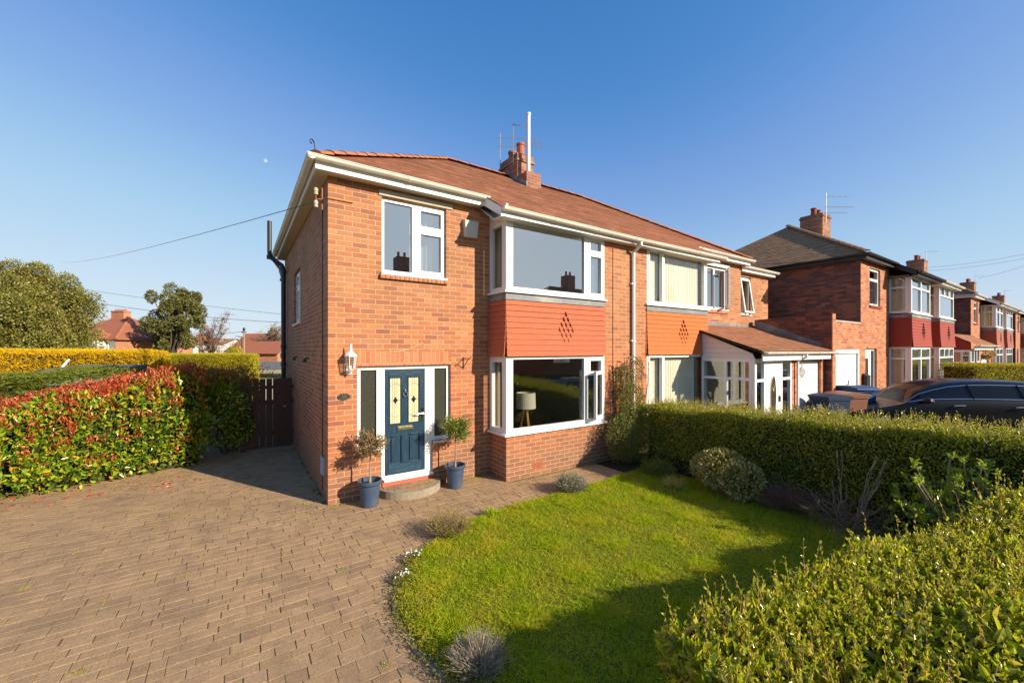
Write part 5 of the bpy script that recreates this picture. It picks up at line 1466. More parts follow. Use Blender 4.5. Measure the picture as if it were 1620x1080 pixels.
# lean-to beside the second pair
t = thing('lean_to_porch', 'far lean-to porch with brown tiled roof between the next two pairs of houses', 'porch', (26, -2.6, .2))
mb = MB(); slope(mb, (25.5, -2.85, 2.42), (30.5, -2.85, 2.42), (30.5, -1.98, 2.95), (25.5, -1.98, 2.95), .15); mb.build('roof', M['leantile'], t)
mb = MB(); gutter(mb, (25.5, -2.9, 2.4), (30.55, -2.9, 2.4), .05); mb.box(25.6, 30.4, -2.76, -2.73, 2.2, 2.36); mb.build('gutter', M['gutterw'], t)
window(t, (25.7, -2.65, .3), UX, (0, -1, 0), 1.9, 1.95, [(.06, .6, .06, 1.3), (.06, .6, 1.38, 1.88), (.7, 1.2, .06, 1.88), (1.3, 1.84, .06, 1.3), (1.3, 1.84, 1.38, 1.88)])
window(t, (25.62, -1.97, .3), (0, -1, 0), (-1, 0, 0), .67, 1.9, [(.06, .61, .8, 1.3), (.06, .61, 1.38, 1.8)])
mb = MB(); mb.prism([(-2.65, 2.2), (-2.65, 2.48), (-1.98, 2.9), (-1.98, 2.2)], 'x', 25.62, 25.66); mb.build('cladding', M['hangred'], t)
mb = MB(); wall(mb, (0, -2.65, 0), UX, (0, -1, 0), .2, 27.6, 30.5, .1, 2.3, [(27.9, 30.0, .1, 2.0)]); mb.build('wall', M['brick2'], t)
mb = MB(); mb.box(27.9, 30.0, -2.57, -2.53, .2, 2.0); mb.build('garage_door', M['white'], t)
t = thing('hanging_basket', 'hanging basket of pink and yellow flowers by the far lean-to', 'basket', at(1559, 19.5, 1.9))
q = np.array(at(1559, 19.5, 1.95)); p, nn = blob_pts(q, (.45, .3, .2), 500, .4); leaves('blooms', p, nn, .07, .7, M['flower'], t)
mb = MB(); mb.lathe(tuple(q), [(0, -.2), (.16, -.14), (.2, 0)], 12); mb.tube([tuple(q + np.array([0, 0, 0])), tuple(q + np.array([0, 0, .5]))], .008, 5); mb.build('basket_bowl', M['black'], t)

# houses across the road, seen only as reflections in the windows
for i, X_ in enumerate((4.0, 20.5, 37.0)):
    H = thing('brick_house', ['house across the road, mirrored in the near window glass', 'second house across the road, mirrored in the upstairs bay glass', 'third house across the road, mirrored at the right of the upstairs bay glass'][i], 'house', (X_, -22, 0), 'houses across the road')
    mb = MB(); wall(mb, (X_, -22, 0), UX, (0, 1, 0), .2, 0, 11.4, -.1, 5.6, [(1, 3, 1, 2.2), (8, 10.4, 1, 2.2), (1, 3, 3.3, 4.4), (8, 10.4, 3.3, 4.4), (5, 6.2, 3.3, 4.4)])
    for a in (0, 11.4): wall(mb, (X_ + a, -28.6, 0), UY, (-1 if a == 0 else 1, 0, 0), .2, 0, 6.39, -.1, 5.6)
    mb.build('wall', M['farbrick'], H)
    for p in [(1, 3, 1, 2.2), (8, 10.4, 1, 2.2), (1, 3, 3.3, 4.4), (8, 10.4, 3.3, 4.4), (5, 6.2, 3.3, 4.4)]:
        window(H, (X_ + p[1], -22.04, p[2]), (-1, 0, 0), (0, 1, 0), p[1] - p[0], p[3] - p[2], [(.08, (p[1] - p[0]) / 2 - .05, .08, 1.02), ((p[1] - p[0]) / 2 + .05, p[1] - p[0] - .08, .08, 1.02)])
    mb = MB(); y0, y1, ym = -21.7, -28.9, -25.3
    slope(mb, (X_ - .25, y0, 5.6), (X_ + 11.65, y0, 5.6), (X_ + 8.2, ym, 8.3), (X_ + 3.2, ym, 8.3), .2); slope(mb, (X_ - .25, y1, 5.6), (X_ + 11.65, y1, 5.6), (X_ + 8.2, ym, 8.3), (X_ + 3.2, ym, 8.3), .2)
    slope(mb, (X_ - .25, y0, 5.6), (X_ - .25, y1, 5.6), (X_ + 3.2, ym, 8.3), (X_ + 3.2, ym, 8.3), .2); slope(mb, (X_ + 11.65, y0, 5.6), (X_ + 11.65, y1, 5.6), (X_ + 8.2, ym, 8.3), (X_ + 8.2, ym, 8.3), .2)
    r_ = mb.build('roof', M['tile'], H)
    mb = MB(); mb.box(X_ + 5.2, X_ + 6.2, -25.9, -24.9, 7.2, 9.5); c_ = mb.build('chimney', M['chimbrick'], H)
    mb = MB()
    for a in (5.45, 5.95): mb.lathe((X_ + a, -25.4, 9.5), [(.13, 0), (.1, .1), (.1, .4), (.13, .42)], 10)
    mb.build('chimney_pot', M['terracotta'], c_)
# ------------------------------------------------------------------ fixtures on the near house
t = thing('alarm_box', 'cream burglar alarm box under the eaves right of the small upstairs window', 'alarm box', (2.28, 0, 4.31))
mb = MB()
mb.hexa([(2.17, -.09, 4.17), (2.39, -.09, 4.17), (2.39, 0, 4.17), (2.17, 0, 4.17), (2.15, -.10, 4.45), (2.41, -.10, 4.45), (2.41, 0, 4.45), (2.15, 0, 4.45)])
mb.prism([(-.10, 4.45), (0, 4.48), (0, 4.45)], 'x', 2.15, 2.41)
mb.build('box_cover', M['soffit'], t)
t = thing('house_number_plaque', 'small oval cast plaque reading 50 beside the front door', 'house number', (.215, 0, 1.545))
mb = MB(); K = 24
mb.prism([(.215 + .088 * math.cos(i * 2 * math.pi / K), 1.545 + .05 * math.sin(i * 2 * math.pi / K)) for i in range(K)], 'y', -.014, 0)
mb.build('plate', M['black'], t)
mb = MB(); mb.tube([(.215 + .082 * math.cos(i * 2 * math.pi / K), -.015, 1.545 + .044 * math.sin(i * 2 * math.pi / K)) for i in range(K + 1)], .003, 5, False); mb.build('rim', M['gold'], t)
def text_mesh(name, s, size, mat, parent, loc, rot=(R(90), 0, 0), ext=.002):
    cu = bpy.data.curves.new(name, 'FONT'); cu.body = s; cu.size = size; cu.extrude = ext; cu.align_x = 'CENTER'; cu.align_y = 'CENTER'
    tmp = bpy.data.objects.new('tmp', cu); COL.objects.link(tmp)
    me = bpy.data.meshes.new_from_object(tmp.evaluated_get(bpy.context.evaluated_depsgraph_get()))
    bpy.data.objects.remove(tmp); me.name = name; me.materials.clear(); me.materials.append(mat)
    o = bpy.data.objects.new(name, me); COL.objects.link(o); o.parent = parent
    o.location = Vector(loc) - WPOS.get(parent.name, Vector((0, 0, 0))); o.rotation_euler = rot
    return o
text_mesh('numerals', '50', .075, M['gold'], t, (.215, -.017, 1.545))
t = thing('hanging_bracket', 'empty black iron hanging basket bracket right of the front door', 'bracket', (2.13, 0, 2.0))
mb = MB(); mb.tube([(2.16, -.006, 2.10), (2.16, -.006, 1.90)], .009, 5); mb.tube([(2.16, -.006, 2.08), (2.16, -.26, 2.08)], .008, 5); mb.tube([(2.16, -.006, 1.92), (2.16, -.20, 2.075)], .007, 5)
mb.tube([(2.16, -.26, 2.08), (2.16, -.285, 2.095), (2.16, -.28, 2.115), (2.16, -.26, 2.115)], .006, 5)
mb.build('bracket_arm', M['black'], t)
for (y_, lab) in ((3.6, 'small security light low on the shaded side wall, further one by the pipe'), (1.9, 'small security light low on the shaded side wall, nearer the corner')):
    t = thing('security_light', lab, 'wall light', (0, y_, 2.05))
    mb = MB(); mb.tube([(0, y_, 2.08), (-.06, y_, 2.07)], .014, 6); mb.lathe((-.075, y_, 2.0), [(0, .07), (.025, .06), (.042, 0), (0, .0)], 12); mb.build('lamp_head', M['black'], t)
t = thing('cable_bracket', 'rusty iron bracket with two ceramic insulators at the house corner', 'bracket', (-.1, .25, 4.4))
mb = MB(); mb.tube([(-.06, .10, 4.25), (-.06, .10, 4.60)], .010, 6); mb.tube([(.0, -.012, 4.40), (.34, -.012, 4.40)], .009, 6); mb.tube([(-.06, .10, 4.40), (.0, -.012, 4.40)], .009, 6); mb.tube([(-.06, .10, 4.40), (-.14, .12, 4.40)], .008, 6); mb.tube([(-.14, .12, 4.28), (-.14, .12, 4.54)], .006, 6)
mb.build('bracket_arm', M['ridge'], t)
for z_ in (4.46, 4.28):
    mb = MB(); mb.lathe((-.14, .12, z_), [(0, 0), (.026, 0), (.03, .025), (.022, .035), (.03, .05), (.03, .08), (.018, .1), (0, .1)], 12); mb.build('insulator', M['concrete'], t)
# aerials
def aerial(o, label, h, booms):
    t = thing('tv_aerial', label, 'aerial', o)
    mb = MB(); X_, Y_, Z_ = o
    mb.tube([(X_, Y_, Z_), (X_, Y_, Z_ + h)], .014, 6)
    mb.build('mast', M['galv'], t)
    for (dz, L, ang, nel, el) in booms:
        mb = MB(); d = Vector((math.cos(ang), math.sin(ang), 0)); s_ = Vector((-d.y, d.x, 0)); b = Vector((X_, Y_, Z_ + dz))
        mb.tube([b - d * .1, b + d * L], .009, 5)
        for i in range(nel):
            q = b + d * (L * (i + .3) / nel); mb.tube([q - s_ * el, q + s_ * el], .004, 4); mb.tube([q + Vector((0, 0, .03)), q - Vector((0, 0, .03))], .004, 4)
        mb.build('antenna_boom', M['galv'], t)
    return t
aerial((5.25, 3.72, 6.75), 'taller rusty aerial mast behind the left of the near chimney', 1.75, [(1.62, 1.1, -.55, 9, .09), (1.38, 1.3, -.55, 10, .10)])
aerial((5.22, 2.98, 7.35), 'aerial mast clamped to the front of the near chimney', 1.10, [(1.05, .36, -.5, 2, .05)])
aerial((5.8, 3.4, 7.5), 'small aerial pointing right behind the near chimney flue', .78, [(.75, .62, -.55, 7, .12)])
aerial((19.95, .75, 7.7), 'aerial on the dark roofed house chimney along the street', 1.25, [(1.1, 1.0, -.6, 4, .08), (.65, 1.2, -.6, 8, .14), (.4, .9, -.6, 5, .12)])
for i, (ax, lb) in enumerate(((36.3, 'aerial on the second chimney stack along the street'), (52.4, 'aerial on the third chimney stack along the street'), (68.5, 'aerial on the farthest chimney stack in view'))):
    aerial((ax, .8, 7.8), lb, .9, [(.8, .8, -.6, 5, .1)])
# step light / meter
# ------------------------------------------------------------------ potted trees
def potted(o, label, r, h, ch, cr, mat, nl, tall=1.0):
    t = thing('potted_tree', label, 'potted plant', o)
    X_, Y_, Z_ = o
    mb = MB(); mb.lathe((X_, Y_, Z_), [(r * .66, 0), (r * .72, .01), (r * .84, h * .60), (r * .86, h * .62), (r * .87, h * .82), (r * .99, h * .86), (r * 1.03, h * .9), (r * 1.03, h), (r * .93, h), (r * .88, h * .8)], 32)
    mb.lathe((X_, Y_, Z_), [(0, .002), (r * .66, 0)], 32)
    mb.build('pot', M['pot'], t)
    mb = MB(); mb.lathe((X_, Y_, Z_), [(0, h * .84), (r * .9, h * .83)], 20); mb.build('soil', M['soil'], t)
    mb = MB(); tr = branch_mesh(mb, (X_, Y_, Z_ + h * .8), (X_ + .01, Y_, ch), .014, .009, 6, .01)
    mb.tube([(X_ + .02, Y_, Z_ + h * .8), (X_ + .005, Y_, ch - cr * .6)], .005, 5)
    A = []; B = []
    for i in range(26):
        st = Vector((X_ + .01, Y_, ch + random.uniform(-cr * .8, cr * .3))); v = Vector((random.gauss(0, 1), random.gauss(0, 1), random.uniform(-.2, 1.2))).normalized() * cr * random.uniform(.6, 1.1)
        A.append(st); B.append(st + v)
    mb.build('trunk', M['bark'], t)
    A = np.array(A); B = np.array(B); stems('twigs', A, B, .004, M['twig'], t)
    i = rng.integers(0, len(A), nl); f = rng.uniform(.25, 1.05, (nl, 1))
    P = A[i] + (B[i] - A[i]) * f + rng.normal(size=(nl, 3)) * cr * .16
    D = (B[i] - A[i]) * 2 + rng.normal(size=(nl, 3)) * cr * 1.2 + np.array([0, 0, cr * .5])
    leaves('crown', P, D, rng.uniform(.028, .055, nl), .3, mat, t, near=True)
    return t
potted((.50, -.33, 0), 'standard olive tree in a blue-grey pot, left of the front door', .165, .37, .86, .20, M['olive'], 2600)
potted((1.86, -.30, 0), 'bushier bay tree in a blue-grey pot, right of the front door', .165, .37, .97, .24, M['bay'], 3600)

# ------------------------------------------------------------------ hedges near the lawn
RH = thing('privet_hedge', 'clipped green privet hedge along the right-hand boundary of the lawn', 'hedge', (6.0, -4, 0))
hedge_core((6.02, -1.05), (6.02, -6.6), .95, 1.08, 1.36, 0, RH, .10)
P, nn = hedge_pts((6.02, -.95), (6.02, -6.7), 1.0, 1.10, 1.38, .05, 90000, .08, .09, (1.6, 0.35, 1.3, .8), 4.0)
kp = (P[:, 2] > .25) | (rng.random(len(P)) < .25); P = P[kp]; nn = nn[kp]
leaves('foliage', P, nn * .5 + rng.normal(size=P.shape) * .6 + np.array([0, 0, .5]), rng.uniform(.022, .045, len(P)), .5, M['privet'], RH)
n = 2600
A, nn = hedge_pts((6.02, -.95), (6.02, -6.7), 1.0, 1.08, 1.36, .05, n, .02, .05, (1, 0.05, .12, .1), 4.0)
B = A + unit(rng.normal(size=(n, 3)) * .35 + np.array([0, 0, 1])) * rng.uniform(.04, .22, (n, 1))
stems('shoots', A, B, .0022, M['twig'], RH)
rep = 7; i = np.repeat(np.arange(n), rep); f = np.tile(np.linspace(.25, 1, rep), n)[:, None]
P = A[i] + (B[i] - A[i]) * f
leaves('shoot_leaves', P, (B[i] - A[i]) * 4 + rng.normal(size=P.shape) * .7, rng.uniform(.016, .03, len(P)), .45, M['privetnear'], RH)

FH = thing('privet_hedge', 'shoulder-high leafy privet hedge in the lower right foreground', 'hedge', (3, -5.8, 0))
p0, p1 = np.array([.74, -5.5]), np.array([5.6, -6.62])
FW = 1.25; FH0, FH1 = .70, 1.02
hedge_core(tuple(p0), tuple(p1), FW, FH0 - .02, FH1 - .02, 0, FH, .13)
P, nn = hedge_pts(p0, p1, FW, FH0, FH1, .03, 36000, .13, .14, (1.5, 1.0, .15, 1.2), 5.0)
leaves('foliage', P, nn * .3 + rng.normal(size=P.shape) * .7 + np.array([0, 0, .6]), rng.uniform(.03, .085, len(P)), .45, M['privetnear'], FH, near=True)
n = 4200
A, nn = hedge_pts(p0, p1, FW, FH0 - .02, FH1 - .02, .3, n, .03, .06, (1.6, .35, .02, .3), 5.0)
B = A + unit(rng.normal(size=(n, 3)) * .28 + nn * .25 + np.array([0, 0, 1])) * (.05 + .12 * rng.random((n, 1)) ** 2 + .16 * (rng.random((n, 1)) > .93))
stems('shoots', A, B, .0022, M['redtwig'], FH)
rep = 12; i = np.repeat(np.arange(n), rep); f = np.tile(np.repeat(np.linspace(.15, 1, rep // 2), 2), n)[:, None]
P = A[i] + (B[i] - A[i]) * f
leaves('shoot_leaves', P, unit(B[i] - A[i]) * .9 + rng.normal(size=P.shape) * .5, rng.uniform(.018, .042, len(P)) * (1.2 - .5 * f[:, 0]), .5, M['privetnear'], FH, near=True)
n = 110
P, nn = hedge_pts(p0, p1, FW, FH0 + .03, FH1 + .03, .3, n, .02, .05, (1.6, .4, .02, .3), 5.0)
leaves('ivy_leaves', P, rng.normal(size=P.shape) * np.array([1, 1, .35]), rng.uniform(.045, .075, n), .85, M['ivy'], FH, near=True)

# red photinia hedge closing the drive
PH = thing('photinia_hedge', 'sunlit red-tipped photinia hedge along the left of the block-paved drive', 'hedge', (-3, 3.6, 0))
pts = [(-7.6, 3.05), (-4.0, 3.35), (-2.75, 3.65), (-1.75, 4.05)]
hs = [1.20, 1.32, 1.70, 1.84]
Pg = []; Ng = []
for j in range(3):
    a, b = np.array(pts[j]), np.array(pts[j + 1]); L = np.linalg.norm(b - a)
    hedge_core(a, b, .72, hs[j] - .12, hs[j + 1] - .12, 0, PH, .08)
    p, nn = hedge_pts(a, b, .95, hs[j], hs[j + 1], .04, int(4800 * L), .13, .2, (1.2, .15, 1.6, .6 if j == 2 else .02), 3.2, 0, .26)
    Pg.append(p); Ng.append(nn)
P = np.concatenate(Pg); nn = np.concatenate(Ng)
kp = (P[:, 2] > .18) | (rng.random(len(P)) < .3); P = P[kp]; nn = nn[kp]
leaves('foliage', P, nn * .7 + rng.normal(size=P.shape) * .6 + np.array([0, 0, .2]), rng.uniform(.035, .12, len(P)), .5, M['photinia'], PH, near=True)
Pr = []
for j in range(3):
    a, b = np.array(pts[j]), np.array(pts[j + 1]); L = np.linalg.norm(b - a)
    n = int(150 * L)
    p, nn = hedge_pts(a, b, .95, hs[j] + .02, hs[j + 1] + .02, .3, n, .02, .08, (1.1, .05, .95, .05), 3.2, 0, .26)
    fr = p[:, 2] / (hs[j] + .1)
    p = p[rng.random(n) < np.clip(fr, 0, 1) ** 4 * .8 + .22]
    Pr.append(p)
C_ = np.concatenate(Pr); m = len(C_)
rep = 19; i = np.repeat(np.arange(m), rep)
P = C_[i] + rng.normal(size=(m * rep, 3)) * .045 + np.array([0, 0, 1]) * rng.uniform(-.02, .09, (m * rep, 1)) + np.array([0, -.03, 0])
leaves('young_leaves', P, rng.normal(size=P.shape) * .55 + np.array([0, -.2, .9]), rng.uniform(.04, .075, len(P)), .36, M['photred'], PH, near=True)
PS = thing('photinia_shrub', 'shaded photinia shrub beside the dark timber gate', 'shrub', (-1.1, 4.6, 0))
P = []; D = []
for (c, r_) in (((-1.35, 4.35, .9), (.5, .5, .75)), ((-1.1, 4.75, 1.15), (.5, .45, .65)), ((-1.5, 4.6, 1.35), (.5, .5, .45)), ((-1.0, 4.5, .55), (.3, .35, .45)), ((-1.8, 4.6, 1.2), (.4, .4, .6))):
    p, nn = blob_pts(c, r_, 2600, .6); P.append(p); D.append(nn + rng.normal(size=p.shape) * .5)
P = np.concatenate(P); D = np.concatenate(D); kp = P[:, 2] > .12; P = P[kp]; D = D[kp]
leaves('foliage', P, D, rng.uniform(.05, .09, len(P)), .46, M['photinia'], PS, near=True)
n = 900; c = np.array([-1.35, 4.5, 1.7]); p = c + rng.normal(size=(n, 3)) * np.array([.4, .3, .12])
leaves('young_leaves', p, rng.normal(size=p.shape) * .5 + np.array([0, 0, 1]), .06, .36, M['photred'], PS, near=True)
mb = MB()
for a in range(5): branch_mesh(mb, (-1.35 + .06 * a, 4.5, 0), (-1.7 + .2 * a, 4.4 + .1 * (a % 2), 1.4), .03, .01, 5, .05)
mb.build('stems', M['darkbark'], PS)
# juniper mass behind it
JH = thing('conifer_hedge', 'low dark green feathery conifer hedge behind the red photinia', 'hedge', (-6, 5.6, 0))
hedge_core((-11, 4.7), (-2.2, 6.0), 1.5, 1.50, 1.72, 0, JH, .2)
p, nn = hedge_pts((-11, 4.7), (-2.1, 6.1), 1.75, 1.54, 1.78, .5, 70000, .12, .2, (1.4, .2, .9, .4), 2.6)
blades('foliage', p, nn * .4 + rng.normal(size=p.shape) * np.array([.8, .8, .25]) + np.array([.5, 0, .15]), rng.uniform(.06, .15, len(p)), .012, M['juniper'], JH, .4)
# brown timber gate
GT = thing('timber_gate', 'dark brown vertical board gate between the shrub and the side wall', 'gate', (-.4, 4.3, 0))
mb = MB()
for i in range(7):
    x0 = -.93 + i * .127
    mb.box(x0, x0 + (.110 if i < 4 else .126), 4.28, 4.30, .05, 1.58 + .0 * i)
mb.build('board', M['fence'], GT)
mb = MB(); mb.box(-.93, -.02, 4.301, 4.34, .3, .40); mb.box(-.93, -.02, 4.301, 4.34, 1.0, 1.1); mb.box(-.93, -.02, 4.301, 4.34, 1.35, 1.42)
mb.build('rail', M['fence'], GT)
mb = MB(); mb.box(-1.03, -.935, 4.26, 4.36, 0, 1.62); mb.build('gate_post', M['fence'], GT)
mb = MB(); mb.tube([(-.22, 4.27, .95), (-.22, 4.24, .95), (-.16, 4.235, .95)], .01, 6); mb.build('latch', M['galv'], GT)

# ------------------------------------------------------------------ low plants
def stem_bush(name, label, o, r, h, n, mat, w=.005, lean=.7, leaf=None, ll=.02, nl=0, cat='plant', rnd=.25):
    t = thing(name, label, cat, o)
    a = rng.uniform(0, 2 * math.pi, n); q = np.sqrt(rng.random(n))
    bx = o[0] + np.cos(a) * q * r * .35; by = o[1] + np.sin(a) * q * r * .35
    P = np.stack([bx, by, np.full(n, o[2])], 1)
    D = np.stack([np.cos(a) * q * lean, np.sin(a) * q * lean, np.ones(n)], 1) + rng.normal(size=(n, 3)) * rnd
    Lh = h * (1 - .35 * q) * rng.uniform(.65, 1.1, n)
    blades('stems', P, D, Lh, w, mat, t, .18)
    if nl:
        i = rng.integers(0, n, nl); f = rng.uniform(.3, 1.0, (nl, 1))
        Q = P[i] + unit(D[i]) * Lh[i][:, None] * f + rng.normal(size=(nl, 3)) * .012
        leaves('foliage', Q, unit(D[i]) + rng.normal(size=(nl, 3)) * .5, ll, .3, leaf or mat, t)
    return t
stem_bush('lavender_bush', 'silvery green lavender bush on the path edge below the bay window', (3.28, -1.50, 0), .34, .33, 900, M['lavender'], .006, .9, M['lavender'], .03, 4500)
stem_bush('lavender_bush', 'straggly brown and green bush on the lawn edge nearest the front door', (1.05, -1.80, 0), .42, .36, 650, M['lavdry'], .0035, 1.0, M['sedum'], .024, 2600)
stem_bush('lavender_bush', 'dry grey lavender clump at the bottom edge of the lawn', (.32, -3.84, 0), .27, .31, 1100, M['lavtan'], .005, .8, M['lavender'], .02, 900)
stem_bush('weed_clump', 'small leafy weed beside the straggly bush on the lawn edge', (1.75, -1.62, 0), .15, .13, 160, M['grass'], .006, 1.0, M['hydrangea'], .03, 400)
for (ox, oy, lb) in ((.47, -2.17, 'white flowering tuft on the lawn edge nearer the door'), (.25, -2.50, 'white flowering tuft on the lawn edge nearer the camera')):
    t = thing('flower_tuft', lb, 'plant', (ox, oy, 0))
    p, nn = blob_pts((ox, oy, .03), (.09, .07, .05), 420, .5); leaves('foliage', p, nn, .022, .4, M['juniper'], t)
    p = np.stack([ox + rng.normal(size=26) * .04, oy + rng.normal(size=26) * .03, .085 + rng.random(26) * .02], 1)
    leaves('petals', p, rng.normal(size=p.shape) * np.array([1, 1, .15]), .018, .9, M['petal'], t)
P = []
for i in range(7, 14):
    a = np.array(LAWN[i]); b = np.array(LAWN[i + 1]); m_ = int(np.linalg.norm(b - a) * 2400)
    q = a + (b - a) * rng.random((m_, 1)) + rng.normal(size=(m_, 2)) * .07 + np.array([.02, 0]); P.append(q)
P = np.concatenate(P); n = len(P); P = np.concatenate([P, rng.uniform(.0, .11, (n, 1)) ** 1.3], 1)
tag(leaves('edge_groundcover', P, rng.normal(size=P.shape) + np.array([0, 0, .6]), rng.uniform(.014, .03, n), .4, M['sedum'], None), kind='stuff')
# weeds in paving joints near walls
P = []
for (xa, ya, xb, yb, nn_) in ((-.02, -.05, .4, -.06, 120), (1.72, -.04, 2.6, -.05, 260), (2.7, -.6, 5.0, -.6, 260), (-.04, .1, -.05, 3.8, 200), (-7, 2.7, -1.6, 3.3, 900), (1.7, -1.5, 4.0, -1.42, 500)):
    q = np.stack([rng.uniform(min(xa, xb), max(xa, xb), nn_), rng.uniform(min(ya, yb) - .04, max(ya, yb) + .01, nn_)], 1); P.append(q)
for i in range(24):
    c = np.array([rng.uniform(-4, 0), rng.uniform(-3.5, 2)]); P.append(c + rng.normal(size=(16, 2)) * .022)
P = np.concatenate(P); P = np.concatenate([P, np.zeros((len(P), 1))], 1)
tag(blades('joint_weeds', P, rng.normal(size=P.shape) * np.array([1, 1, .1]) + np.array([0, 0, .7]), rng.uniform(.012, .04, len(P)), .005, M['grass'], None, .5), kind='stuff')
P = np.stack([rng.uniform(-5.5, -1.5, 170), rng.uniform(2.2, 3.0, 170), np.full(170, .006)], 1)
tag(leaves('fallen_leaves', P, rng.normal(size=P.shape) * np.array([1, 1, .06]), .06, .45, M['photred'], None), kind='stuff')
# bed shrubs under the boundary hedge
t = thing('variegated_shrub', 'rounded shrub with cream-edged leaves at the back of the lawn', 'shrub', (5.0, -2.95, 0))
P = []; D = []
for (c, r_) in (((5.05, -2.95, .42), (.36, .34, .30)), ((5.05, -3.25, .32), (.30, .28, .28)), ((5.15, -2.7, .36), (.28, .28, .24))):
    p, nn = blob_pts(c, r_, 1500, .75); P.append(p); D.append(nn + rng.normal(size=p.shape) * .5 + np.array([0, 0, .3]))
P = np.concatenate(P); D = np.concatenate(D); kp = P[:, 2] > .05
leaves('foliage', P[kp], D[kp], rng.uniform(.035, .06, kp.sum()), .5, M['variegated'], t, near=True)
mb = MB()
for a in range(6): branch_mesh(mb, (5.0, -2.95, 0), (5.0 + .3 * math.cos(a), -2.95 + .3 * math.sin(a), .55), .012, .004, 4, .08)
mb.build('stems', M['twig'], t)
stem_bush('dry_shrub', 'dead brown twiggy shrub to the right of the cream-edged shrub', (5.2, -3.75, 0), .42, .52, 1300, M['russet'], .005, .9, M['russet'], .02, 5000, cat='shrub', rnd=.4)
stem_bush('grass_clump', 'yellowing tuft of long grass left of the cream-edged shrub', (4.7, -2.35, 0), .2, .32, 260, M['grassyellow'], .008, .8)
t = stem_bush('low_shrub', 'low grey-green shrub at the foot of the hedge near the bay', (5.1, -1.75, 0), .4, .36, 300, M['lavender'], .006, 1.0, M['juniper'], .035, 4200, cat='shrub', rnd=.4)
t = thing('bare_shrub', 'leafless shrub with tall straight tan canes at the back of the bed', 'shrub', (5.1, -4.45, 0))
mb = MB()
for i in range(16):
    a = random.uniform(0, 6.28); l = random.uniform(.1, .45); hh_ = random.choice([.45, .5, .6, .75, .95])
    if i < 2: l = .08; hh_ = .98
    branch_mesh(mb, (5.1 + .05 * math.cos(a), -4.45 + .05 * math.sin(a), 0), (5.1 + l * math.cos(a), -4.45 + l * math.sin(a), hh_), .007, .003, 5, .035)
mb.build('canes', M['bark'], t)
A = np.array([5.1, -4.45, .14]) + rng.normal(size=(260, 3)) * np.array([.22, .25, .08]); B = A + rng.normal(size=(260, 3)) * np.array([.2, .2, .12]) + np.array([0, 0, .12])
stems('twigs', A, B, .004, M['twig'], t)
# hydrangea, bare stems with fresh leaf tufts
t = thing('hydrangea', 'woody hydrangea with fresh green leaf tufts where the two hedges meet', 'shrub', (5.0, -5.15, 0))
mb = MB(); tips = []
for i in range(95):
    a = random.uniform(0, 6.28); l = random.uniform(.1, .85) ; zt = random.uniform(.6, 1.15) - .2 * l
    tp = (5.42 + l * math.cos(a), -5.45 + l * math.sin(a) * .7, zt)
    branch_mesh(mb, (5.42 + .12 * math.cos(a), -5.45 + .12 * math.sin(a), 0), tp, .009, .005, 4, .04); tips.append(tp)
    for j in range(2): tips.append((tp[0] + random.uniform(-.1, .1), tp[1] + random.uniform(-.1, .1), tp[2] - random.uniform(.12, .4)))
mb.build('stems', M['bark'], t)
T = np.array(tips); rep = 14; i = np.repeat(np.arange(len(T)), rep)
P = T[i] + rng.normal(size=(len(i), 3)) * .016
leaves('leaf_tufts', P, rng.normal(size=P.shape) * .7 + np.array([0, 0, .8]), rng.uniform(.03, .06, len(i)), .45, M['hydrangea'], t, near=True)
# climber on the pier
t = thing('climbing_shrub', 'straggling evergreen climber covering the wall between bay and hedge', 'climber', (5.4, -.9, 0))
P = []; D = []
for (c, r_, n) in (((5.45, -.95, .55), (.45, .34, .65), 7500), ((5.5, -.85, 1.15), (.34, .2, .45), 4200), ((5.45, -.72, 1.62), (.26, .12, .36), 1500), ((5.1, -.95, .5), (.36, .28, .5), 3600), ((5.75, -.8, 1.8), (.16, .1, .3), 500)):
    p, nn = blob_pts(c, r_, n, .45); P.append(p); D.append(nn * .5 + rng.normal(size=p.shape) + np.array([0, 0, .3]))
P = np.concatenate(P); D = np.concatenate(D); kp = (P[:, 2] > .05) & (P[:, 1] < -.58); P = P[kp]; D = D[kp]
leaves('foliage', P, D, rng.uniform(.025, .05, len(P)), .3, M['climber'], t, near=True)
mb = MB()
for i in range(16):
    a = random.uniform(-.5, .5); x0 = 5.45 + random.uniform(-.2, .2)
    pts_ = [Vector((x0, -.8, .1))]
    for j in range(6): pts_.append(pts_[-1] + Vector((random.uniform(-.08, .10), random.uniform(-.05, .04), random.uniform(.2, .4))))
    if i % 3 == 0: pts_ += [pts_[-1] + Vector((.15, -.05, .0)), pts_[-1] + Vector((.28, -.08, -.15))]
    mb.tube(pts_, [.008] * len(pts_), 5)
    Q = np.array([tuple(q) for q in pts_[3:]]); i_ = rng.integers(0, len(Q) - 1, 60); f = rng.random((60, 1)); pp = Q[i_] + (Q[i_ + 1] - Q[i_]) * f
    if i == 0: SP = pp
    else: SP = np.concatenate([SP, pp])
mb.build('stems', M['twig'], t)
SP[:, 1] = np.minimum(SP[:, 1], -.6)
leaves('spray_leaves', SP, rng.normal(size=SP.shape) + np.array([0, 0, -.2]), .04, .28, M['climber'], t, near=True)
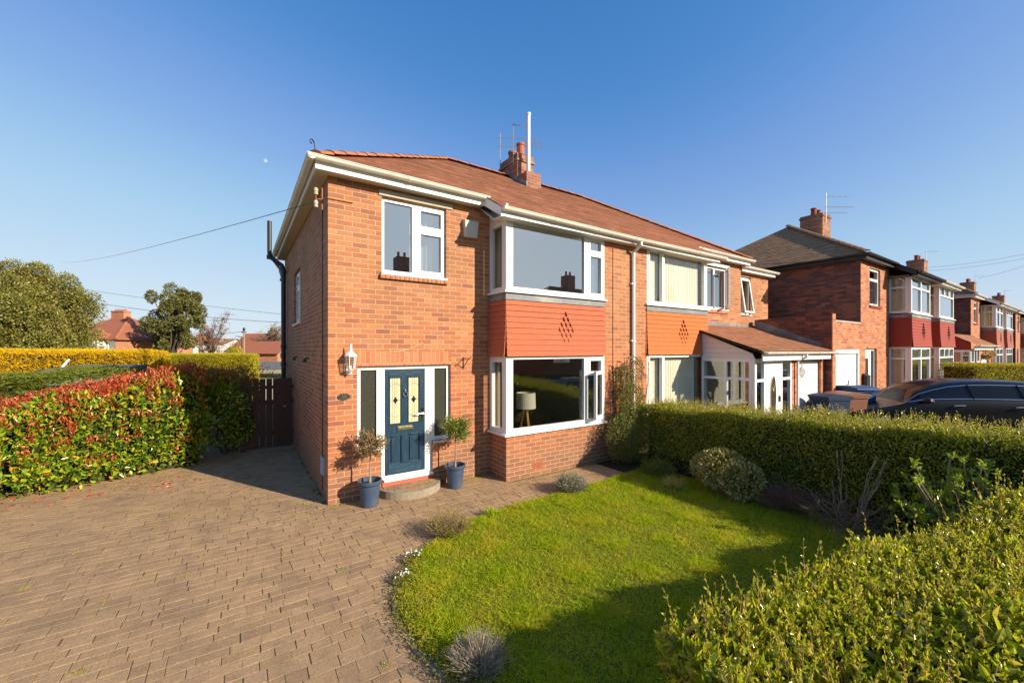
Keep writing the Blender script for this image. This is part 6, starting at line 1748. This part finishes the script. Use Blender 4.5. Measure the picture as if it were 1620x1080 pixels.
# ------------------------------------------------------------------ bins
def bin_(o, rot, label, body, lid, s=1.0, group='wheelie bins on the neighbour drive', sticker=True):
    t = thing('wheelie_bin', label, 'bin', (0, 0, 0), group)
    w, d, h = .25 * s, .30 * s, .98 * s
    mb = MB(); wb, db = w * .78, d * .72
    mb.hexa([(-wb, -db, .05), (wb, -db, .05), (wb, db, .05), (-wb, db, .05), (-w, -d, h), (w, -d, h), (w, d, h), (-w, d, h)])
    wall(mb, (-w - .02, -d - .02, h - .05), UX, (0, -1, 0), .02, 0, 2 * w + .04, 0, .05); wall(mb, (-w - .02, -d, h - .05), UY, (-1, 0, 0), .02, 0, 2 * d, 0, .05); wall(mb, (w + .02, -d, h - .05), UY, (1, 0, 0), .02, 0, 2 * d, 0, .05)
    mb.build('bin_body', M[body], t)
    mb = MB(); N_ = 8
    prof = [(-d - .04, h), (-d - .045, h + .025)] + [(-d - .03 + (2 * d + .07) * i / N_, h + .03 + .055 * math.sin(math.pi * (i + .8) / (N_ + 1.5))) for i in range(N_ + 1)] + [(d + .05, h)]
    mb.prism([(p[0], p[1]) for p in prof], 'x', -w - .03, w + .03)
    l_ = mb.build('lid', M[lid], t)
    mb = MB(); mb.tube([(-w + .04, d + .03, h), (-w + .04, d + .08, h - .01), (w - .04, d + .08, h - .01), (w - .04, d + .03, h)], .014, 7); mb.build('handle', M[body], t)
    for s_ in (1, -1):
        mb = MB(); mb.tube([(s_ * wb * .98, db + .03, .1), (s_ * (wb + .05), db + .03, .1)], .10, 16); mb.build('wheel', M['rubber'], t)
    if sticker:
        mb = MB()
        for i in range(4): mb.box(-.12 * s, .10 * s - .03 * (i % 2), -d * .93 - .006, -d * .93 + .02, h * .62 + i * .06, h * .62 + i * .06 + .035)
        mb.build('sticker', M['sticker'], t)
    t.location = o; t.rotation_euler = (0, 0, rot)
    return t
p = at(1352, 11.0, .03); bin_(p, R(-28 + 180), 'tall blue bin with angular lid nearest the mottled wall house', 'binblue', 'binblue', 1.17)
p = at(1340, 10.4, .03); bin_(p, R(-34 - 90), 'brown bin squeezed between the two blue bins', 'binbrown', 'binbrown', 1.06)
p = at(1313, 10.1, .03); bin_(p, R(-34 - 80), 'low dark blue bin in front of the white garage door', 'bindark', 'bindark', 1.04)
t = thing('wheelie_bin', 'black sack-like dark bin leaning at the left of the bins', 'bin', at(1292, 10.3, .03), 'wheelie bins on the neighbour drive')
q = at(1292, 10.3, .03); mb = MB(); mb.lathe(q, [(.20, 0), (.22, .3), (.23, .7), (.20, .88), (.1, .96), (0, .98)], 18); mb.build('bin_body', M['bindark'], t)

# ------------------------------------------------------------------ car
CARG = .03
car = thing('parked_car', 'dark navy estate car parked nose-left behind the right-hand hedge', 'car', (0, 0, 0))
# profile stations: (x from nose, belt z, belt half-width, roof z, roof half-width)
ST = [(0.0, .55, .45, .55, .30), (.06, .62, .66, .62, .45), (.25, .64, .78, .62, .6), (.6, .72, .86, .69, .66), (1.0, .81, .88, .77, .68), (1.35, .90, .89, .84, .70), (1.47, .95, .895, .91, .70),
      (1.75, .99, .90, 1.19, .665), (2.05, 1.0, .905, 1.31, .635), (2.35, 1.005, .905, 1.40, .615), (2.7, 1.01, .905, 1.45, .61), (3.1, 1.015, .905, 1.465, .605), (3.6, 1.02, .90, 1.46, .60), (4.1, 1.03, .89, 1.43, .585), (4.45, 1.04, .88, 1.385, .57), (4.68, 1.05, .86, 1.20, .60), (4.85, 1.03, .82, 1.04, .60), (4.92, .70, .80, .72, .6)]
def sect(st):
    x, bz_, bw, rz_, rw = st
    low = .30 if .05 < x < 4.88 else .38
    pts = [(bw * .93, low), (bw * 1.0, .52), (bw * 1.012, min(.74, bz_ - .04)), (bw, bz_ - .02), (bw * .985, bz_)]
    n_ = 4
    for i in range(1, n_ + 1):
        f = i / n_
        pts.append((bw * .985 + (rw - bw * .985) * f ** .95, bz_ + (rz_ - .035 - bz_) * f if rz_ - bz_ > .06 else bz_ + (rz_ - bz_) * f))
    pts += [(rw * .8, rz_ - .006 if rz_ - bz_ > .06 else rz_ + .01), (rw * .4, rz_ + .008 + (.01 if rz_ - bz_ < .1 else 0)), (0, rz_ + .012 + (.012 if rz_ - bz_ < .1 else 0))]
    return pts
SEC = [(st[0], sect(st)) for st in ST]
def carpt(i, j, s_, off=0):
    x, p_ = SEC[i]; return (x, s_ * (p_[j][0] + off), p_[j][1])
mb = MB(); m_ = len(SEC[0][1])
for s_ in (1, -1):
    for i in range(len(SEC) - 1):
        for j in range(m_ - 1):
            f = [carpt(i, j, s_), carpt(i + 1, j, s_), carpt(i + 1, j + 1, s_), carpt(i, j + 1, s_)]
            mb.face(f if s_ < 0 else f[::-1], smooth=True)
for e in (0, len(SEC) - 1):
    ring = [carpt(e, j, 1) for j in range(m_)] + [carpt(e, j, -1) for j in range(m_ - 2, -1, -1)]
    mb.face(ring if e == 0 else ring[::-1])
mb.face([(x_, y_, .3) for x_, y_ in ((.05, -.8), (4.88, -.8), (4.88, .8), (.05, .8))])
mb.build('car_body', M['carpaint'], car, merge=True)
def dlo(s_, ia, ib, j0=5, j1=8, off=.006):
    mb = MB()
    for i in range(ia, ib):
        for j in range(4, 8):
            def Q(ii, jj):
                x, p_ = SEC[ii]; a = Vector((x, s_ * (p_[jj][0] + off), p_[jj][1]))
                return a
            # inset from belt and roof
            def I(ii, f):
                a = Q(ii, 4); b = Q(ii, 8); k_ = .12 + f * .74; idx = 4 + (f * 4)
                return a.lerp(b, k_)
            f0, f1 = (j - 4) / 4, (j - 3) / 4
            q = [I(i, f0), I(i + 1, f0), I(i + 1, f1), I(i, f1)]
            mb.face(q if s_ < 0 else q[::-1], smooth=True)
    return mb
for s_ in (1, -1):
    for (ia, ib) in ((6, 10), (10, 12), (12, 15)):
        dlo(s_, ia, ib).build('side_window', M['carglass'], car)
    def I2(ii, f, off=.012):
        x, p_ = SEC[ii]; a = Vector((x, s_ * (p_[4][0] + off), p_[4][1])); b = Vector((x, s_ * (p_[8][0] + off), p_[8][1])); return a.lerp(b, .12 + f * .74)
    mb = MB(); mb.tube([I2(i, 0) for i in range(6, 16)] , .011, 5); mb.tube([I2(i, 1) for i in range(6, 16)], .011, 5)
    mb.build('window_trim', M['chrome'], car)
    
    for ip_ in (10, 12):
        mb = MB(); mb.tube([I2(ip_, 0, .008), I2(ip_, 1, .008)], .03, 4); mb.build('door_pillar', M['carglass'], car)
    for hx_ in (2.42, 3.52):
        mb = MB(); mb.tube([(hx_ - .1, s_ * .915, .90), (hx_ - .08, s_ * .945, .905), (hx_ + .08, s_ * .945, .91), (hx_ + .1, s_ * .915, .91)], .014, 6); mb.build('door_handle', M['chrome'], car)
    mb = MB(); mb.lathe((1.78, s_ * 1.0, 1.0), [(0, -.07), (.06, -.05), (.10, 0), (.08, .06), (0, .075)], 12); mb.tube([(1.8, s_ * .88, .98), (1.78, s_ * .97, .99)], .02, 6); mb.build('wing_mirror', M['carpaint'], car)
    for wx_ in (.92, 3.95):
        mb = MB(); mb.tube([(wx_, s_ * .70, .33), (wx_, s_ * .905, .33)], .33, 28); w_ = mb.build('wheel', M['rubber'], car)
        mb = MB(); mb.tube([(wx_, s_ * .89, .33), (wx_, s_ * .915, .33)], .22, 20); mb.build('rim', M['galv'], w_)
    mb = MB(); mb.hexa([(.1, s_ * .42, .62), (.32, s_ * .80, .62), (.30, s_ * .78, .60), (.1, s_ * .4, .6), (.14, s_ * .44, .71), (.42, s_ * .81, .745), (.40, s_ * .78, .74), (.15, s_ * .4, .71)]); mb.build('headlight', M['chrome'], car)
mb = MB()
for i in range(6, 10):
    pass
def screen(ia, ib, nm):
    mb = MB()
    for i in range(ia, ib):
        for k_ in range(6):
            f0, f1 = -1 + k_ / 3, -1 + (k_ + 1) / 3
            def W(ii, f):
                x, p_ = SEC[ii]; w0 = p_[8][0] * .92; z_ = p_[10][1] if abs(f) > .5 else p_[11][1]
                return (x, w0 * f, p_[8][1] + (p_[11][1] - p_[8][1]) * (1 - abs(f) ** 2.2) + .006)
            mb.face([W(i, f0), W(i + 1, f0), W(i + 1, f1), W(i, f1)], smooth=True)
    mb.build(nm, M['screen'], car)
screen(6, 9, 'windscreen'); screen(14, 15, 'rear_window')
dr = (RGT * math.cos(R(16)) - FWD * math.sin(R(16))).normalized(); base = Vector(at(1438, 9.7, CARG)) - dr * 1.47
side = Vector((-dr.y, dr.x, 0))
car.location = base + side * .9; car.rotation_euler = (0, 0, math.atan2(dr.y, dr.x))

# ------------------------------------------------------------------ right background hedge, low wall, pots
BH = thing('privet_hedge', 'neatly clipped dense green hedge behind the dark car', 'hedge', at(1600, 14.5, .03))
a = np.array(at(1512, 14.6)[:2]); b = np.array(at(1800, 14.6)[:2])
hedge_core(a, b, 1.2, 1.70, 1.74, .03, BH, .1)
p, nn = hedge_pts(a, b, 1.3, 1.72, 1.76, .06, 42000, .05, .03, (1.4, .1, 1.2, .8), 2.2)
leaves('foliage', p, nn * .5 + rng.normal(size=p.shape) * .6, rng.uniform(.03, .055, len(p)), .5, M['gold2'], BH)
t = thing('garden_wall', 'low stone-capped garden wall by the mottled-wall house bay', 'wall', at(1487, 13.2, .03))
q = Vector(at(1487, 13.2, .03)); mb = MB(); mb.box(q.x - .45, q.x + .6, q.y - .15, q.y + .1, .0, 1.0); mb.build('wall_brick', M['chimbrick'], t); mb = MB(); mb.box(q.x - .5, q.x + .65, q.y - .2, q.y + .15, 1.0, 1.08); mb.build('coping', M['concrete'], t)
for i, (px_, lb) in enumerate(((1378, 'left of two low planters with brown plants by the white front door'), (1408, 'right of two low planters, green trough below the red bay'))):
    q = Vector(at(px_, 12.6, .2)); t = thing('planter', lb, 'planter', tuple(q)); mb = MB(); mb.hexa([(q.x - .3, q.y - .12, .03), (q.x + .3, q.y - .12, .03), (q.x + .3, q.y + .12, .03), (q.x - .3, q.y + .12, .03), (q.x - .35, q.y - .16, .62), (q.x + .35, q.y - .16, .62), (q.x + .35, q.y + .16, .62), (q.x - .35, q.y + .16, .62)]); mb.build('trough', M['greenshed' if i else 'terracotta'], t)
    p, nn = blob_pts((q.x, q.y, .66), (.32, .14, .12), 260, .3); leaves('foliage', p, nn, .06, .5, M['russet'] if i == 0 else M['privet'], t)

# ------------------------------------------------------------------ left background
def far_hedge(name, label, a, b, w, h0, h1, zb, n, mat, ls=1.2, L=(.06, .12), lm=.10, wt=(1, .1, 1.3, .8)):
    t = thing(name, label, 'hedge', ((a[0] + b[0]) / 2, (a[1] + b[1]) / 2, zb))
    hedge_core(a, b, w, h0, h1, zb, t, .15)
    p, nn = hedge_pts(a, b, w, h0, h1, zb + .1, n, .1, lm, wt, ls)
    blades('foliage', p, nn * .6 + rng.normal(size=p.shape) * .5 + np.array([0, 0, .5]), rng.uniform(*L, len(p)), .016, M[mat], t, .3)
    return t
# golden hedges
gy0 = at(-260, 13.2); gy1 = at(250, 14.2)
far_hedge('golden_hedge', 'long bright golden-yellow hedge at the far left behind the dark conifers', gy1[:2], gy0[:2], 1.2, 2.14, 2.32, -.3, 100000, 'goldhedge', 1.5, wt=(1, 1.3, 1.3, .8))
ga = at(256, 22.5); gb = at(403, 24)
far_hedge('golden_hedge', 'shorter yellow-green conifer hedge with squared right end near the gate', gb[:2], ga[:2], 2.0, 1.88, 1.92, -1.0, 110000, 'gold2', 1.0, (.09, .18), .06, wt=(1, 1.3, 1.3, .8))
# grey felt shed roof glimpsed between hedges
q = Vector(at(150, 11.0, 0)); t = thing('garden_shed', 'low grey-roofed shed glimpsed behind the conifer hedge', 'shed', tuple(q))
dx = RGT; 
def rbox(mb, c, ux, hw, hd, z0, z1, dz=0):
    u_ = Vector(ux).normalized(); v_ = Vector((-u_.y, u_.x, 0)); c = Vector(c)
    P_ = [c - u_ * hw - v_ * hd, c + u_ * hw - v_ * hd, c + u_ * hw + v_ * hd, c - u_ * hw + v_ * hd]
    mb.hexa([(p_.x, p_.y, z0) for p_ in P_] + [(p_.x, p_.y, z1 + (dz if i_ > 1 else 0)) for i_, p_ in enumerate(P_)])
mb = MB(); rbox(mb, q, dx, .82, .5, -.3, 1.66); mb.build('shed_wall', M['greenshed'], t)
mb = MB(); rbox(mb, q, dx, .92, .6, 1.67, 1.70, .10); mb.build('roof', M['felt'], t)
mb = MB(); a_ = q - dx * .95; mb.tube([(a_.x, a_.y, 1.66), (a_.x + .1, a_.y + .3, 1.95)], .03, 5); mb.build('verge_board', M['white'], t)
# green shed
q = Vector(at(443, 28, -1.2)); t = thing('garden_shed', 'pale green boarded shed with dark felt roof beyond the gate', 'shed', tuple(q))
mb = MB()
for i in range(26): rbox(mb, q + RGT * (-1.62 + i * .128), RGT, .06, .6, -1.5, .62)
mb.build('board', M['greenshed'], t)
mb = MB(); rbox(mb, q, RGT, 1.8, .9, .86, .90, .46); mb.build('roof', M['felt'], t)
mb = MB(); rbox(mb, q - FWD * .92, RGT, 1.8, .02, .63, .85); mb.build('fascia', M['goldhedge'] if False else M['curtain'], t)
# trees
tree('evergreen_tree', 'huge rounded olive-green evergreen tree at the far left', at(52, 21, -1.0), 8, at(42, 21, 2.9), (3.0, 3.1, 4.0), 120, 140000, .11, M['holly'], .35, .84, .22)
bt = at(95, 23, 5.0)
tree('evergreen_tree', 'tall dark evergreen tree with gaps, behind the far houses', at(272, 38, -1.6), 9, at(272, 38, 5.0), (2.8, 2.8, 3.8), 58, 25000, .18, M['oak'], .35, .88, .165)
bare_tree('bare_tree', 'bare reddish budding tree right of the tall dark evergreen', at(338, 46, -1.6), 8.2, 2.2, M['russet'], M['russet'], 1200, .2, nb=40)
bare_tree('bare_tree', 'small bare tree behind the terrace near the shaded wall', at(428, 60, -1.6), 7.5, 3.0, M['twig'], M['russet'], 300, .2)
bare_tree('bare_tree', 'pale bare tree between the far red-roofed houses', at(216, 70, -1.6), 8.2, 2.6, M['twig'], None, 0, .2)
tree('garden_shrub', 'rounded golden-green bush beside the telegraph pole', at(370, 40, -1.6), 3, at(371, 40, 1.3), (1.2, 1.2, 1.5), 10, 4000, .15, M['gold2'], .1, .7, .45)
tree('garden_shrub', 'dark conifer beside the far gabled houses', at(434, 62, -1.6), 5, at(434, 62, 3.0), (1.0, 1.0, 2.5), 10, 3000, .25, M['oak'], .15, .7, .45)
# red-roofed bungalow
def far_house(label, px, d, hw, dep, zb, ze, zr, hip, wallm, roofm, chim=None, ang=0, wins=(), pots=4, name='brick_house'):
    o = Vector(at(px, d, zb)); t = thing(name, label, 'house', tuple(o))
    u_ = RGT * math.cos(ang) + FWD * math.sin(ang); v_ = Vector((-u_.y, u_.x, 0))
    def Pt(a, b, z): q_ = o + u_ * a + v_ * b; return (q_.x, q_.y, z)
    mb = MB()
    for (a, n_, off, L) in ((u_, -v_, -v_ * dep, hw),):
        wall(mb, (o - u_ * hw - v_ * dep).xy.to_3d(), tuple(u_), tuple(-v_), .2, 0, 2 * hw, zb, ze, [(w[0], w[1], w[2], w[3]) for w in wins])
    wall(mb, (o - u_ * hw - v_ * dep).xy.to_3d(), tuple(v_), tuple(-u_), .2, .2, 2 * dep - .2, zb, ze); wall(mb, (o + u_ * hw - v_ * dep).xy.to_3d(), tuple(v_), tuple(u_), .2, .2, 2 * dep - .2, zb, ze); wall(mb, (o - u_ * hw + v_ * dep).xy.to_3d(), tuple(u_), tuple(v_), .2, 0, 2 * hw, zb, ze)
    if hip < 0:
        mb.face([Pt(-hw, -dep, ze), Pt(-hw, dep, ze), Pt(-hw, 0, zr)]); mb.face([Pt(hw, -dep, ze), Pt(hw, dep, ze), Pt(hw, 0, zr)])
    mb.build('wall', M[wallm], t)
    e = .3; hp = max(0, hip)
    mb = MB()
    g = .3
    slope(mb, Pt(-hw - e, -dep - e, ze), Pt(hw + e, -dep - e, ze), Pt(hw + e - hp, 0, zr), Pt(-hw - e + hp, 0, zr), g); slope(mb, Pt(hw + e, dep + e, ze), Pt(-hw - e, dep + e, ze), Pt(-hw - e + hp, 0, zr), Pt(hw + e - hp, 0, zr), g)
    if hp:
        slope(mb, Pt(-hw - e, dep + e, ze), Pt(-hw - e, -dep - e, ze), Pt(-hw - e + hp, 0, zr), Pt(-hw - e + hp, 0, zr), g); slope(mb, Pt(hw + e, -dep - e, ze), Pt(hw + e, dep + e, ze), Pt(hw + e - hp, 0, zr), Pt(hw + e - hp, 0, zr), g)
    mb.build('roof', M[roofm], t)
    if hp:
        mb = MB(); ridge_run(mb, Pt(-hw - e, -dep - e, ze + .05), Pt(-hw - e + hp, 0, zr + .03), .14, .6); ridge_run(mb, Pt(-hw - e + hp, 0, zr + .03), Pt(hw + e - hp, 0, zr + .03), .14, .6); ridge_run(mb, Pt(hw + e, -dep - e, ze + .05), Pt(hw + e - hp, 0, zr + .03), .14, .6); mb.build('ridge_tile', M['ridge'], t)
    for w in wins:
        window(t, (o - u_ * hw - v_ * (dep - .05)).xy.to_3d() + u_ * w[0] + Vector((0, 0, w[2])), tuple(u_), tuple(-v_), w[1] - w[0], w[3] - w[2], [(.08 + k_ * (w[1] - w[0] - .08) / 3, (k_ + 1) * (w[1] - w[0] - .08) / 3, .08, w[3] - w[2] - .08) for k_ in range(3)])
        mb = MB(); a_ = o - u_ * (hw - w[0]) - v_ * (dep - .3); mb.hexa([tuple(a_.xy.to_3d() + u_ * x_ + v_ * y_ + Vector((0, 0, z_))) for z_ in (w[2], w[3]) for (x_, y_) in ((0, 0), (w[1] - w[0], 0), (w[1] - w[0], .1), (0, .1))]); mb.build('interior_wall', M['dimwall'], t)
    if chim is not None:
        mb = MB(); c = o + u_ * chim; rbox(mb, (c.x, c.y, 0), u_, .65, .35, zr - 1, zr + .5); rbox(mb, (c.x, c.y, 0), u_, .70, .40, zr + .5, zr + .6); c_ = mb.build('chimney', M['farbrick'], t)
        for i in range(pots):
            mb = MB(); q_ = c + u_ * (-.5 + 1.0 * i / max(1, pots - 1)); mb.lathe((q_.x, q_.y, zr + .6), [(.12, 0), (.1, .05), (.1, .15), (.12, .17)], 10); mb.build('chimney_pot', M['terracotta'], c_)
    return t
far_house('far bungalow with hipped red-brown roof and long white-framed window', 196, 40, 3.6, 4.0, -1.6, 3.05, 5.35, 3.3, 'farbrick', 'farroof', -.3, R(-4), [(5.0, 7.15, 1.95, 2.95)])
far_house('small white-walled gabled outbuilding left of the far bungalow', 157, 36, .75, 1.2, -1.6, 3.1, 3.8, .7, 'render', 'farroof', None, 0, [])
far_house('second far red-roofed house half hidden behind the evergreen tree', 236, 56, 2.6, 4.0, -1.6, 3.0, 5.3, 2.5, 'farbrick', 'farroof', -.6, R(-8), [(3.0, 4.8, 1.5, 2.6)])
TR = [(281, 63), (310, 64), (338, 65), (362, 66)]
tl_ = ['leftmost white-rendered house of the far terrace, behind the dark tree', 'second white-rendered terrace house from the left, beside the bare tree', 'third white-rendered terrace house, in the middle of the far terrace', 'rightmost white-rendered house of the far terrace']
for i, (px_, d_) in enumerate(TR):
    far_house(tl_[i], px_, d_, 1.38 if i < 3 else .95, 2.6, -1.6, 3.05, 3.9, -1, 'render', 'darktile' if i % 2 else 'farroof', 0.9 if i in (0, 1) else None, R(3), [(.3, 1.5, 1.5, 2.7)] if i < 3 else [(.3, 1.2, 1.5, 2.7)], 3, 'white_house')
far_house('far gabled house with grey side behind the green shed, left of the pair', 410, 62, 1.9, 3.0, -1.6, 2.2, 4.6, -1, 'farbrick', 'farroof', None, R(-6), [(.6, 2.0, 1.2, 2.3)])
far_house('far red-roofed house directly behind the green shed roof', 432, 50, 2.4, 3.0, -1.6, 1.7, 3.2, -1, 'farbrick', 'farroof', None, R(-2), [])
# lamp posts and poles
def pole(name, label, px, d, zt, r_, mat, arm=None, zb=-1.6, cat='pole'):
    q = at(px, d, zb); t = thing(name, label, cat, q)
    mb = MB(); mb.tube([q, (q[0], q[1], zt)], [r_, r_ * .7], 8); mb.build('post', M[mat], t)
    if arm == 'lamp':
        mb = MB(); e_ = Vector((q[0], q[1], zt)) - RGT * .8 + Vector((0, 0, .12)); mb.tube([(q[0], q[1], zt), tuple(e_)], .05, 6); mb.build('lamp_arm', M[mat], t)
        mb = MB(); mb.lathe(tuple(e_ - Vector((0, 0, .1))), [(0, 0), (.16, .03), (.14, .12), (0, .15)], 10); mb.build('lamp_head', M['galv'], t)
    elif arm == 'cross':
        mb = MB(); c = Vector((q[0], q[1], zt - .25)); mb.tube([tuple(c - RGT * .25), tuple(c + RGT * .25)], .06, 6); mb.lathe((q[0], q[1], zt - .1), [(.12, 0), (.12, .3), (0, .36)], 8); mb.build('insulator', M['black'], t)
    return t
pole('street_lamp', 'slim street lamp left of the timber telegraph pole', 382, 58, 3.95, .06, 'black', 'lamp', cat='street lamp')
pole('telegraph_pole', 'timber telegraph pole in front of the far gabled houses', 386, 44, 4.3, .12, 'bark', 'cross', cat='pole')
pole('street_lamp', 'tall thin lamp column in front of the dark evergreen tree', 316.5, 34, 4.0, .05, 'darkbark', None, cat='street lamp')
pole('street_lamp', 'short dark lamp post in front of the white outbuilding', 152, 33, 3.4, .055, 'black', 'lamp', cat='street lamp')
# the pole that carries the service cable, hidden by the big tree
def wire(label, A, B, sag, r_=.012, grp=None):
    A = Vector(A); B = Vector(B); mb = MB()
    mb.tube([A.lerp(B, i / 16) - Vector((0, 0, sag * 4 * (i / 16) * (1 - i / 16))) for i in range(17)], r_, 5)
    o = mb.build('overhead_cable', M['black'], None); tag(o, label, 'cable', grp); return o
def atz(px, py, d): q = at(px, d); return (q[0], q[1], CZ + (552 - py) / 646 * d)
wire('service cable running from the corner bracket to a far left pole', (-.14, .12, 4.36), atz(98, 415, 34), .25, .006)
wire('thin cable crossing the sky left of the dark evergreen tree', atz(140, 477, 44), atz(446, 510, 44), .3, .022)
wire('faint upper cable crossing the sky toward the shaded side wall', atz(20, 440, 60), atz(446, 497, 52), .3, .02)
wire('cable from telegraph pole top across toward the evergreen tree', atz(386, 524, 44), atz(300, 530, 46), .1, .02)
wire('upper pair cable in the right-hand sky over the chimneys', atz(1440, 424, 40), atz(1640, 398, 30), .25, .009)
wire('lower pair cable in the right-hand sky over the chimneys', atz(1440, 429, 40), atz(1640, 405, 30), .25, .009)
wire('steeper cable rising to the right edge above the far roofs', atz(1548, 440, 40), atz(1640, 414, 30), .1, .009)
wire('cable running low across the mottled side wall of the next house', (13.4, .3, 5.05), (14.45, -1.9, 5.0), .02, .01)
wire('loose white cable pinned across the brickwork above the front door', (.95, -.012, 2.19), (1.42, -.012, 2.35), .03, .006)
bpy.data.objects['overhead_cable.008'].name = 'wall_cable_run'
bpy.data.objects['wall_cable_run'].data.materials[0] = M['curtain']
# moon
mp_ = Vector(atz(420, 254, 1500)); t = MB()
bpy_k = NT('moon_glow'); e_ = bpy_k.n('ShaderNodeEmission', i_Strength=1.0)
tc_ = bpy_k.n('ShaderNodeTexCoord'); f_ = bpy_k.noise(tc_.outputs['Object'], .15, 3)
bpy_k.l(bpy_k.ramp(f_, [(.35, (.30, .40, .52)), (.65, (.46, .52, .58))]), e_.inputs[0]); bpy_k.surf(e_.outputs[0])
K = 16
t.lathe(tuple(mp_), [(0.001 if i in (0, K) else 6.5 * math.sin(math.pi * i / K), 6.5 * math.cos(math.pi * i / K)) for i in range(K + 1)], 24)
tag(t.build('moon', bpy_k.m, None), 'small pale daytime moon in the blue sky left of the roof', 'moon')
